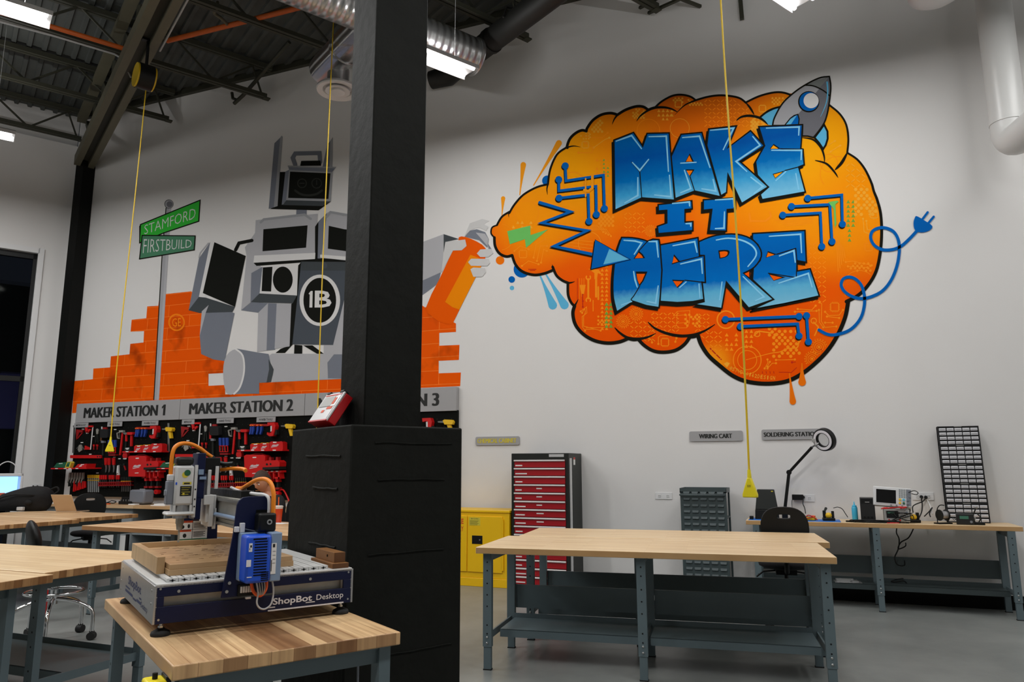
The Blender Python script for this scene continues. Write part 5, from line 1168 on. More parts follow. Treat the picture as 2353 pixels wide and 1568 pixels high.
# blue motor drive
dv = rbox('motor_drive', 'blue_box', (.262, -.158, .178, .352, -.07, .346), rt, .010)
q = MB()
for k in range(13): q.box(.290, -.1592, .322-k*.0098, .336, -.1565, .326-k*.0098)
for k in range(5): q.box(.318, -.1592, .213-k*.007, .345, -.1565, .2165-k*.007)
q.box(.285, -.1592, .331, .333, -.1565, .336)
q.build('vent_slot', 'black_matte', dv)
q = MB()
for k in range(15): q.box(.3525, -.13, .318-k*.0095, .3545, -.11, .3225-k*.0095); q.box(.3525, -.105, .318-k*.0095, .3545, -.09, .3225-k*.0095)
q.build('side_vent', 'black_matte', dv)
for bx_ in ((.270, -.1592, .290, .282, -.157, .320), (.264, -.1592, .238, .280, -.157, .262), (.268, -.1592, .20, .285, -.157, .203)): rbox('drive_label', 'ink_white', bx_, dv)
q = MB(); q.box(.274, -.1597, .305, .280, -.158, .313); q.box(.272, -.1597, .296, .274, -.158, .303); q.build('drive_mark', 'ink', dv)
rbox('heat_sink', 'blue_grey', [(.352, -.15, .178, .392, -.06, .352), (.262, -.07, .178, .392, -.034, .35)], dv, .004)
q = MB(); q.box(.3535, -.1515, .205, .372, -.150, .315); q.build('rating_label', 'paper', dv)
q = MB(); q.box(.358, -.1522, .30, .366, -.1515, .312); q.box(.3545, -.1522, .215, .357, -.1515, .255)
for k in range(4): q.box(.359, -.1522, .285-k*.014, .369, -.1515, .286-k*.014)
q.build('label_print', 'ink', dv)
q = MB(); q.box(.390, -.075, .205, .412, -.04, .262); q.box(.390, -.075, .275, .413, -.04, .325); q.build('orange_plug', 'orange_plastic', dv, bevel=.003)
q = MB(); q.tube([(.315, -.11, .185), (.322, -.12, .14), (.318, -.125, .105), (.330, -.125, .085), (.350, -.125, .08), (.370, -.125, .095), (.378, -.12, .13), (.376, -.11, .17), (.368, -.1, .19)], .0032, 8, smooth=4); q.build('grey_loop_cable', 'light_grey', dv, smooth=60)
q = MB(); q.tube([(.31, -.06, .18), (.318, -.07, .14), (.335, -.075, .122), (.352, -.07, .122), (.368, -.06, .14), (.372, -.05, .17)], .006, 8, smooth=4); q.build('orange_strap', 'orange_plastic', dv, smooth=60)
q = MB()
for k in range(4): q.tube([(.325+k*.009, -.08, .182), (.328+k*.009, -.09, .15), (.338+k*.004, -.085, .125)], .0022, 6, smooth=3)
q.build('grey_wire', 'instrument_grey', dv, smooth=60)
rbox('terminal_block', 'instrument_white', [(.278+i*.009, -.05, .132, .285+i*.009, -.034, .155) for i in range(5)]+[(.30, -.05, .108, .318, -.034, .116)], u1, .001)
rbox('terminal_base', 'black_plastic', (.27, -.046, .12, .33, -.0338, .16), u1)
# ---- loose things on the bed
Rm = Matrix.Translation(RO) @ rotz(RA)
tb = thing('wooden_tray', 'shallow wooden tray of two glued boards lying on the silver slatted bed', 'tray', Rm @ Vector((.318, .46, .196)), RA)
q = MB(); q.box(-.265, -.375, 0, .200, .32, .021); q.build('lower_board', 'plywood', tb, bevel=.001)
q = MB(); q.box(-.262, -.372, .021, .197, .32, .040); q.build('upper_board', 'mdf', tb, bevel=.001)
q = MB(); q.box(-.295, -.30, .0, -.267, .32, .062); q.build('side_strip', 'plywood', tb, bevel=.001)
q = MB(); q.box(-.268, .30, .040, .20, .32, .062); q.build('rear_strip', 'plywood', tb, bevel=.001)
q = MB()
for k in range(70):
    a, b, s = rnd.uniform(-.24, .16), rnd.uniform(-.25, .30), rnd.uniform(.008, .03); t = rnd.uniform(-.5, .5)
    q.tube([(a, b, .0402), (a+s*.5*math.cos(t), b+s*.5*math.sin(t)+.002, .0404), (a+s*math.cos(t), b+s*math.sin(t), .0402)], .0007, 4)
o_ = q.build('carved_scratches', 'brown_wood', tb); o_['kind'] = 'stuff'
bl = thing('wooden_block', 'stepped brown wooden block with a screw hole at the end of the slatted bed', 'block', Rm @ Vector((.682, .075, .1825)), RA)
q = MB(); q.box(-.030, -.07, 0, .040, .18, .020); q.build('base_strip', 'brass_wood', bl, bevel=.001)
q = MB(); q.box(-.014, -.045, .020, .034, .165, .060); up = q.build('upper_block', 'brass_wood', bl, bevel=.001)
q = MB(); q.box(-.0135, -.0455, .0205, .0335, -.0448, .0595); q.box(-.0295, -.0705, .001, .0395, -.0698, .019); q.build('end_grain', 'brown_wood', up)
q = MB(); q.cyl((-.0155, .03, .042), (-.0138, .03, .042), .005, n=10); q.build('screw_hole', 'black_matte', up)
# ---- organizer case leaning on the pillar above its base
th_ = R_(33); case = thing('organizer_case', 'red and clear organizer case leaning on the pillar shaft above its wide base', 'case', C0+G1*.012+G2*.31+Vector((0,0,1.675)), AG)
X_ = Matrix(((math.cos(th_), 0, math.sin(th_), 0), (0, 1, 0, 0), (-math.sin(th_), 0, math.cos(th_), 0), (0, 0, 0, 1)))   # tips the case back toward the shaft
def ocase(name, m, bx, par, bevel=0):
    q = MB(X_)
    for b in bx: q.box(*b)
    return q.build(name, m, par, bevel=bevel)
shell = ocase('shell', 'case_red', [(.010, .0, 0, .058, .215, .172)], case, .005)
lid = ocase('lid', 'case_clear', [(.0, -.002, .0, .010, .217, .174)], case, .003)
ocase('lid_rim', 'case_red', [(-.002, .0, -.002, .012, .215, .006), (-.0015, .01, .158, .0, .205, .163)], lid)
for y0, y1 in ((.012, .05), (.165, .203)): ocase('latch', 'cabinet_black', [(-.004, y0, .168, .03, y1, .184)], case, .003)
ocase('handle', 'case_red', [(.012, .06, .172, .03, .155, .186)], case, .003)
ocase('card_insert', 'instrument_grey', [(-.0012, .07, .09, -.0004, .20, .15)], lid)
ocase('card_print', 'ink_orange', [(-.0016, .03, .07, -.0012, .09, .085), (-.0016, .05, .155, -.0012, .2, .157), (-.0016, .10, .05, -.0012, .13, .066), (-.0016, .04, .10, -.0012, .065, .14)], lid)
ocase('lid_seam', 'grey_plastic', [(-.001, .008, .010, -.0004, .012, .165), (-.001, .02, .086, -.0004, .2, .088)], lid)
# ------------------------------------------------------------------ maker stations: sign boards, pegboards and their tools
def WX(px, py, y): return on_y(px, py, y)
sx = [WX(173.5, 945, 8.90).x, WX(412, 938, 8.90).x, WX(699, 930, 8.90).x, WX(1048.3, 920, 8.90).x]
ZS0, ZS1 = 2.175, 2.50
ordn = ['first', 'second', 'third']
boards = []
for i in range(3):
    a, b = sx[i]+.004, sx[i+1]-.004
    s = thing('station_sign', 'grey sign board reading MAKER STATION %d above the tool boards' % (i+1), 'sign', ((a+b)/2, 8.93, ZS0), 0, 'maker station signs')
    h = (b-a)/2; q = MB(); q.box(-h, -.02, 0, h, .065, ZS1-ZS0); q.build('sign_panel', 'sign_grey', s, bevel=.002)
    q = MB(); t0, t1 = (.20, .205, .24)[i], (.295, .21, .27)[i]
    wt = 2*h-t0-t1
    if i: bold_text(q, 'MAKER STATION %d' % (i+1), (-h+t0, -.0215, .075), (wt, 0, 0), (0, 0, .175), .0135)
    else: bold_text(q, 'MAKER STATION', (-h+t0, -.0215, .075), (wt*.905, 0, 0), (0, 0, .175), .0135); one(q, (-h+t0+wt*.955, -.0215, .075), (wt*.045, 0, 0), (0, 0, .175))
    q.build('sign_lettering', 'ink', s)
    p = thing('tool_board', 'black pegboard of hanging tools, %s from the corner column' % ordn[i], 'pegboard', ((a+b)/2, 8.99, .95), 0, 'black pegboards')
    q = MB(); q.box(-h-.003, -.055, 0, h+.003, 0, 1.235); bo_ = q.build('board', 'black_matte', p)
    q = MB()
    for r in range(11):
        for c in range(22): x, z = -h+.08+c*(2*h-.16)/21, .12+r*.1; q.add([(x-.006, -.0553, z-.006), (x+.006, -.0553, z-.006), (x+.006, -.0553, z+.006), (x-.006, -.0553, z+.006)], [(0,1,2,3)])
    o_ = q.build('peg_hole', 'cabinet_black', bo_); o_['kind'] = 'stuff'
    boards.append((a, p))
    for nm, c0, c1 in (('METROLOGY', (.00, .075, .12)[i], .33), ('HAND TOOLS', .78, 1.11), ('POWER TOOLS', 1.55, 1.90)):
        if i == 2 and nm != 'POWER TOOLS': c0 += .05; c1 += .05
        g = thing('section_sign', 'small grey %s sign hung from the %s station board' % (nm, ordn[i]), 'sign', (a+(c0+c1)/2, 8.90, 2.095), 0, 'small section signs')
        hw = (c1-c0)/2; q = MB(); q.box(-hw, -.004, 0, hw, .004, .075); q.build('plate', 'sign_grey', g)
        q = MB(); put_text(q, nm, (-hw+.05, -.0055, .02), (2*hw-.10, 0, 0), (0, 0, .034), .02, 1); q.build('lettering', 'ink', g)
YT = 8.937        # plane the tools hang in
X0 = sx[0]
def P1(*pts):     # the first board, read off at 5.6 times the photograph from its corner (150, 880)
    out = []
    for X, Y in pts: v = WX(150+X/5.6, 880+Y/5.6, YT); out.append((v.x-X0, v.z))
    return out
ST = [X0, sx[1]+.012, sx[2]+.21]
def tool(n, name, label, cat, parts, group=None, board=True):
    """parts: (part name, material, list of outlines in P1 coordinates, y front, y back); a part may hang on the part before it"""
    allp = [p for pt_ in parts for o in pt_[2] for p in o]
    cx = sum(p[0] for p in allp)/len(allp); z0 = min(p[1] for p in allp)
    lab = label+' on the %s pegboard' % ordn[n] if board else label
    r = thing(name, lab, cat, (ST[n]+cx, YT, z0), 0, group)
    for pn, m, outs, y0, y1 in parts:
        q = MB()
        for o in outs:
            # outlines are (x, z); make them run anticlockwise seen from the hall
            ar = sum(o[i][0]*o[(i+1) % len(o)][1]-o[(i+1) % len(o)][0]*o[i][1] for i in range(len(o)))
            if ar < 0: o = o[::-1]
            k = len(o); vs = [(x-cx, y0, z-z0) for x, z in o]+[(x-cx, y1, z-z0) for x, z in o]
            q.add(vs, [tuple(range(k)), tuple(range(2*k-1, k-1, -1))]+[(i, k+i, k+(i+1) % k, (i+1) % k) for i in range(k)])
        q.build(pn, m, r)
    return r
def bar_(a, b, w):   # outline of a straight strip, in P1 coordinates
    (x0, y0), (x1, y1) = a, b; L = math.hypot(x1-x0, y1-y0); nx, ny = -(y1-y0)/L*w/2, (x1-x0)/L*w/2
    return P1((x0+nx, y0+ny), (x1+nx, y1+ny), (x1-nx, y1-ny), (x0-nx, y0-ny))
def rr(x0, y0, x1, y1, c=6): return P1((x0+c, y0), (x1-c, y0), (x1, y0+c), (x1, y1-c), (x1-c, y1), (x0+c, y1), (x0, y1-c), (x0, y0+c))
def rnd_(cx, cy, rx, ry, n=12): return P1(*[(cx+rx*math.cos(2*PI*i/n), cy+ry*math.sin(2*PI*i/n)) for i in range(n)])
def script(r, X, Y, w, h, m='ink_white', y=-.0):
    """the maker's slanted script with its underline, on the front of a red box"""
    o = P1((X, Y+h))[0]; e = P1((X+w, Y+h*.6))[0]; t = P1((X, Y))[0]; q = MB()
    cx, z0 = r.location.x-ST[0], r.location.z
    cx = r['cx']; q0 = (o[0]-cx, y, o[1]-z0)
    put_text(q, 'Milwaukee', q0, (e[0]-o[0], 0, e[1]-o[1]), (.03, 0, (t[1]-o[1])*.8), .03, 2)
    u = bar_((X, Y+h*1.25), (X+w*.9, Y+h*.85), h*.14); k = len(u)
    q.add([(x-cx, y, z-z0) for x, z in u], [tuple(range(k))]); q.build('brand_script', m, r)
F0, B0 = -.03, .0
def station(n):
    T = lambda *a, **k: tool(n, *a, **k)
    if n < 2:
        if n == 0: T('framing_square', 'large steel framing square', 'square', [('blade', 'tool_steel', [bar_((106,562),(312,560),24), bar_((124,575),(108,905),22)], -.012, -.006)])
        else: T('steel_rule', 'tall steel rule at the edge', 'ruler', [('blade', 'tool_steel', [P1((-2,560),(18,560),(14,905),(-8,905))], -.012, -.006)])
        T('speed_square', 'dark red triangular speed square', 'square', [('body', 'tool_red_dark', [P1((150,600),(260,615),(240,640),(190,640),(152,735)), bar_((165,720),(255,612),12)], -.016, -.004)])
        T('compass', 'open steel compass below the speed square', 'compass', [('leg', 'tool_steel', [bar_((205,790),(150,850),8)], -.012, -.004), ('leg', 'tool_steel', [bar_((205,790),(252,865),8)], -.012, -.004), ('head', 'alu_dirty', [P1((190,800),(222,800),(225,870),(190,895),(172,860))], -.02, -.004)])
        T('hacksaw', 'red hacksaw with a white blade', 'saw', [('frame', 'tool_red', [bar_((285,565),(372,562),22), bar_((285,560),(300,640),26), bar_((300,640),(340,600),20)], -.035, -.01), ('blade', 'instrument_white', [bar_((370,570),(340,862),12)], -.024, -.02), ('handle', 'tool_red', [P1((275,810),(330,835),(335,862),(270,862))], -.035, -.01)])
        T('snips', 'grey tin snips hanging head down', 'snips', [('blades', 'alu_dirty', [P1((408,600),(424,590),(438,610),(430,670),(412,660))], -.02, -.005), ('handle', 'cabinet_black', [bar_((415,660),(405,770),10), bar_((428,660),(434,770),10)], -.02, -.005)])
        for k, X in enumerate((384, 428)): T('bar_clamp', 'small red bar clamp, %s of a pair' % ('one nearer the hacksaw', 'one farther from the hacksaw')[k], 'clamp', [('jaw', 'tool_red', [P1((X-10,795),(X+8,795),(X+6,820),(X-6,820))], -.03, -.008), ('bar', 'tool_red_dark', [bar_((X-2,820),(X-4,862),10)], -.025, -.012)])
        T('jab_saw', 'jab saw with a white blade', 'saw', [('blade', 'instrument_white', [P1((474,566),(488,566),(490,668),(476,668))], -.018, -.014), ('handle', 'brown_wood' if n == 0 else 'tool_red', [P1((472,668),(492,668),(486,750),(470,750))], -.03, -.008)])
        T('tool_pouch', 'square black fabric tool pouch', 'pouch', [('body', 'black_fabric', [rr(500,600,600,710,10)], -.08, -.004), ('tag', 'tool_red_dark', [rr(515,575,560,605,6)], -.05, -.02)])
        T('tall_clamp', 'tall dark bar clamp near the wire rack', 'clamp', [('bar', 'cabinet_black', [bar_((505,745),(500,940),18)], -.03, -.008), ('jaw', 'grey_plastic', [P1((492,745),(530,750),(528,775),(494,775))], -.05, -.008)])
        rk_ = T('wire_rack', 'red wire rack that holds the blue screwdrivers', 'rack', [('wire', 'tool_red', [bar_((598,835),(690,835),8), bar_((598,905),(690,905),8)]+[bar_((x,835),(x,905),5) for x in (600,630,660,688)], -.07, -.055), ('bracket', 'tool_red_dark', [rr(602,922,690,940,4)], -.07, -.004)])
        for k, X in enumerate((605, 645, 682)): T('screwdriver', 'blue-handled screwdriver, %s in the red wire rack' % ordn[k], 'screwdriver', [('handle', 'tool_blue', [rr(X-12,738,X+12,832,5)], -.068, -.045), ('shaft', 'tool_steel', [bar_((X,832),(X,890),5)], -.060, -.056)], 'blue screwdrivers')
        T('g_clamp', 'grey G-clamp above the screwdrivers', 'clamp', [('frame', 'alu_dirty', [bar_((680,650),(720,640),10), bar_((682,650),(690,712),10), bar_((690,712),(716,720),10)], -.03, -.01), ('screw', 'tool_steel', [bar_((716,640),(712,720),6)], -.024, -.016)])
        T('sledge_hammer', 'steel-headed hammer with a long red handle', 'hammer', [('head', 'alu_dirty', [P1((722,615),(772,612),(775,640),(724,638))], -.05, -.004), ('handle', 'tool_red', [bar_((756,640),(722,932),15)], -.034, -.012)])
        T('claw_hammer', 'claw hammer with a red grip and dark shaft', 'hammer', [('head', 'tool_steel', [P1((772,645),(832,640),(834,658),(806,672),(776,660))], -.045, -.008), ('handle', 'tool_red', [bar_((802,668),(803,755),18)], -.034, -.012), ('shaft', 'cabinet_black', [bar_((800,755),(793,852),12)], -.03, -.014)])
        T('mallet', 'all-red dead-blow mallet', 'mallet', [('head', 'tool_red', [rr(836,638,908,672,8)], -.07, -.004), ('handle', 'tool_red', [bar_((876,672),(872,818),18)], -.045, -.015)])
        rb_ = T('clamp_rail', 'red rail from which four blue spring clamps hang', 'rail', [('rail', 'tool_red_dark', [rr(920,572,1120,600,6)], -.02, -.004)])
        for k, X in enumerate((938, 962, 1012, 1052)): T('spring_clamp', 'blue spring clamp with orange tips, %s along the red rail' % ['first', 'second', 'third', 'fourth'][k], 'clamp', [('handle', 'tool_blue', [P1((X-8,610),(X+12,600),(X+10,650),(X-6,700),(X-20,695),(X-10,650))], -.045, -.008), ('tip', 'orange_plastic', [rr(X-8,580,X+14,598,4)], -.05, -.012)], 'blue spring clamps')
    T('jigsaw', 'red jigsaw', 'jigsaw', [('body', 'tool_red', [P1((1148,560),(1225,556),(1235,600),(1222,660),(1205,718),(1165,722),(1138,700),(1142,675),(1165,690),(1185,680),(1200,600),(1180,590),(1150,600))], -.09, -.008), ('brand_plate', 'instrument_white', [P1((1182,600),(1198,598),(1194,660),(1180,668))], -.092, -.09), ('battery', 'cabinet_black', [P1((1222,640),(1240,645),(1238,700),(1210,712))], -.07, -.015)])
    T('heat_gun', 'yellow heat gun', 'heat gun', [('nozzle', 'tool_steel', [P1((1278,592),(1335,586),(1335,612),(1280,606))], -.055, -.03), ('body', 'tool_yellow', [P1((1332,585),(1350,574),(1415,578),(1425,600),(1415,628),(1345,628))], -.08, -.012), ('handle', 'tool_yellow', [P1((1362,628),(1395,628),(1408,716),(1380,718))], -.065, -.025)])
    if n == 2: return
    T('spirit_level', 'long red spirit level below the saws', 'level', [('beam', 'tool_red', [rr(82,932,480,972,4)], -.03, -.004), ('vial', 'cabinet_black', [rnd_(436,952,9,10), rnd_(465,952,9,10)], -.0305, -.028)])
    sh = T('red_shelf', 'upper red steel shelf carrying red boxes', 'shelf', [('deck', 'tool_red', [P1((835,884),(1335,878),(1335,896),(835,902))], -.15, -.004), ('price_tag', 'paper', [P1((x,882),(x+34,882),(x+34,894),(x,894)) for x in (880,990,1100,1228)], -.1515, -.15)])
    T('black_case', 'small black case with white print on the upper red shelf', 'case', [('shell', 'cabinet_black', [P1((848,838),(918,832),(918,882),(848,884))], -.13, -.02), ('print', 'paper', [P1((862,842),(908,840),(908,850),(862,852)), P1((870,856),(900,855),(900,862),(870,863))], -.1315, -.13)])
    for k, (a, b, t) in enumerate(((972, 1068, 812), (1072, 1180, 805), (1184, 1330, 788))):
        r = T('bit_case', 'red bit case with white script, %s along the upper red shelf' % ordn[k], 'case', [('shell', 'tool_red', [P1((a,t+8),(a+20,t),(b-20,t-2),(b,t+6),(b,882),(a,884))], -.13, -.03), ('latch', 'tool_yellow' if k < 2 else 'tool_red_dark', [P1((a+10,t-4),(a+40,t-6),(a+40,t+2),(a+10,t+4))], -.12, -.05), ('latch', 'tool_yellow' if k < 2 else 'tool_red_dark', [P1((b-40,t-6),(b-12,t-8),(b-12,t),(b-40,t+2))], -.12, -.05), ('sticker', 'paper', [P1((a+40,t+2),(a+78,t),(a+78,t+12),(a+40,t+14))], -.1315, -.13)], 'red bit cases')
        r['cx'] = r.location.x-ST[n]; script(r, a+18, t+28, (b-a)*.52, 30, y=-.1315)
    l2 = T('red_shelf', 'sloping lower red shelf nearest the board edge', 'shelf', [('deck', 'tool_red', [P1((14,1096),(470,1092),(470,1108),(14,1112))], -.28, -.004), ('price_tag', 'paper', [P1((x,1098),(x+34,1098),(x+34,1108),(x,1108)) for x in (70,180,240,330)], -.2815, -.28)])
    T('green_case', 'flat green case on the lower red shelf', 'case', [('shell', 'tool_green', [P1((40,1088),(85,1032),(205,1022),(185,1092))], -.27, -.10), ('sticker', 'paper', [P1((110,1038),(158,1034),(156,1042),(108,1046))], -.2715, -.27)])
    T('multimeter', 'green and yellow multimeter on the lower red shelf', 'multimeter', [('case', 'ink_yellow', [P1((185,1094),(212,1018),(258,1014),(268,1030),(245,1094))], -.27, -.21), ('face', 'tool_green', [P1((200,1080),(220,1026),(254,1024),(238,1080))], -.272, -.27), ('screen', 'lcd_green', [P1((222,1032),(248,1030),(243,1048),(217,1050))], -.2735, -.272)])
    T('red_case', 'flat red case with white print on the lower red shelf', 'case', [('shell', 'tool_red', [P1((310,1092),(352,1048),(465,1042),(455,1092))], -.27, -.10), ('print', 'paper', [P1((390,1050),(432,1047),(428,1056),(386,1059)), P1((375,1066),(405,1062),(398,1076),(366,1080))], -.2715, -.27)])
    for k, X in enumerate((540, 582, 640)): T('pliers', 'red-handled pliers, %s of the row below the wire rack' % ordn[k], 'pliers', [('handle', 'tool_red', [P1((X-16,968),(X-4,968),(X-2,1060),(X-12,1056)), P1((X+2,968),(X+16,968),(X+12,1056),(X+2,1060))], -.035, -.01), ('jaw', 'tool_steel', [P1((X-10,1060),(X+12,1060),(X+10,1110),(X+2,1150),(X-8,1155),(X-4,1100))], -.028, -.012)], 'red pliers')
    T('pruning_saw', 'white-handled utility knife beside the pliers', 'knife', [('handle', 'instrument_white', [P1((690,1068),(706,1060),(708,1150),(712,1188),(686,1188),(682,1150))], -.035, -.01), ('pivot', 'brass_wood', [rnd_(696,1170,8,8)], -.037, -.035)])
    T('tape_measure', 'red tape measure with a white label', 'tape measure', [('case', 'tool_red', [P1((782,910),(830,905),(838,935),(834,965),(784,968),(776,940))], -.06, -.01), ('label', 'paper', [P1((788,965),(824,962),(818,985),(790,986))], -.05, -.045)])
    for k, (X, Y) in enumerate(((770, 1045), (852, 1060))): T('wrench', 'dark red-handled adjustable wrench, %s the red bag' % ('farther from', 'next to')[k], 'wrench', [('handle', 'tool_red_dark', [bar_((X,Y+20),(X+20,Y+80),12)], -.025, -.008), ('jaw', 'cabinet_black', [rnd_(X-2,Y+8,12,16,8)], -.025, -.008)])
    r = T('tool_bag', 'big red tool bag with white script', 'bag', [('body', 'tool_red', [P1((905,955),(930,940),(1110,940),(1138,958),(1120,1208),(908,1205))], -.14, -.01), ('strap', 'tool_red_dark', [bar_((940,945),(985,925),12), bar_((985,925),(1055,925),12), bar_((1055,925),(1100,945),12)], -.06, -.045), ('tag', 'paper', [P1((1000,968),(1040,966),(1040,978),(1000,980)), P1((990,1158),(1036,1155),(1036,1164),(990,1166))], -.1415, -.14)])
    r['cx'] = r.location.x-ST[n]; script(r, 962, 1052, 95, 42, y=-.142)
    T('trim_router', 'red power router on its black stand', 'router', [('body', 'tool_red', [P1((1130,1030),(1160,1010),(1280,1005),(1305,1030),(1300,1080),(1140,1090))], -.16, -.01), ('knob', 'tool_red_dark', [P1((1165,1012),(1172,970),(1190,970),(1192,1010)), P1((1240,1008),(1246,968),(1264,968),(1266,1006))], -.12, -.05), ('foot', 'cabinet_black', [P1((1120,1090),(1300,1082),(1300,1112),(1120,1118))], -.17, -.01), ('hub', 'cabinet_black', [rnd_(1165,1055,12,14), rnd_(1205,1052,10,12)], -.162, -.16)])
    T('drill_dock', 'red charging dock with empty black bays', 'dock', [('frame', 'tool_red', [P1((1062,1138),(1300,1126),(1300,1150),(1062,1158))]+[bar_((x,1150),(x+2,1225),16) for x in (1070,1112,1160,1212,1268)]+[P1((1062,1205),(1120,1205),(1120,1222),(1062,1222)), P1((1215,1205),(1280,1205),(1280,1225),(1215,1225))], -.12, -.01), ('price_tag', 'paper', [P1((x,1132),(x+26,1131),(x+26,1142),(x,1143)) for x in (1075,1130,1185,1240)], -.122, -.12)])
    for k, X in enumerate((1095, 1160, 1235)): T('cordless_driver', 'red and black cordless driver, %s below the charging dock' % ordn[k], 'driver', [('body', 'tool_red', [P1((X-14,1228),(X+12,1226),(X+16,1262),(X-10,1264))], -.10, -.02), ('grip', 'cabinet_black', [bar_((X,1262),(X-4,1330),18)], -.08, -.03), ('battery', 'tool_red_dark', [P1((X-24,1330),(X+18,1328),(X+18,1352),(X-24,1355))], -.09, -.02)], 'cordless drivers')
    T('red_reel', 'red reel hanging lowest by the counter', 'reel', [('drum', 'tool_red', [rnd_(1222,1402,26,30)], -.09, -.02), ('hub', 'tool_red_dark', [rnd_(1222,1402,10,12)], -.092, -.09)])
    for k in range(6):
        X = 75+k*34; T('pliers', 'long grey-jawed pliers, %s of the crowded lower row' % ['first', 'second', 'third', 'fourth', 'fifth', 'sixth'][k], 'pliers', [('jaw', 'alu_dirty', [P1((X-4,1160),(X+14,1155),(X+10,1230),(X-18,1290),(X-26,1285),(X-10,1225))], -.035, -.01), ('handle', ('cabinet_black', 'cabinet_black', 'tool_red', 'cabinet_black', 'tool_red', 'cabinet_black')[k], [P1((X-12,1240),(X+2,1240),(X-2,1330),(X-18,1335))], -.033, -.012)], 'lower row of pliers')
    for k, X in enumerate((150, 208, 262)): T('snips', 'red-handled snips, %s in line at the bottom edge' % ordn[k], 'snips', [('handle', 'tool_red', [P1((X-18,1310-k*20),(X-4,1306-k*20),(X-10,1400-k*18),(X-26,1400-k*18)), P1((X+2,1306-k*20),(X+16,1310-k*20),(X+18,1385-k*18),(X+2,1390-k*18))], -.04, -.012), ('jaw', 'cabinet_black', [P1((X-12,1240),(X+8,1240),(X+6,1310-k*20),(X-10,1310-k*20))], -.032, -.014)])
    for k in range(6):
        X = 312+k*26; T('file', 'black file with yellow bands, %s of six' % ['first', 'second', 'third', 'fourth', 'fifth', 'sixth'][k], 'file', [('handle', 'tool_yellow', [P1((X-6,1186),(X+6,1186),(X+7,1228),(X-7,1228)), P1((X-6,1248),(X+6,1248),(X+6,1260),(X-6,1260))], -.03, -.01), ('blade', 'counter_grey', [P1((X-6,1228),(X+6,1228),(X+6,1248),(X-6,1248)), P1((X-6,1260),(X+6,1260),(X+5,1408),(X-5,1408))], -.026, -.014)], 'black files')
    rl = T('screwdriver_rail', 'long red slotted rail for screwdrivers', 'rail', [('rail', 'tool_red_dark', [bar_((468,1285),(884,1272),10), bar_((468,1325),(884,1318),10)]+[bar_((475+i*24,1284),(475+i*24,1324),5) for i in range(17)], -.07, -.004)])
    for k in range(9):
        X = 486+k*24 if k < 4 else (510+k*24 if k < 7 else 530+k*24)
        T('screwdriver', 'red-handled screwdriver, %s along the long red rail' % ['first', 'second', 'third', 'fourth', 'fifth', 'sixth', 'seventh', 'eighth', 'ninth'][k], 'screwdriver', [('handle', 'tool_red', [rr(X-6,1188,X+6,1244,3)], -.062, -.035), ('shaft', 'tool_steel', [bar_((X,1246),(X,1345),4)], -.052, -.046)], 'red screwdrivers in the long rail')
    for k in range(6):
        X = 762+k*22; T('nut_driver', 'steel nut driver, %s of the six with yellow collars' % ['first', 'second', 'third', 'fourth', 'fifth', 'sixth'][k], 'nut driver', [('handle', 'cabinet_black', [rr(X-6,1215,X+6,1262,3)], -.06, -.035), ('collar', 'tool_yellow', [P1((X-5,1262),(X+5,1262),(X+5,1274),(X-5,1274))], -.06, -.036), ('shaft', 'tool_steel', [bar_((X,1274),(X,1400),6)], -.052, -.044)], 'nut drivers')
    for k, (X, Y) in enumerate(((215,597),(200,770),(270,650),(345,690),(555,662),(628,602),(683,978),(745,978),(618,958),(308,920),(400,1162))):
        T('price_tag', 'tiny white tag stuck on the bare board', 'tag', [('card', 'paper', [P1((X,Y-5),(X+32,Y-6),(X+32,Y+5),(X,Y+6))], -.004, -.001)], 'tiny white tags')
for n in range(3): station(n)
# the row of things standing on the counter
def counter_item(name, label, cat, X0_, X1_, y, build): pass
g = WX(150+985/5.6, 880+1470/5.6, 8.66)
gc = thing('hard_case', 'grey hard plastic case standing on the wall counter', 'case', (g.x, 8.66, .86), R_(-4))
q = MB(); q.box(-.17, -.10, .012, .17, .09, .225); q.build('shell', 'grey_plastic', gc, bevel=.03)
q = MB(); q.box(-.14, -.08, .0, .14, .07, .014); q.build('foot', 'cabinet_black', gc); q = MB(); q.box(-.05, -.012, .22, .05, .012, .238); q.build('handle', 'counter_grey', gc, bevel=.004)
g = WX(150+800/5.6, 880+1485/5.6, 8.60)
sb = thing('bit_stand', 'black bit stand on the counter below the nut drivers', 'stand', (g.x, 8.62, .86), 0)
q = MB(); q.box(-.14, -.06, 0, .14, .06, .05); q.build('base', 'black_plastic', sb, bevel=.006)
q = MB(); q.box(-.13, -.02, .05, .13, .05, .11); q.build('step', 'black_plastic', sb, bevel=.006)
for k in range(5): q = MB(); q.cyl((-.11+k*.055, -.04, .05), (-.11+k*.055, -.04, .075), .012, n=10); q.build('socket', 'tool_steel', sb, smooth=40)
g = WX(150+590/5.6, 880+1475/5.6, 8.6)
q = MB(); q.tube([g+Vector(v)+Vector((0,0,.866-g.z)) for v in ((-.10,0,.01),(-.05,.03,.03),(.02,.0,.045),(.09,.02,.03),(.11,-.04,.01),(.03,-.05,.012),(-.06,-.04,.01))], .007, 6, smooth=4)
tag(q.build('cable', 'black_plastic', smooth=60), 'coiled black cord on the counter behind the swivel chair', 'cord')
g = WX(150+540/5.6, 880+1485/5.6, 8.5); q = MB(tr(g.x, 8.5, .86)); q.box(-.05, -.01, 0, .06, .02, .014)
tag(q.build('orange_marker', 'orange_plastic', bevel=.003), 'orange marker lying on the counter beside the coiled cord', 'marker')
g = WX(150+1245/5.6, 880+1500/5.6, 8.5); q = MB(tr(g.x, 8.5, .86) @ rotz(.2)); q.box(-.12, -.09, 0, .12, .09, .012); q.box(-.08, -.07, .012, .10, .06, .03)
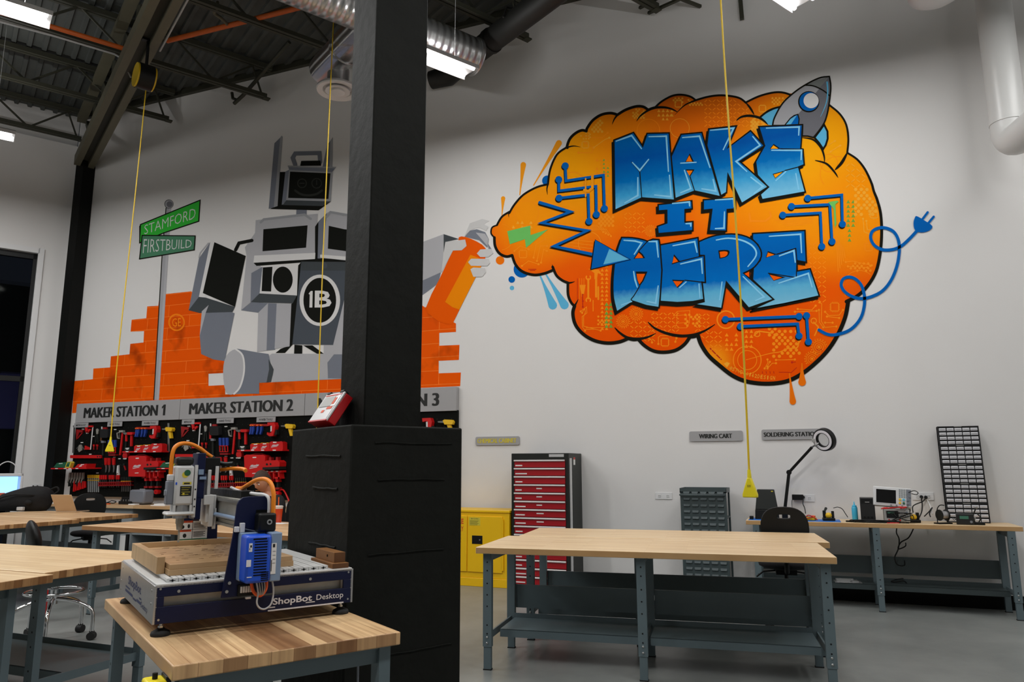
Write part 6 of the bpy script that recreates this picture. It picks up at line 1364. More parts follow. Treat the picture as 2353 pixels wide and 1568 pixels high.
tag(q.build('paper_stack', 'paper'), 'white paper stack on the counter by the machine spindle', 'paper')
g = WX(150+920/5.6, 880+1475/5.6, 8.5); q = MB(tr(g.x, 8.46, .86)); q.box(-.07, -.05, 0, .06, .05, .02)
tag(q.build('crumpled_wrap', 'paper', bevel=.008), 'crumpled white wrap in front of the grey hard case', 'wrap')
q = MB(); q.box(-11.55, 8.36, .86, -10.2, 8.6, .868); tag(q.build('paper_roll', 'paper'), 'long white sheet lying flat on the counter near the corner column', 'paper')
# wall signs over the stations on the white wall
def wall_sign(label, text, quad, tb, ink):
    (x0, y0), (x1, y1) = quad; a, b = on_y(x0, y0, W), on_y(x1, y1, W); h = tb
    r = thing('wall_sign', label, 'sign', ((a.x+b.x)/2, W-.012, a.z), 0, 'small wall signs')
    w = (b.x-a.x)/2; pl_ = []
    q = MB()
    rr_ = .02; pts = []
    for cx, cz, a0 in ((w-rr_, rr_, -PI/2), (w-rr_, h-rr_, 0), (-w+rr_, h-rr_, PI/2), (-w+rr_, rr_, PI)):
        for k in range(4): t = a0+k*PI/6; pts.append((cx+rr_*math.cos(t), cz+rr_*math.sin(t)))
    n = len(pts); q.add([(x, -.004, z) for x, z in pts]+[(x, .008, z) for x, z in pts], [tuple(range(n)), tuple(range(2*n-1, n-1, -1))]+[(i, n+i, n+(i+1) % n, (i+1) % n) for i in range(n)])
    q.build('plate', 'sign_grey', r); q = MB(); tx0, tx1, tz0, tz1 = text[1]
    bold_text(q, text[0], (-w+2*w*tx0, -.0055, h*tz0), (2*w*(tx1-tx0), 0, 0), (0, 0, h*(tz1-tz0)), .0035); q.build('lettering', ink, r)
wall_sign('grey wall sign with yellow letters reading CHEMICAL CABINET above the yellow cabinet', ('CHEMICAL CABINET', (.05, .93, .25, .78)), ((1093.6, 1024), (1194.6, 1022.5)), .112, 'ink_yellow')
wall_sign('grey wall sign reading WIRING CART above the dark louvred cart', ('WIRING CART', (.19, .80, .28, .72)), ((1585, 1015), (1707.5, 1012.5)), .118, 'ink')
wall_sign('grey wall sign reading SOLDERING STATION behind the magnifier lamp', ('SOLDERING STATION', (.04, .955, .30, .72)), ((1751, 1011.5), (1888, 1009)), .118, 'ink')
# ------------------------------------------------------------------ things on the soldering bench
BZ = .8605
def bx(px, y, py=1190): return on_y(px, py, y).x
def place(px, y): return Vector((bx(px, y), y, BZ))
q = MB(); a, b = bx(1722, 8.62, 1190), bx(1932, 8.5, 1195); q.box(a, 8.44, BZ, b, 8.80, BZ+.003)
tag(q.build('soldering_mat', 'mat_blue', bevel=.001), 'blue silicone mat lying on the soldering bench', 'mat')
# fume extractor: a dark case narrowing to the top
p = place(1763, 8.68); fe = thing('fume_extractor', 'tapered black fume extractor standing on the blue mat', 'extractor', p+Vector((0,0,.003)), R_(3))
q = MB(); vs = [(-.125,-.09,0),(.125,-.09,0),(.125,.09,0),(-.125,.09,0),(-.12,-.08,.10),(.12,-.08,.10),(.12,.08,.10),(-.12,.08,.10)]; q.add(vs, [(0,3,2,1),(4,5,6,7),(0,1,5,4),(1,2,6,5),(2,3,7,6),(3,0,4,7)]); q.build('base', 'black_plastic', fe, bevel=.006)
q = MB(); vs = [(-.118,-.06,.10),(.118,-.06,.10),(.118,.07,.10),(-.118,.07,.10),(-.09,-.02,.315),(.09,-.02,.315),(.09,.06,.315),(-.09,.06,.315)]; q.add(vs, [(0,3,2,1),(4,5,6,7),(0,1,5,4),(1,2,6,5),(2,3,7,6),(3,0,4,7)]); q.build('hood', 'cabinet_black', fe, bevel=.006)
q = MB(); q.box(.055, -.028, .29, .075, -.02, .30); q.build('badge', 'ink_yellow', fe)
p = place(1727, 8.55); q = MB(Matrix.Translation(p+Vector((0,0,.003)))); q.box(-.02,-.02,0,.02,.02,.035); tag(q.build('black_clip', 'black_plastic', bevel=.004), 'small black clip at the corner of the blue mat', 'clip')
# magnifier lamp
base = Vector((bx(1804, 8.80), 8.80, BZ)); el = on_y(1813, 1086, 8.80); tp = on_y(1866, 1028, 8.72); hd_c = on_y(1893, 1011, 8.66)
ml = thing('magnifier_lamp', 'black articulated magnifier lamp with a white ring light', 'lamp', base)
def rel(v): return v-base
q = MB(); q.box(-.03, -.03, 0, .03, .06, .05); q.cyl((0,0,.04), (0,0,.10), .014, n=10); q.build('bench_clamp', 'black_plastic', ml)
q = MB(); q.bar((0,0,.08), rel(el), .034, .03, (0,1,0)); q.build('lower_arm', 'black_plastic', ml, bevel=.004)
q = MB(); q.cyl(rel(el)+Vector((0,-.03,0)), rel(el)+Vector((0,.03,0)), .028, n=14); q.build('elbow_knob', 'black_plastic', ml, smooth=40)
q = MB(); q.bar(rel(el), rel(tp), .03, .026, (0,1,0)); q.build('upper_arm', 'black_plastic', ml, bevel=.004)
q = MB(); d = rel(hd_c)-rel(tp); q.tube([rel(tp), rel(tp)+d*.3+Vector((0,-.02,.0)), rel(tp)+d*.55], .010, 8); q.cyl(rel(tp)+d*.3+Vector((0,-.05,-.01)), rel(tp)+d*.3+Vector((0,.02,-.01)), .012, n=10); q.build('yoke', 'tool_steel', ml, smooth=40)
nrm = Vector((-.55, -.80, -.22)).normalized(); Hm = Matrix.Translation(rel(hd_c)) @ nrm.to_track_quat('Z', 'Y').to_matrix().to_4x4()
q = MB(Hm)
def ring_lathe(mb, prof, n=36):
    k = len(prof); vs = [(r*math.cos(2*PI*i/n), r*math.sin(2*PI*i/n), z) for r, z in prof for i in range(n)]
    mb.add(vs, [(j*n+i, j*n+(i+1) % n, ((j+1) % k)*n+(i+1) % n, ((j+1) % k)*n+i) for j in range(k) for i in range(n)])
ring_lathe(q, [(.07,.02),(.072,.026),(.112,.026),(.122,.018),(.125,-.03),(.118,-.035),(.072,-.03),(.068,-.02)]); hd_ = q.build('lamp_head', 'black_plastic', ml, smooth=40)
q = MB(Hm); ring_lathe(q, [(.078,.024),(.080,.029),(.106,.029),(.108,.024)]); q.build('ring_light', 'ring_led', hd_, smooth=50)
q = MB(Hm); q.lathe([(.01,-.012),(.05,-.010),(.0695,-.002),(.0695,.004),(.05,.012),(.01,.014)], 32); mg_, nt_, bs_ = new_mat('lens_glass'); bs_.inputs['Transmission Weight'].default_value = 1; bs_.inputs['Roughness'].default_value = .02; bs_.inputs['IOR'].default_value = 1.2
q.build('lens', 'lens_glass', hd_, smooth=60)
q = MB(Hm); q.lathe([(.118,-.038),(.124,-.036),(.124,-.032),(.118,-.032)], 32) if False else ring_lathe(q, [(.120,-.031),(.128,-.031),(.128,-.039),(.120,-.039)]); q.build('dust_cover_rim', 'clear_drawer', hd_, smooth=50)
q = MB(Hm); q.box(-.125, -.02, .02, -.085, .02, .034); q.build('switch_plate', 'instrument_grey', hd_, bevel=.003)
# wall outlets
def outlet(label, px, py, w=.115, plugs=(), wall='back'):
    p = on_y(px, py, W); r = thing('wall_outlet', label, 'outlet', (p.x, W, p.z), 0, 'wall outlets')
    q = MB(); q.box(-w/2, -.008, -.04, w/2, 0, .04); q.build('cover_plate', 'trim_white', r, bevel=.002)
    for k in range(2):
        x = (-.25+.5*k)*w; q = MB(); q.box(x-.017, -.011, -.018, x+.017, -.006, .018); so = q.build('socket', 'white_metal', r, bevel=.002)
        q = MB(); q.box(x-.008, -.0115, -.004, x-.005, -.0108, .008); q.box(x+.005, -.0115, -.004, x+.008, -.0108, .008); q.build('slot', 'ink', so)
    return r
outlet('bare white double outlet low on the wall between cabinet and cart', 1525, 1140, .20)
outlet('white outlet with a black adapter behind the magnifier lamp', 1848, 1145, .22)
outlet('white outlet with two black plugs behind the oscilloscope', 2121, 1141, .20)
o1 = on_y(1833, 1143, W-.03); q = MB(Matrix.Translation(o1)); q.box(-.06,-.035,-.03,.06,.015,.03); tag(q.build('power_adapter', 'black_plastic', bevel=.006), 'black power adapter plugged into the outlet behind the magnifier lamp', 'adapter')
def cable(label, pts, r=.005, m='black_plastic', name='cable', n=6):
    q = MB(); q.tube(pts, r, n, smooth=5); return tag(q.build(name, m, smooth=60), label, 'cable')
def oy(px, py, y): return on_y(px, py, y)
def plug(label, px, py):
    p = oy(px, py, W-.012); q = MB(); q.cyl(p, p+Vector((0,-.035,0)), .017, .014, 12); q.cyl(p+Vector((0,-.035,0)), p+Vector((0,-.055,-.012)), .008, .006, 8); return tag(q.build('power_plug', 'black_plastic', smooth=40), label, 'plug')
plug('black plug in the outlet beside the power adapter', 1846, 1143); plug('black plug in the outlet behind the oscilloscope, nearer the instruments', 2117, 1142); plug('black plug in the outlet behind the oscilloscope, nearer the drawer tower', 2127, 1143)
cable('thin black cable falling from the power adapter', [oy(1826,1143,8.95), oy(1820,1150,8.94), oy(1820,1165,8.9), oy(1821,1184,8.84)], .003)
cable('black cable from the outlet to the yellow multimeter', [oy(1846,1146,8.93), oy(1845,1158,8.9), oy(1849,1168,8.85), oy(1851,1180,8.72)], .005)
cable('black cable looping from the outlet back to the function generator', [oy(2126,1146,8.94), oy(2120,1153,8.9), oy(2103,1160,8.86), oy(2097,1166,8.82), oy(2098,1178,8.76)], .006)
cable('black cable dropping from the outlet behind the bench', [oy(2117,1146,8.94), oy(2119,1160,8.93), oy(2118,1176,8.92), oy(2112,1190,8.88)], .006)
cable('white cable hanging loose below the outlet by the drawer tower', [oy(2130,1148,8.94), oy(2136,1160,8.92), oy(2140,1172,8.86), oy(2143,1182,8.8)], .005, 'instrument_white')
cable('black cable end lying at the foot of the drawer tower', [oy(2124,1187,8.72), oy(2135,1176,8.8), oy(2142,1167,8.84), oy(2136,1180,8.78), oy(2138,1188,8.72)], .006)
# yellow multimeter with leads on the mat
p = place(1860, 8.60)+Vector((0,0,.003)); mm = thing('multimeter', 'yellow and orange multimeter lying on the blue mat', 'multimeter', p, R_(-12))
q = MB(); q.box(-.065,-.04,0,.065,.04,.035); q.build('case', 'tool_yellow', mm, bevel=.01); q = MB(); q.box(-.05,-.03,.033,.02,.03,.037); q.build('face', 'cabinet_black', mm); q = MB(); q.box(.02,-.025,.035,.06,.025,.05); q.build('holster_grip', 'orange_plastic', mm, bevel=.006)
q = MB(); q.tube([(.04,-.02,.045),(.02,-.055,.03),(-.03,-.06,.02),(.0,-.045,.055),(.06,-.04,.03),(.085,-.03,.006)], .005, 6, smooth=4); q.build('test_lead', 'tool_red', mm, smooth=60)
def iron_stand(label, p, rot):
    s = thing('iron_stand', label, 'soldering stand', p, rot, 'soldering iron stands')
    q = MB(); q.box(-.06,-.045,0,.06,.045,.03); q.build('tray', 'black_plastic', s, bevel=.006)
    q = MB(); q.box(-.055,-.02,.03,-.025,.02,.105); q.box(.03,-.02,.03,.055,.02,.10); q.build('bracket', 'black_plastic', s, bevel=.004)
    q = MB(); q.ball((0,-.015,.055),.033,8,1,.8,.9); q.build('brass_sponge', 'tool_yellow', s, smooth=60)
    q = MB(); q.cyl((-.04,-.02,.095),(-.015,.04,.125),.010,.014,10); q.build('iron_handle', 'cabinet_black', s, smooth=40)
    return s
iron_stand('black soldering stand with a yellow sponge sitting on the blue mat', place(1904, 8.60)+Vector((0,0,.003)), R_(5))
iron_stand('black soldering stand with a yellow sponge tucked beside the instruments', place(2098, 8.66), R_(10))
cable('thin black cord arching from the soldering stand on the mat', [oy(1915,1168,8.6), oy(1925,1166,8.62), oy(1935,1170,8.64), oy(1942,1180,8.6), oy(1948,1189,8.55)], .004)
q = MB(Matrix.Translation(place(1955, 8.52))); q.box(-.05,-.015,0,.09,.02,.016); tag(q.build('power_strip', 'black_plastic', bevel=.004), 'short black power strip beside the blue bottle', 'power strip')
p = place(1965, 8.66); bt = thing('squeeze_bottle', 'light blue squeeze bottle with a pointed nozzle on the soldering bench', 'bottle', p)
q = MB(); q.lathe([(.026,0),(.029,.004),(.029,.135),(.024,.148)], 20); q.build('body', 'bottle_blue', bt, smooth=40); q = MB(); q.lathe([(.022,.148),(.022,.160),(.008,.168),(.004,.20),(.002,.202)], 16); q.build('nozzle', 'bottle_blue', bt, smooth=40)
# black supply, oscilloscope leaning on the function generator
p = place(1995, 8.68); ps = thing('power_supply', 'tall black bench power supply beside the white oscilloscope', 'power supply', p, R_(-3))
q = MB(); q.box(-.068,-.12,.006,.068,.10,.245); q.build('case', 'drawer_black', ps, bevel=.005); q = MB(); q.box(-.055,-.123,.19,.055,-.119,.235); q.build('display', 'screen_black', ps); q = MB(); q.box(-.02,-.1235,.2,.02,-.123,.206); q.build('badge', 'instrument_grey', ps)
for k in range(3): q = MB(); q.cyl((-.035+k*.035,-.128,.05),(-.035+k*.035,-.119,.05),.010,n=12); q.build('terminal', 'black_plastic', ps, smooth=40)
for x in (-.05,.05): q = MB(); q.cyl((x,-.1,0),(x,-.1,.008),.01,n=10); q.build('foot', 'rubber', ps)
p = place(2060, 8.62); fg = thing('function_generator', 'beige function generator under the white oscilloscope', 'generator', p, R_(-2))
q = MB(); q.box(-.115,-.10,.012,.115,.12,.135); q.build('case', 'instrument_grey', fg, bevel=.004); q = MB(); q.box(-.095,-.103,.05,.015,-.099,.12); q.build('screen', 'screen_black', fg); q = MB(); q.box(-.085,-.1035,.095,-.02,-.103,.11); q.build('readout', 'lcd_green', fg)
for r in range(2):
    for c in range(4): q = MB(); q.box(.03+c*.02,-.106,.062+r*.025,.044+c*.02,-.099,.076+r*.025); q.build('key', 'paper' if r else 'grey_plastic', fg)
q = MB(); q.cyl((.09,-.112,.105),(.09,-.099,.105),.013,n=14); q.build('dial', 'grey_plastic', fg, smooth=40)
for k in range(4): q = MB(); q.cyl((-.075+k*.05,-.112,.03),(-.075+k*.05,-.099,.03),.008,n=10); q.build('terminal', 'tool_steel' if k % 2 else 'tool_red', fg, smooth=40)
for x in (-.09,.09): q = MB(); q.box(x-.012,-.09,0,x+.012,-.06,.014); q.build('foot', 'rubber', fg)
oc_ = on_y(2051, 1157, 8.60); os_ = thing('oscilloscope', 'white oscilloscope tilted on top of the function generator', 'oscilloscope', (oc_.x, 8.58, BZ+.155), R_(-4))
OM = Matrix.Rotation(R_(4), 4, 'Y') @ Matrix.Rotation(R_(-9), 4, 'X')
q = MB(OM); q.box(-.185,-.06,0,.165,.05,.195); q.build('case', 'instrument_white', os_, bevel=.008)
q = MB(OM); q.box(-.165,-.064,.022,.035,-.059,.172); sc_ = q.build('bezel', 'instrument_white', os_); q = MB(OM); q.box(-.155,-.0655,.03,.025,-.0635,.165); q.build('screen', 'screen_black', sc_)
q = MB(OM)
for r in range(5):
    for c in range(5): q.box(.052+c*.021,-.064,.095+r*.018,.066+c*.021,-.059,.107+r*.018)
kb = q.build('keypad', 'counter_grey', os_)
for k, (x, z, m_) in enumerate(((.06,.075,'tool_yellow'),(.095,.075,'bottle_blue'),(.06,.04,'tool_yellow'),(.095,.04,'tool_green'),(.13,.075,'grey_plastic'),(.13,.04,'grey_plastic'),(.15,.11,'grey_plastic'))): q = MB(OM); q.cyl((x,-.072,z),(x,-.059,z),.011,n=14); q.build('knob', m_, os_, smooth=40)
q = MB(OM); q.box(.12,-.0645,.02,.16,-.0592,.18); q.build('side_panel', 'grey_plastic', os_)
q = MB(OM)
for k in range(4): q.cyl((-.02+k*.05,-.075,.01),(-.02+k*.05,-.059,.01),.008,n=10)
q.build('probe_socket', 'tool_steel', os_, smooth=40)
q = MB(); q.tube([(.15,-.05,.15),(.2,-.06,.17),(.235,-.04,.15),(.22,-.02,.13),(.17,-.02,.14)], .004, 6, smooth=4); q.build('probe_loop', 'black_plastic', os_, smooth=60)
def scribble(label, m, cx, y, z, w, h, n, r, seed, name='test_lead'):
    R = random.Random(seed); pts = [Vector((cx+R.uniform(-w,w), y+R.uniform(-.03,.03), max(BZ+r, z+R.uniform(-h,h)))) for _ in range(n)]
    return cable(label, pts, r, m, name)
scribble('tangled red test lead between the oscilloscope and the generator', 'tool_red', bx(2062,8.5), 8.495, BZ+.155, .10, .012, 10, .005, 4)
scribble('second red lead bunched under the oscilloscope screen', 'tool_red', bx(2035,8.5), 8.485, BZ+.15, .05, .010, 7, .006, 9)
scribble('red lead lying on the bench before the generator', 'tool_red', bx(2050,8.46), 8.465, BZ+.005, .07, .004, 8, .004, 12)
scribble('black cable heap along the front of the instruments', 'black_plastic', bx(2010,8.5), 8.49, BZ+.012, .22, .012, 16, .006, 5, 'cable')
scribble('black cable tangle before the black power supply', 'black_plastic', bx(1975,8.5), 8.50, BZ+.012, .10, .012, 12, .006, 8, 'cable')
scribble('black leads looping up over the generator front', 'black_plastic', bx(2065,8.48), 8.478, BZ+.06, .13, .05, 12, .004, 15, 'cable')
# solder spool on its stand, station with green display, helping hands
p = place(2166, 8.58); ss = thing('solder_spool', 'silver solder spool on a black wire stand beside the drawer tower', 'spool', p, R_(30))
q = MB(); q.box(-.075,-.04,0,.075,.04,.012); q.build('base', 'black_plastic', ss, bevel=.003); q = MB(); q.tube([(-.06,0,.01),(-.055,0,.13),(-.02,0,.18),(.03,0,.18)], .005, 6, smooth=4); q.build('wire_arm', 'black_plastic', ss, smooth=60)
q = MB(); q.cyl((-.03,0,.085),(.04,0,.085),.042,n=22); q.build('solder_coil', 'alu', ss, smooth=40); q = MB(); q.cyl((-.036,0,.085),(-.03,0,.085),.055,n=22); q.cyl((.04,0,.085),(.046,0,.085),.055,n=22); q.build('flange', 'cabinet_black', ss, smooth=40)
p = place(2217, 8.56); stn = thing('soldering_station', 'black soldering station with a green display in front of the drawer tower', 'station', p, R_(-8))
q = MB(); q.box(-.075,-.05,0,.075,.07,.105); q.build('case', 'drawer_black', stn, bevel=.006); q = MB(); q.box(-.045,-.053,.055,.03,-.049,.085); q.build('display', 'lcd_green', stn); q = MB(); q.cyl((.05,-.06,.03),(.05,-.049,.03),.012,n=14); q.build('knob', 'grey_plastic', stn, smooth=40)
p = place(2245, 8.56); hh_ = thing('helping_hands', 'black helping-hands clamp stand beside the green display', 'stand', p, R_(-5))
q = MB(); q.box(-.06,-.04,0,.06,.04,.025); q.build('base', 'black_plastic', hh_, bevel=.004); q = MB(); q.tube([(-.02,0,.02),(-.03,.01,.08),(-.01,0,.14),(.0,0,.155)], .006, 6, smooth=4); q.tube([(.01,0,.02),(.03,0,.07),(.0,.01,.11)], .006, 6, smooth=4); q.build('flexible_arm', 'cabinet_black', hh_, smooth=60); q = MB(); q.ball((.0,0,.165),.013,6); q.ball((-.02,0,.06),.012,6); q.build('joint', 'tool_steel', hh_, smooth=60)
cable('thin black lead trailing from the soldering station', [oy(2196,1194,8.5), oy(2188,1188,8.52), oy(2193,1196,8.46), oy(2200,1190,8.54)], .003)
# tower of clear drawers leaning on the wall
bl_, br_ = on_y(2185, 1190, 8.66), on_y(2273, 1191, 8.66); tl_, tr_ = on_y(2157, 978, 8.90), on_y(2254, 976, 8.90)
lean = math.atan2(.28, .97)
tw = thing('drawer_tower', 'tall black tower of clear parts drawers leaning against the wall', 'drawer tower', (on_y(2226, 1191, 8.80).x, 8.80, BZ), 0)
TM = Matrix.Rotation(R_(-5), 4, 'X'); tw_w = .188; th = .985
fm = MB(TM); fm.box(-tw_w, .015, 0, tw_w, .075, th); fb = fm.build('back_shell', 'drawer_black', tw)
fm = MB(TM)
for x in (-tw_w, tw_w-.008): fm.box(x, 0, 0, x+.008, .075, th)
for k in range(6): z = k*th/5; fm.box(-tw_w, 0, max(0, z-.007), tw_w, .075, min(th, z+.007))
fm.build('frame', 'drawer_black', tw)
cw_ = (2*tw_w-.016)/5; chh = (th/5-.014)/4
for m5 in range(5):
    for r in range(4):
        for c in range(5):
            x0 = -tw_w+.008+c*cw_; z0 = m5*th/5+.007+r*chh
            d = MB(TM); d.box(x0+.005, -.002, z0+.005, x0+cw_-.005, .014, z0+chh-.012); d.box(x0+.010, -.009, z0+chh*.42, x0+cw_-.010, -.002, z0+chh*.55); d.build('drawer', 'clear_drawer', tw)
    if m5 < 5: l = MB(TM); l.box(-.035, -.0015, (m5+1)*th/5-.006, .035, -.0005, (m5+1)*th/5-.001); l.build('label_holder', 'instrument_grey', tw)
# under the bench
cable('black cables hanging down under the soldering bench', [oy(2061,1212,8.62), oy(2060,1225,8.66), oy(2066,1240,8.7), oy(2064,1262,8.72), oy(2056,1282,8.74), oy(2062,1298,8.7), oy(2078,1300,8.66), oy(2078,1288,8.64)], .006)
cable('black cable crossing under the bench to its plug end', [oy(2100,1213,8.62), oy(2088,1236,8.66), oy(2070,1247,8.68), oy(2064,1262,8.7), oy(2080,1256,8.62), oy(2081,1248,8.6)], .006)
cable('black cable curling out below the shelf near the floor', [oy(2076,1330,8.8), oy(2060,1332,8.8), oy(2048,1337,8.78), oy(2060,1338,8.74), oy(2078,1336,8.76), oy(2087,1350,8.8), oy(2082,1362,8.85)], .006)
p = on_y(1945, 1302, 8.66); q = MB(tr(p.x, 8.66, .241) @ rotz(.12)); q.box(-.13,-.07,0,.13,.07,.006); q.box(-.11,-.05,.006,.02,-.03,.03); q.box(-.11,.02,.006,.06,.04,.03); q.box(.04,-.05,.006,.1,.05,.018)
tag(q.build('bracket_plate', 'alu', bevel=.001), 'silver bracket plate lying on the shelf below the soldering bench', 'bracket')
# yellow cords and the reel
rp0 = on_y(334, 178, 6.36); reel = thing('cord_reel', 'black and yellow cord reel hanging under the olive girder', 'reel', (rp0.x, 6.36, rp0.z), R_(64))
q = MB(); q.cyl((-.10,0,0),(.08,0,0),.165,n=28); q.build('drum', 'black_plastic', reel, smooth=40); q = MB(); q.cyl((.08,0,0),(.10,0,0),.155,n=28); q.cyl((-.12,0,0),(-.10,0,0),.155,n=28); q.build('side_disc', 'cord_yellow', reel, smooth=40)
q = MB(); q.cyl((0,0,.15),(0,0,.52),.02,n=8); q.box(-.08,-.03,.50,.08,.03,.53); q.build('mount', 'black_plastic', reel)
def cord(label, pts, tap, seg=None):
    r = thing('drop_cable', label, 'cord', pts[-1], 0, 'hanging yellow power cords')
    q = MB(); q.tube([Vector(p)-Vector(pts[-1]) for p in pts], .0065, 8, smooth=6); q.build('line', 'cord_yellow', r, smooth=60)
    t = MB(rotz(tap)); t.add([(-.012,-.016,0),(.012,-.016,0),(.012,.016,0),(-.012,.016,0),(-.046,-.019,-.105),(.046,-.019,-.105),(.046,.019,-.105),(-.046,.019,-.105),(-.046,-.019,-.125),(.046,-.019,-.125),(.046,.019,-.125),(-.046,.019,-.125)], [(0,1,2,3),(0,4,5,1),(1,5,6,2),(2,6,7,3),(3,7,4,0),(4,8,9,5),(5,9,10,6),(6,10,11,7),(7,11,8,4),(11,10,9,8)]); tp_ = t.build('triple_tap', 'plug_yellow', r, bevel=.006)
    t = MB(rotz(tap)); t.cyl((0,0,0),(0,0,.05),.014,.010,10); t.build('strain_relief', 'plug_yellow', r, smooth=40)
    t = MB(rotz(tap))
    for x in (-.006,.006): t.box(x-.0015,-.0198,-.06,x+.0015,-.0188,-.045)
    t.build('slot', 'ink', tp_); return r
cord('yellow cord dropping from the reel past the street sign', [on_y(335, 208, 6.36), on_y(322, 340, 6.36), on_y(299, 560, 6.355), on_y(268, 850, 6.35), on_y(254, 1014, 6.35)], R_(40))
cord('yellow cord hanging in front of the painted robot', [Vector((on_y(767,38,6.83).x, 6.83, ROOF_Z)), on_y(767, 38, 6.83), on_y(757, 250, 6.83), on_y(742, 600, 6.82), on_y(732, 880, 6.82), on_y(729, 985, 6.82)], R_(40))
cord('yellow cord hanging before the thought-cloud mural above the wooden bench', [Vector((on_y(1652,0,4.985).x, 4.985, ROOF_Z)), on_y(1656, 0, 4.985), on_y(1672, 250, 4.985), on_y(1690, 500, 4.985), on_y(1706, 760, 4.985), on_y(1716, 960, 4.985), on_y(1722, 1098, 4.985)], R_(-14))
# yellow outlet box clamped under the router bench corner
p = on_z(372, 1552, .82); yb = thing('bench_outlet', 'yellow outlet box on a black bracket at the corner of the router bench', 'outlet box', TO+T2*.075-T1*.002+Vector((0,0,.80)), TA)
q = MB(); q.box(-.06,-.035,-.075,.0,.045,.012); q.build('box', 'plug_yellow', yb, bevel=.008); q = MB(); q.box(-.004,-.03,-.08,.012,.04,.02); q.build('bracket', 'black_plastic', yb, bevel=.002); q = MB(); q.cyl((-.03,0,.012),(-.03,0,.03),.008,n=8); q.build('cord_grip', 'black_plastic', yb)
# ------------------------------------------------------------------ things on the side benches
p = on_z(150, 1176, .86)
lt = thing('laptop', 'gold laptop seen from behind, open on the far bench by the backpack', 'laptop', (p.x+.14, p.y+.0, .8605), R_(8))
q = MB(); q.box(-.16,-.11,0,.16,.11,.014); q.build('base', 'laptop_gold', lt, bevel=.004); q = MB(Matrix.Translation((0,-.105,.014)) @ Matrix.Rotation(R_(27), 4, 'X')); q.box(-.16,-.004,0,.16,.003,.24); q.build('lid', 'laptop_gold', lt, bevel=.003)
q = MB(); q.box(-.14,-.05,.014,.14,.08,.0155); q.build('keyboard', 'black_plastic', lt)
c = on_z(52, 1174, .86); bp = thing('backpack', 'black backpack lying on its side on the far bench', 'backpack', (c.x, c.y, .8605), R_(12))
q = MB(); vs = []; fs = []; n = 20
secs = [(-.42,.03,.02,.06),(-.40,.11,.06,.09),(-.30,.16,.10,.13),(-.12,.19,.13,.155),(.05,.20,.155,.175),(.20,.19,.165,.18),(.31,.16,.17,.165),(.38,.10,.18,.12),(.41,.03,.17,.05)]
for x, ry, cz, rz in secs:
    for k in range(n): a = 2*PI*k/n; z = cz*.9+rz*math.sin(a); vs.append((x+.01*math.sin(3*a), ry*math.cos(a)*(1+.05*math.sin(5*a+x*20)), max(.0, z)))
for i in range(len(secs)-1):
    for k in range(n): fs.append((i*n+k, i*n+(k+1) % n, (i+1)*n+(k+1) % n, (i+1)*n+k))
fs += [tuple(range(n-1,-1,-1)), tuple(range((len(secs)-1)*n, len(secs)*n))]
q.add(vs, fs); q.build('body', 'black_fabric', bp, smooth=70)
q = MB(); q.tube([(-.3,-.14,.10),(-.15,-.21,.18),(.05,-.215,.22),(.25,-.19,.22),(.36,-.10,.20)], .012, 6, smooth=4); q.tube([(.40,0,.28),(.47,.02,.31),(.50,.02,.26),(.42,.0,.2)], .012, 6, smooth=4); q.build('strap', 'black_fabric', bp, smooth=60)
q = MB(); q.ball((.24,-.185,.12),.05,8,1.1,.35,.6); q.build('front_pocket', 'black_fabric', bp, smooth=60); q = MB(); q.box(.10,-.215,.015,.19,-.17,.06); q.build('reflective_patch', 'light_grey', bp, bevel=.006)
c = on_z(8, 1150, .86); q = MB(tr(c.x-.1, 5.9, .86)); q.ball((0,0,.07),.1,8,1.6,1,.7); tag(q.build('black_pouch', 'black_fabric', smooth=70), 'smaller black pouch slumped beside the backpack', 'pouch')
# enclosed small printer glowing by the storefront window
pr_ = on_z(8, 1140, .86); tb_ = thing('side_table', 'small dark table under the glowing printer by the window', 'table', (-11.42, 7.75, 0), AG)
q = MB(); q.box(-.35,-.3,.80,.35,.3,.84); q.build('tabletop', 'maple_top_far', tb_)
for x in (-.32,.32):
    for y in (-.27,.27): q = MB(); q.box(x-.02,y-.02,0,x+.02,y+.02,.80); q.build('leg', 'bench_steel', tb_)
pt_ = thing('desktop_printer', 'white desktop 3D printer with a cold glowing chamber beside the window', 'printer', (-11.42, 7.75, .84), AG)
q = MB()
for x in (-.2,.17): q.box(x,-.2,0,x+.03,.2,.5)
q.box(-.2,-.2,0,.2,.2,.06); q.box(-.2,-.2,.46,.2,.2,.5); q.box(-.2,.17,0,.2,.2,.5); q.build('frame', 'white_metal', pt_, bevel=.006); q = MB(); q.box(-.16,.15,.08,.16,.165,.45); q.build('lit_chamber', 'printer_glow', pt_); q = MB(); q.tube([(-.12,.1,.5),(-.1,.1,.62),(0,.08,.68),(.1,.06,.62),(.12,.05,.5)], .008, 6, smooth=4); q.build('filament_tube', 'instrument_white', pt_, smooth=60)
q = MB(); q.cyl((-.1,0,.16),(.0,0,.16),.05,n=14); q.build('print_head', 'orange_plastic', pt_, smooth=40)
q = MB(tr(-11.22, 7.52, .84)); q.box(-.1,-.06,0,.1,.06,.07); tag(q.build('orange_box', 'orange_plastic', bevel=.006), 'orange parts box beside the glowing printer', 'box')
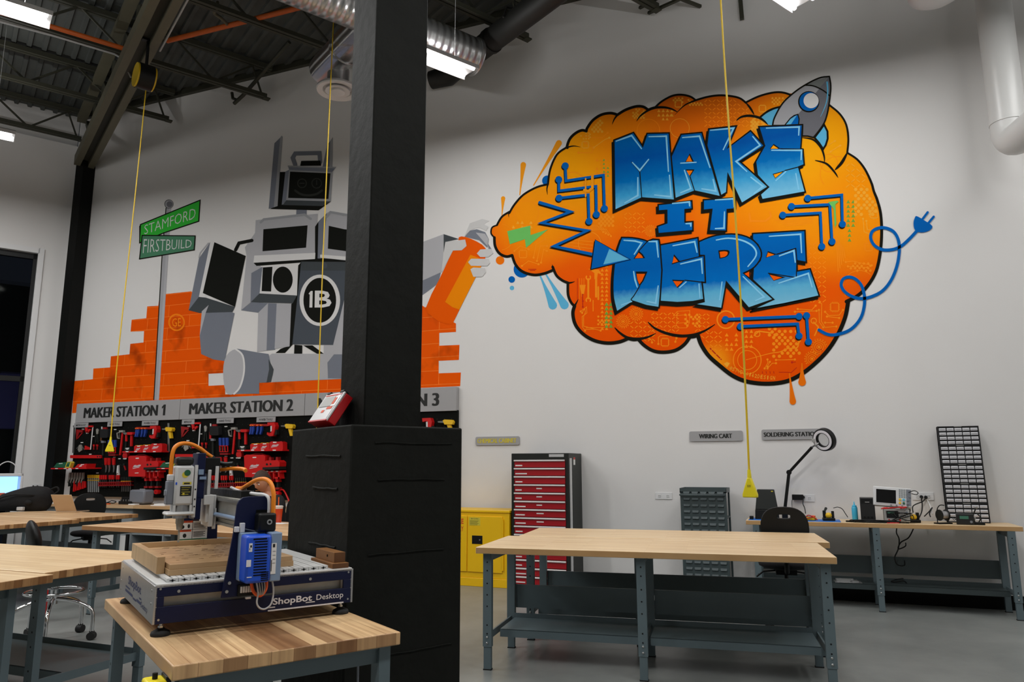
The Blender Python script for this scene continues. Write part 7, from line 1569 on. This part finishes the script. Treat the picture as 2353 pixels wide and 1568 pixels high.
# side-wall outlet with white plugs
po = wall_pt(Lw-.12, .004, 1.10); so_ = thing('wall_outlet', 'white outlet with two dark plugs beside the corner column', 'outlet', po, AG, 'wall outlets')
q = MB(); q.box(-.07,-.0,-.045,.07,.008,.045); q.build('cover_plate', 'trim_white', so_); so_.rotation_euler = (0, 0, AG+PI); 
for k in (-1, 1): q = MB(); q.cyl((k*.03,.008,.01),(k*.03,.04,.005),.014,n=10); q.build('socket_plug', 'black_plastic', so_, smooth=40)
q = MB(); a = po-G2*.05; q.tube([a+Vector((0,0,0)), a+Vector((0,-.03,-.08))-G1*.05, a+Vector((0,-.04,-.16))-G1*.12], .006, 6, smooth=3); tag(q.build('cable', 'instrument_white', smooth=60), 'short white cable hanging from the outlet by the corner column', 'cable')
# fire extinguisher and small monitor under the benches
p = on_z(106, 1250, .62); fx = thing('fire_extinguisher', 'red fire extinguisher with a black head standing by the bench with the backpack', 'extinguisher', (on_y(107, 1240, 5.1).x, 5.1, 0), 0)
q = MB(); q.lathe([(.055,0),(.06,.01),(.06,.59),(.045,.62),(.02,.63)], 22); q.build('cylinder', 'tool_red', fx, smooth=40); q = MB(); q.box(-.03,-.02,.63,.03,.02,.68); q.box(-.02,-.09,.67,.02,.02,.70); q.build('valve', 'black_plastic', fx, bevel=.004)
# ------------------------------------------------------------------ drink, cable heap and paper on the seated person's bench
cu = Vector((on_y(639, 1190, 6.42).x, 6.42, .8605)); cp = thing('drink_cup', 'clear plastic cup of red iced tea with an orange straw', 'cup', cu)
q = MB(); q.lathe([(.032,.0),(.035,.004),(.045,.145)], 22); q.build('drink', 'drink_red', cp, smooth=40); q = MB(); q.lathe([(.045,.145),(.047,.165)], 22); q.build('cup_rim', 'cup_clear', cp, smooth=40)
q = MB(); q.lathe([(.049,.162),(.049,.170),(.042,.176),(.01,.178)], 22); q.build('lid', 'cup_clear', cp, smooth=40); q = MB(); q.cyl((.0,.0,.12),(-.012,.01,.262),.0055,n=8); q.build('straw', 'orange_plastic', cp, smooth=40)
q = MB(); a = cu.x; q.box(a-.0, 6.28, .8605, a+.17, 6.40, .864); tag(q.build('napkin', 'paper'), 'white paper napkin beside the red drink', 'napkin')
R5 = random.Random(22); hx = on_y(515, 1192, 6.1).x
cable('black cord heap behind the machine gantry', [Vector((hx+R5.uniform(-.14,.14), 6.1+R5.uniform(-.08,.08), .8605+.008+R5.uniform(0,.05))) for _ in range(18)], .007)
q = MB(tr(hx+.02, 6.02, .8605)); q.box(-.05,-.04,0,.06,.04,.06); tag(q.build('cable_adapter', 'black_plastic', bevel=.006), 'black adapter block among the cord heap on the bench', 'adapter')
cable('red air hose curling down the third pegboard', [oy(638,1130,8.9), oy(650,1126,8.88), oy(660,1142,8.86), oy(666,1160,8.85), oy(668,1185,8.85)], .012, 'tool_red', 'air_hose')
w_ = on_y(548, 1120, 8.4); q = MB(tr(w_.x, 8.5, .8605)); q.lathe([(.05,0),(.055,.2)], 18); tag(q.build('paper_cup', 'paper', smooth=40), 'white paper cup on the counter under the second pegboard', 'cup')
cable('grey cord dropping behind the router bench', [T1*.70+T2*.2+TO+Vector((0,0,.80)), T1*.72+T2*.24+TO+Vector((0,0,.6)), T1*.74+T2*.22+TO+Vector((0,0,.3)), T1*.76+T2*.2+TO+Vector((0,0,.02))], .004, 'grey_plastic')

a_, b_2 = on_y(214, 1228, 8.2), on_y(288, 1262, 8.2); wbd = thing('whiteboard', 'small white board with a dark frame standing under the counter', 'whiteboard', ((a_.x+b_2.x)/2, 8.2, 0), 0)
hw_ = (b_2.x-a_.x)/2; q = MB(); q.box(-hw_, -.008, .12, hw_, .008, a_.z); q.build('panel', 'paper', wbd); q = MB(); q.box(-hw_-.03, -.012, .0, hw_+.05, .012, .12); q.box(hw_, -.012, .12, hw_+.05, .012, a_.z+.02); q.box(-hw_-.03, -.012, .12, -hw_, .012, a_.z+.02); q.build('frame', 'black_plastic', wbd)
# ------------------------------------------------------------------ the person in black, bent over the bench
px_ = on_y(628, 1150, 7.0).x+.06
per = thing('person', 'person in a black shirt sitting bent over the bench behind the red drink', 'person', (px_, 6.98, 0), R_(-14))
def skin_mesh(name, m, nodes, edges, parent, sub=2):
    """a continuous surface grown round a skeleton: nodes (x, y, z, radius)"""
    me = bpy.data.meshes.new(name); me.from_pydata([n[:3] for n in nodes], edges, []); o = bpy.data.objects.new(name, me); COL.objects.link(o)
    sk = o.modifiers.new('skin', 'SKIN'); sk.use_smooth_shade = True
    for i, n in enumerate(nodes): me.skin_vertices[0].data[i].radius = (n[3], n[4] if len(n) > 4 else n[3])
    me.skin_vertices[0].data[0].use_root = True
    sb = o.modifiers.new('sub', 'SUBSURF'); sb.levels = sb.render_levels = sub
    me.materials.append(MATS[m]); o.parent = parent; return o
nd, ed = [], []
def chain(start, pts):
    p = start
    for q in pts:
        nd.append(q); ed.append((p, len(nd)-1)) if p is not None else None; p = len(nd)-1
    return p
pel = chain(None, [(0, .02, .56, .125, .10)])
wai = chain(pel, [(0, .02, .70, .125, .095), (0, -.02, .86, .14, .10), (0, -.07, 1.0, .135, .095)])
nk = chain(wai, [(0, -.12, 1.10, .065), (.0, -.165, 1.165, .052)])
for s in (-1, 1):
    sh = chain(wai, [(s*.13, -.08, 1.055, .07), (s*.19, -.10, 1.03, .058)])
    elb = chain(sh, [(s*.25, -.16, .95, .047), (s*.315, -.25, .905, .043)])
    wr = chain(elb, [(s*.225, -.37, .895, .037), (s*.125, -.445, .888, .026), (s*.10, -.48, .888, .030, .017)])
    pal = chain(wr, [(s*.08, -.52, .887, .034, .016)])
    for k, (dx, L) in enumerate(((-.028, .075), (-.009, .085), (.010, .08), (.028, .062))):
        a = (s*.08+dx, -.545, .887); chain(pal, [(a[0], a[1], .886, .0095), (a[0]+dx*.2, a[1]-L*.45, .890, .0088), (a[0]+dx*.25, a[1]-L, .876, .0075)])
    th0 = len(nd)-1; chain(wr, [(s*.08-s*.045, -.50, .884, .0105), (s*.08-s*.062, -.53, .880, .0095), (s*.08-s*.058, -.555, .874, .008)])
    hp = chain(pel, [(s*.10, -.02, .545, .088)]); kn = chain(hp, [(s*.12, -.22, .55, .078), (s*.135, -.42, .54, .062)])
    an = chain(kn, [(s*.135, -.40, .40, .055), (s*.135, -.37, .10, .04), (s*.135, -.40, .045, .04), (s*.135, -.50, .035, .032)])
body = skin_mesh('body', 'skin', nd, ed, per)
# head: turned toward the machine, chin down
HM = Matrix.Translation((-.01, -.20, 1.275)) @ rotz(R_(10)) @ Matrix.Rotation(R_(24), 4, 'X')
q = MB(HM); n1, n2 = 18, 28; vs = []
for i in range(n1+1):
    t = PI*i/n1
    for k in range(n2):
        a = 2*PI*k/n2; x, y, z = math.sin(t)*math.cos(a), math.sin(t)*math.sin(a), -math.cos(t)
        w, d = .078, .098; zz = z*.118
        if z < -.1: f = 1-.34*min(1, (-z-.1)/.9)**1.2; w *= f; d *= 1-.16*min(1, (-z-.1)/.9)
        yy = y*d; xx = x*w
        if y < 0:                                   # the face looks along -y
            nose = math.exp(-(x/.16)**2)*math.exp(-((z+.18)/.20)**2)*.024; brow = math.exp(-((z-.14)/.10)**2)*.006
            eye = (math.exp(-((x-.40)/.16)**2)+math.exp(-((x+.40)/.16)**2))*math.exp(-((z-.02)/.09)**2)*.010
            mouth = math.exp(-(x/.30)**2)*(math.exp(-((z+.50)/.06)**2)+math.exp(-((z+.62)/.06)**2))*.006; chin = math.exp(-(x/.35)**2)*math.exp(-((z+.88)/.12)**2)*.012
            yy -= nose+brow-eye+mouth+chin
        vs.append((xx, yy, zz))
q.add(vs, [(i*n2+k, i*n2+(k+1) % n2, (i+1)*n2+(k+1) % n2, (i+1)*n2+k) for i in range(n1) for k in range(n2)])
q.cyl((0, .02, -.06), (0, .06, -.16), .052, .056, 16)
for s in (-1, 1):
    e = [(s*.074, .012), (s*.094, .03), (s*.098, .045), (s*.082, .04)]
    q.ball((s*.082, .018, -.012), .030, 8, .35, .62, 1.0)
hd_ = q.build('head', 'skin', body, smooth=70)
for s in (-1, 1):
    q = MB(HM); q.ball((s*.031, -.083, .004), .0115, 7); q.build('eye', 'ink_white', hd_, smooth=70); q = MB(HM); q.ball((s*.031, -.0915, .002), .0055, 6); q.build('iris', 'brown_wood', hd_, smooth=70)
    q = MB(HM); q.tube([(s*.050, -.086, .026), (s*.032, -.097, .031), (s*.016, -.098, .027)], .0042, 6); q.build('eyebrow', 'hair', hd_, smooth=60)
q = MB(HM); q.tube([(-.024, -.098, -.066), (-.008, -.1065, -.0635), (.008, -.1065, -.0635), (.024, -.098, -.066)], .0042, 6); q.build('lips', 'ink_red' if False else 'brass_wood', hd_, smooth=60)
q = MB(HM); vs = []; n1 = 12
for i in range(n1+1):
    t = PI*.74*i/n1
    for k in range(n2):
        a = 2*PI*k/n2; x, y, z = math.sin(t)*math.cos(a), math.sin(t)*math.sin(a), math.cos(t); lim = 1.0
        zz = z*.130; fy = max(0, -y)
        if fy > .35 and z < .55: zz = max(zz, .058+.02*abs(x)); 
        if -.35 <= y < .12: zz = max(zz, .004)
        elif .12 <= y < .45: zz = max(zz, -.045)
        r = 1+.03*math.sin(9*a+5*z)
        vs.append((x*.086*r, y*.108*r+.004, zz))
q.add(vs, [(i*n2+k, (i+1)*n2+k, (i+1)*n2+(k+1) % n2, i*n2+(k+1) % n2) for i in range(n1) for k in range(n2)]); q.build('hair', 'hair', body, smooth=80)
nd, ed = [], []
a = chain(None, [(0, .02, .57, .142, .118)]); b = chain(a, [(0, .02, .70, .142, .112), (0, -.02, .86, .156, .117), (0, -.07, 1.0, .150, .112), (0, -.105, 1.075, .085, .08)])
for s in (-1, 1): chain(3, [(s*.135, -.085, 1.055, .086), (s*.195, -.105, 1.02, .073), (s*.235, -.155, .955, .064)])
skin_mesh('shirt', 'shirt_black', nd, ed, body)
nd, ed = [], []
a = chain(None, [(0, .02, .55, .138, .112)])
for s in (-1, 1): chain(a, [(s*.10, -.02, .545, .10), (s*.12, -.22, .55, .09), (s*.135, -.42, .535, .075), (s*.135, -.40, .38, .068), (s*.135, -.375, .10, .058)])
skin_mesh('trousers', 'jeans', nd, ed, body)
for s in (-1, 1):
    q = MB(); q.tube([(s*.135, -.34, .05), (s*.135, -.40, .055), (s*.135, -.47, .045), (s*.135, -.56, .032)], [.045, .05, .045, .03], 12, smooth=3); q.build('shoe', 'black_matte', body, smooth=60)
office_chair('black swivel chair on which the person in the black shirt sits', (px_, 7.02, 0), R_(166))
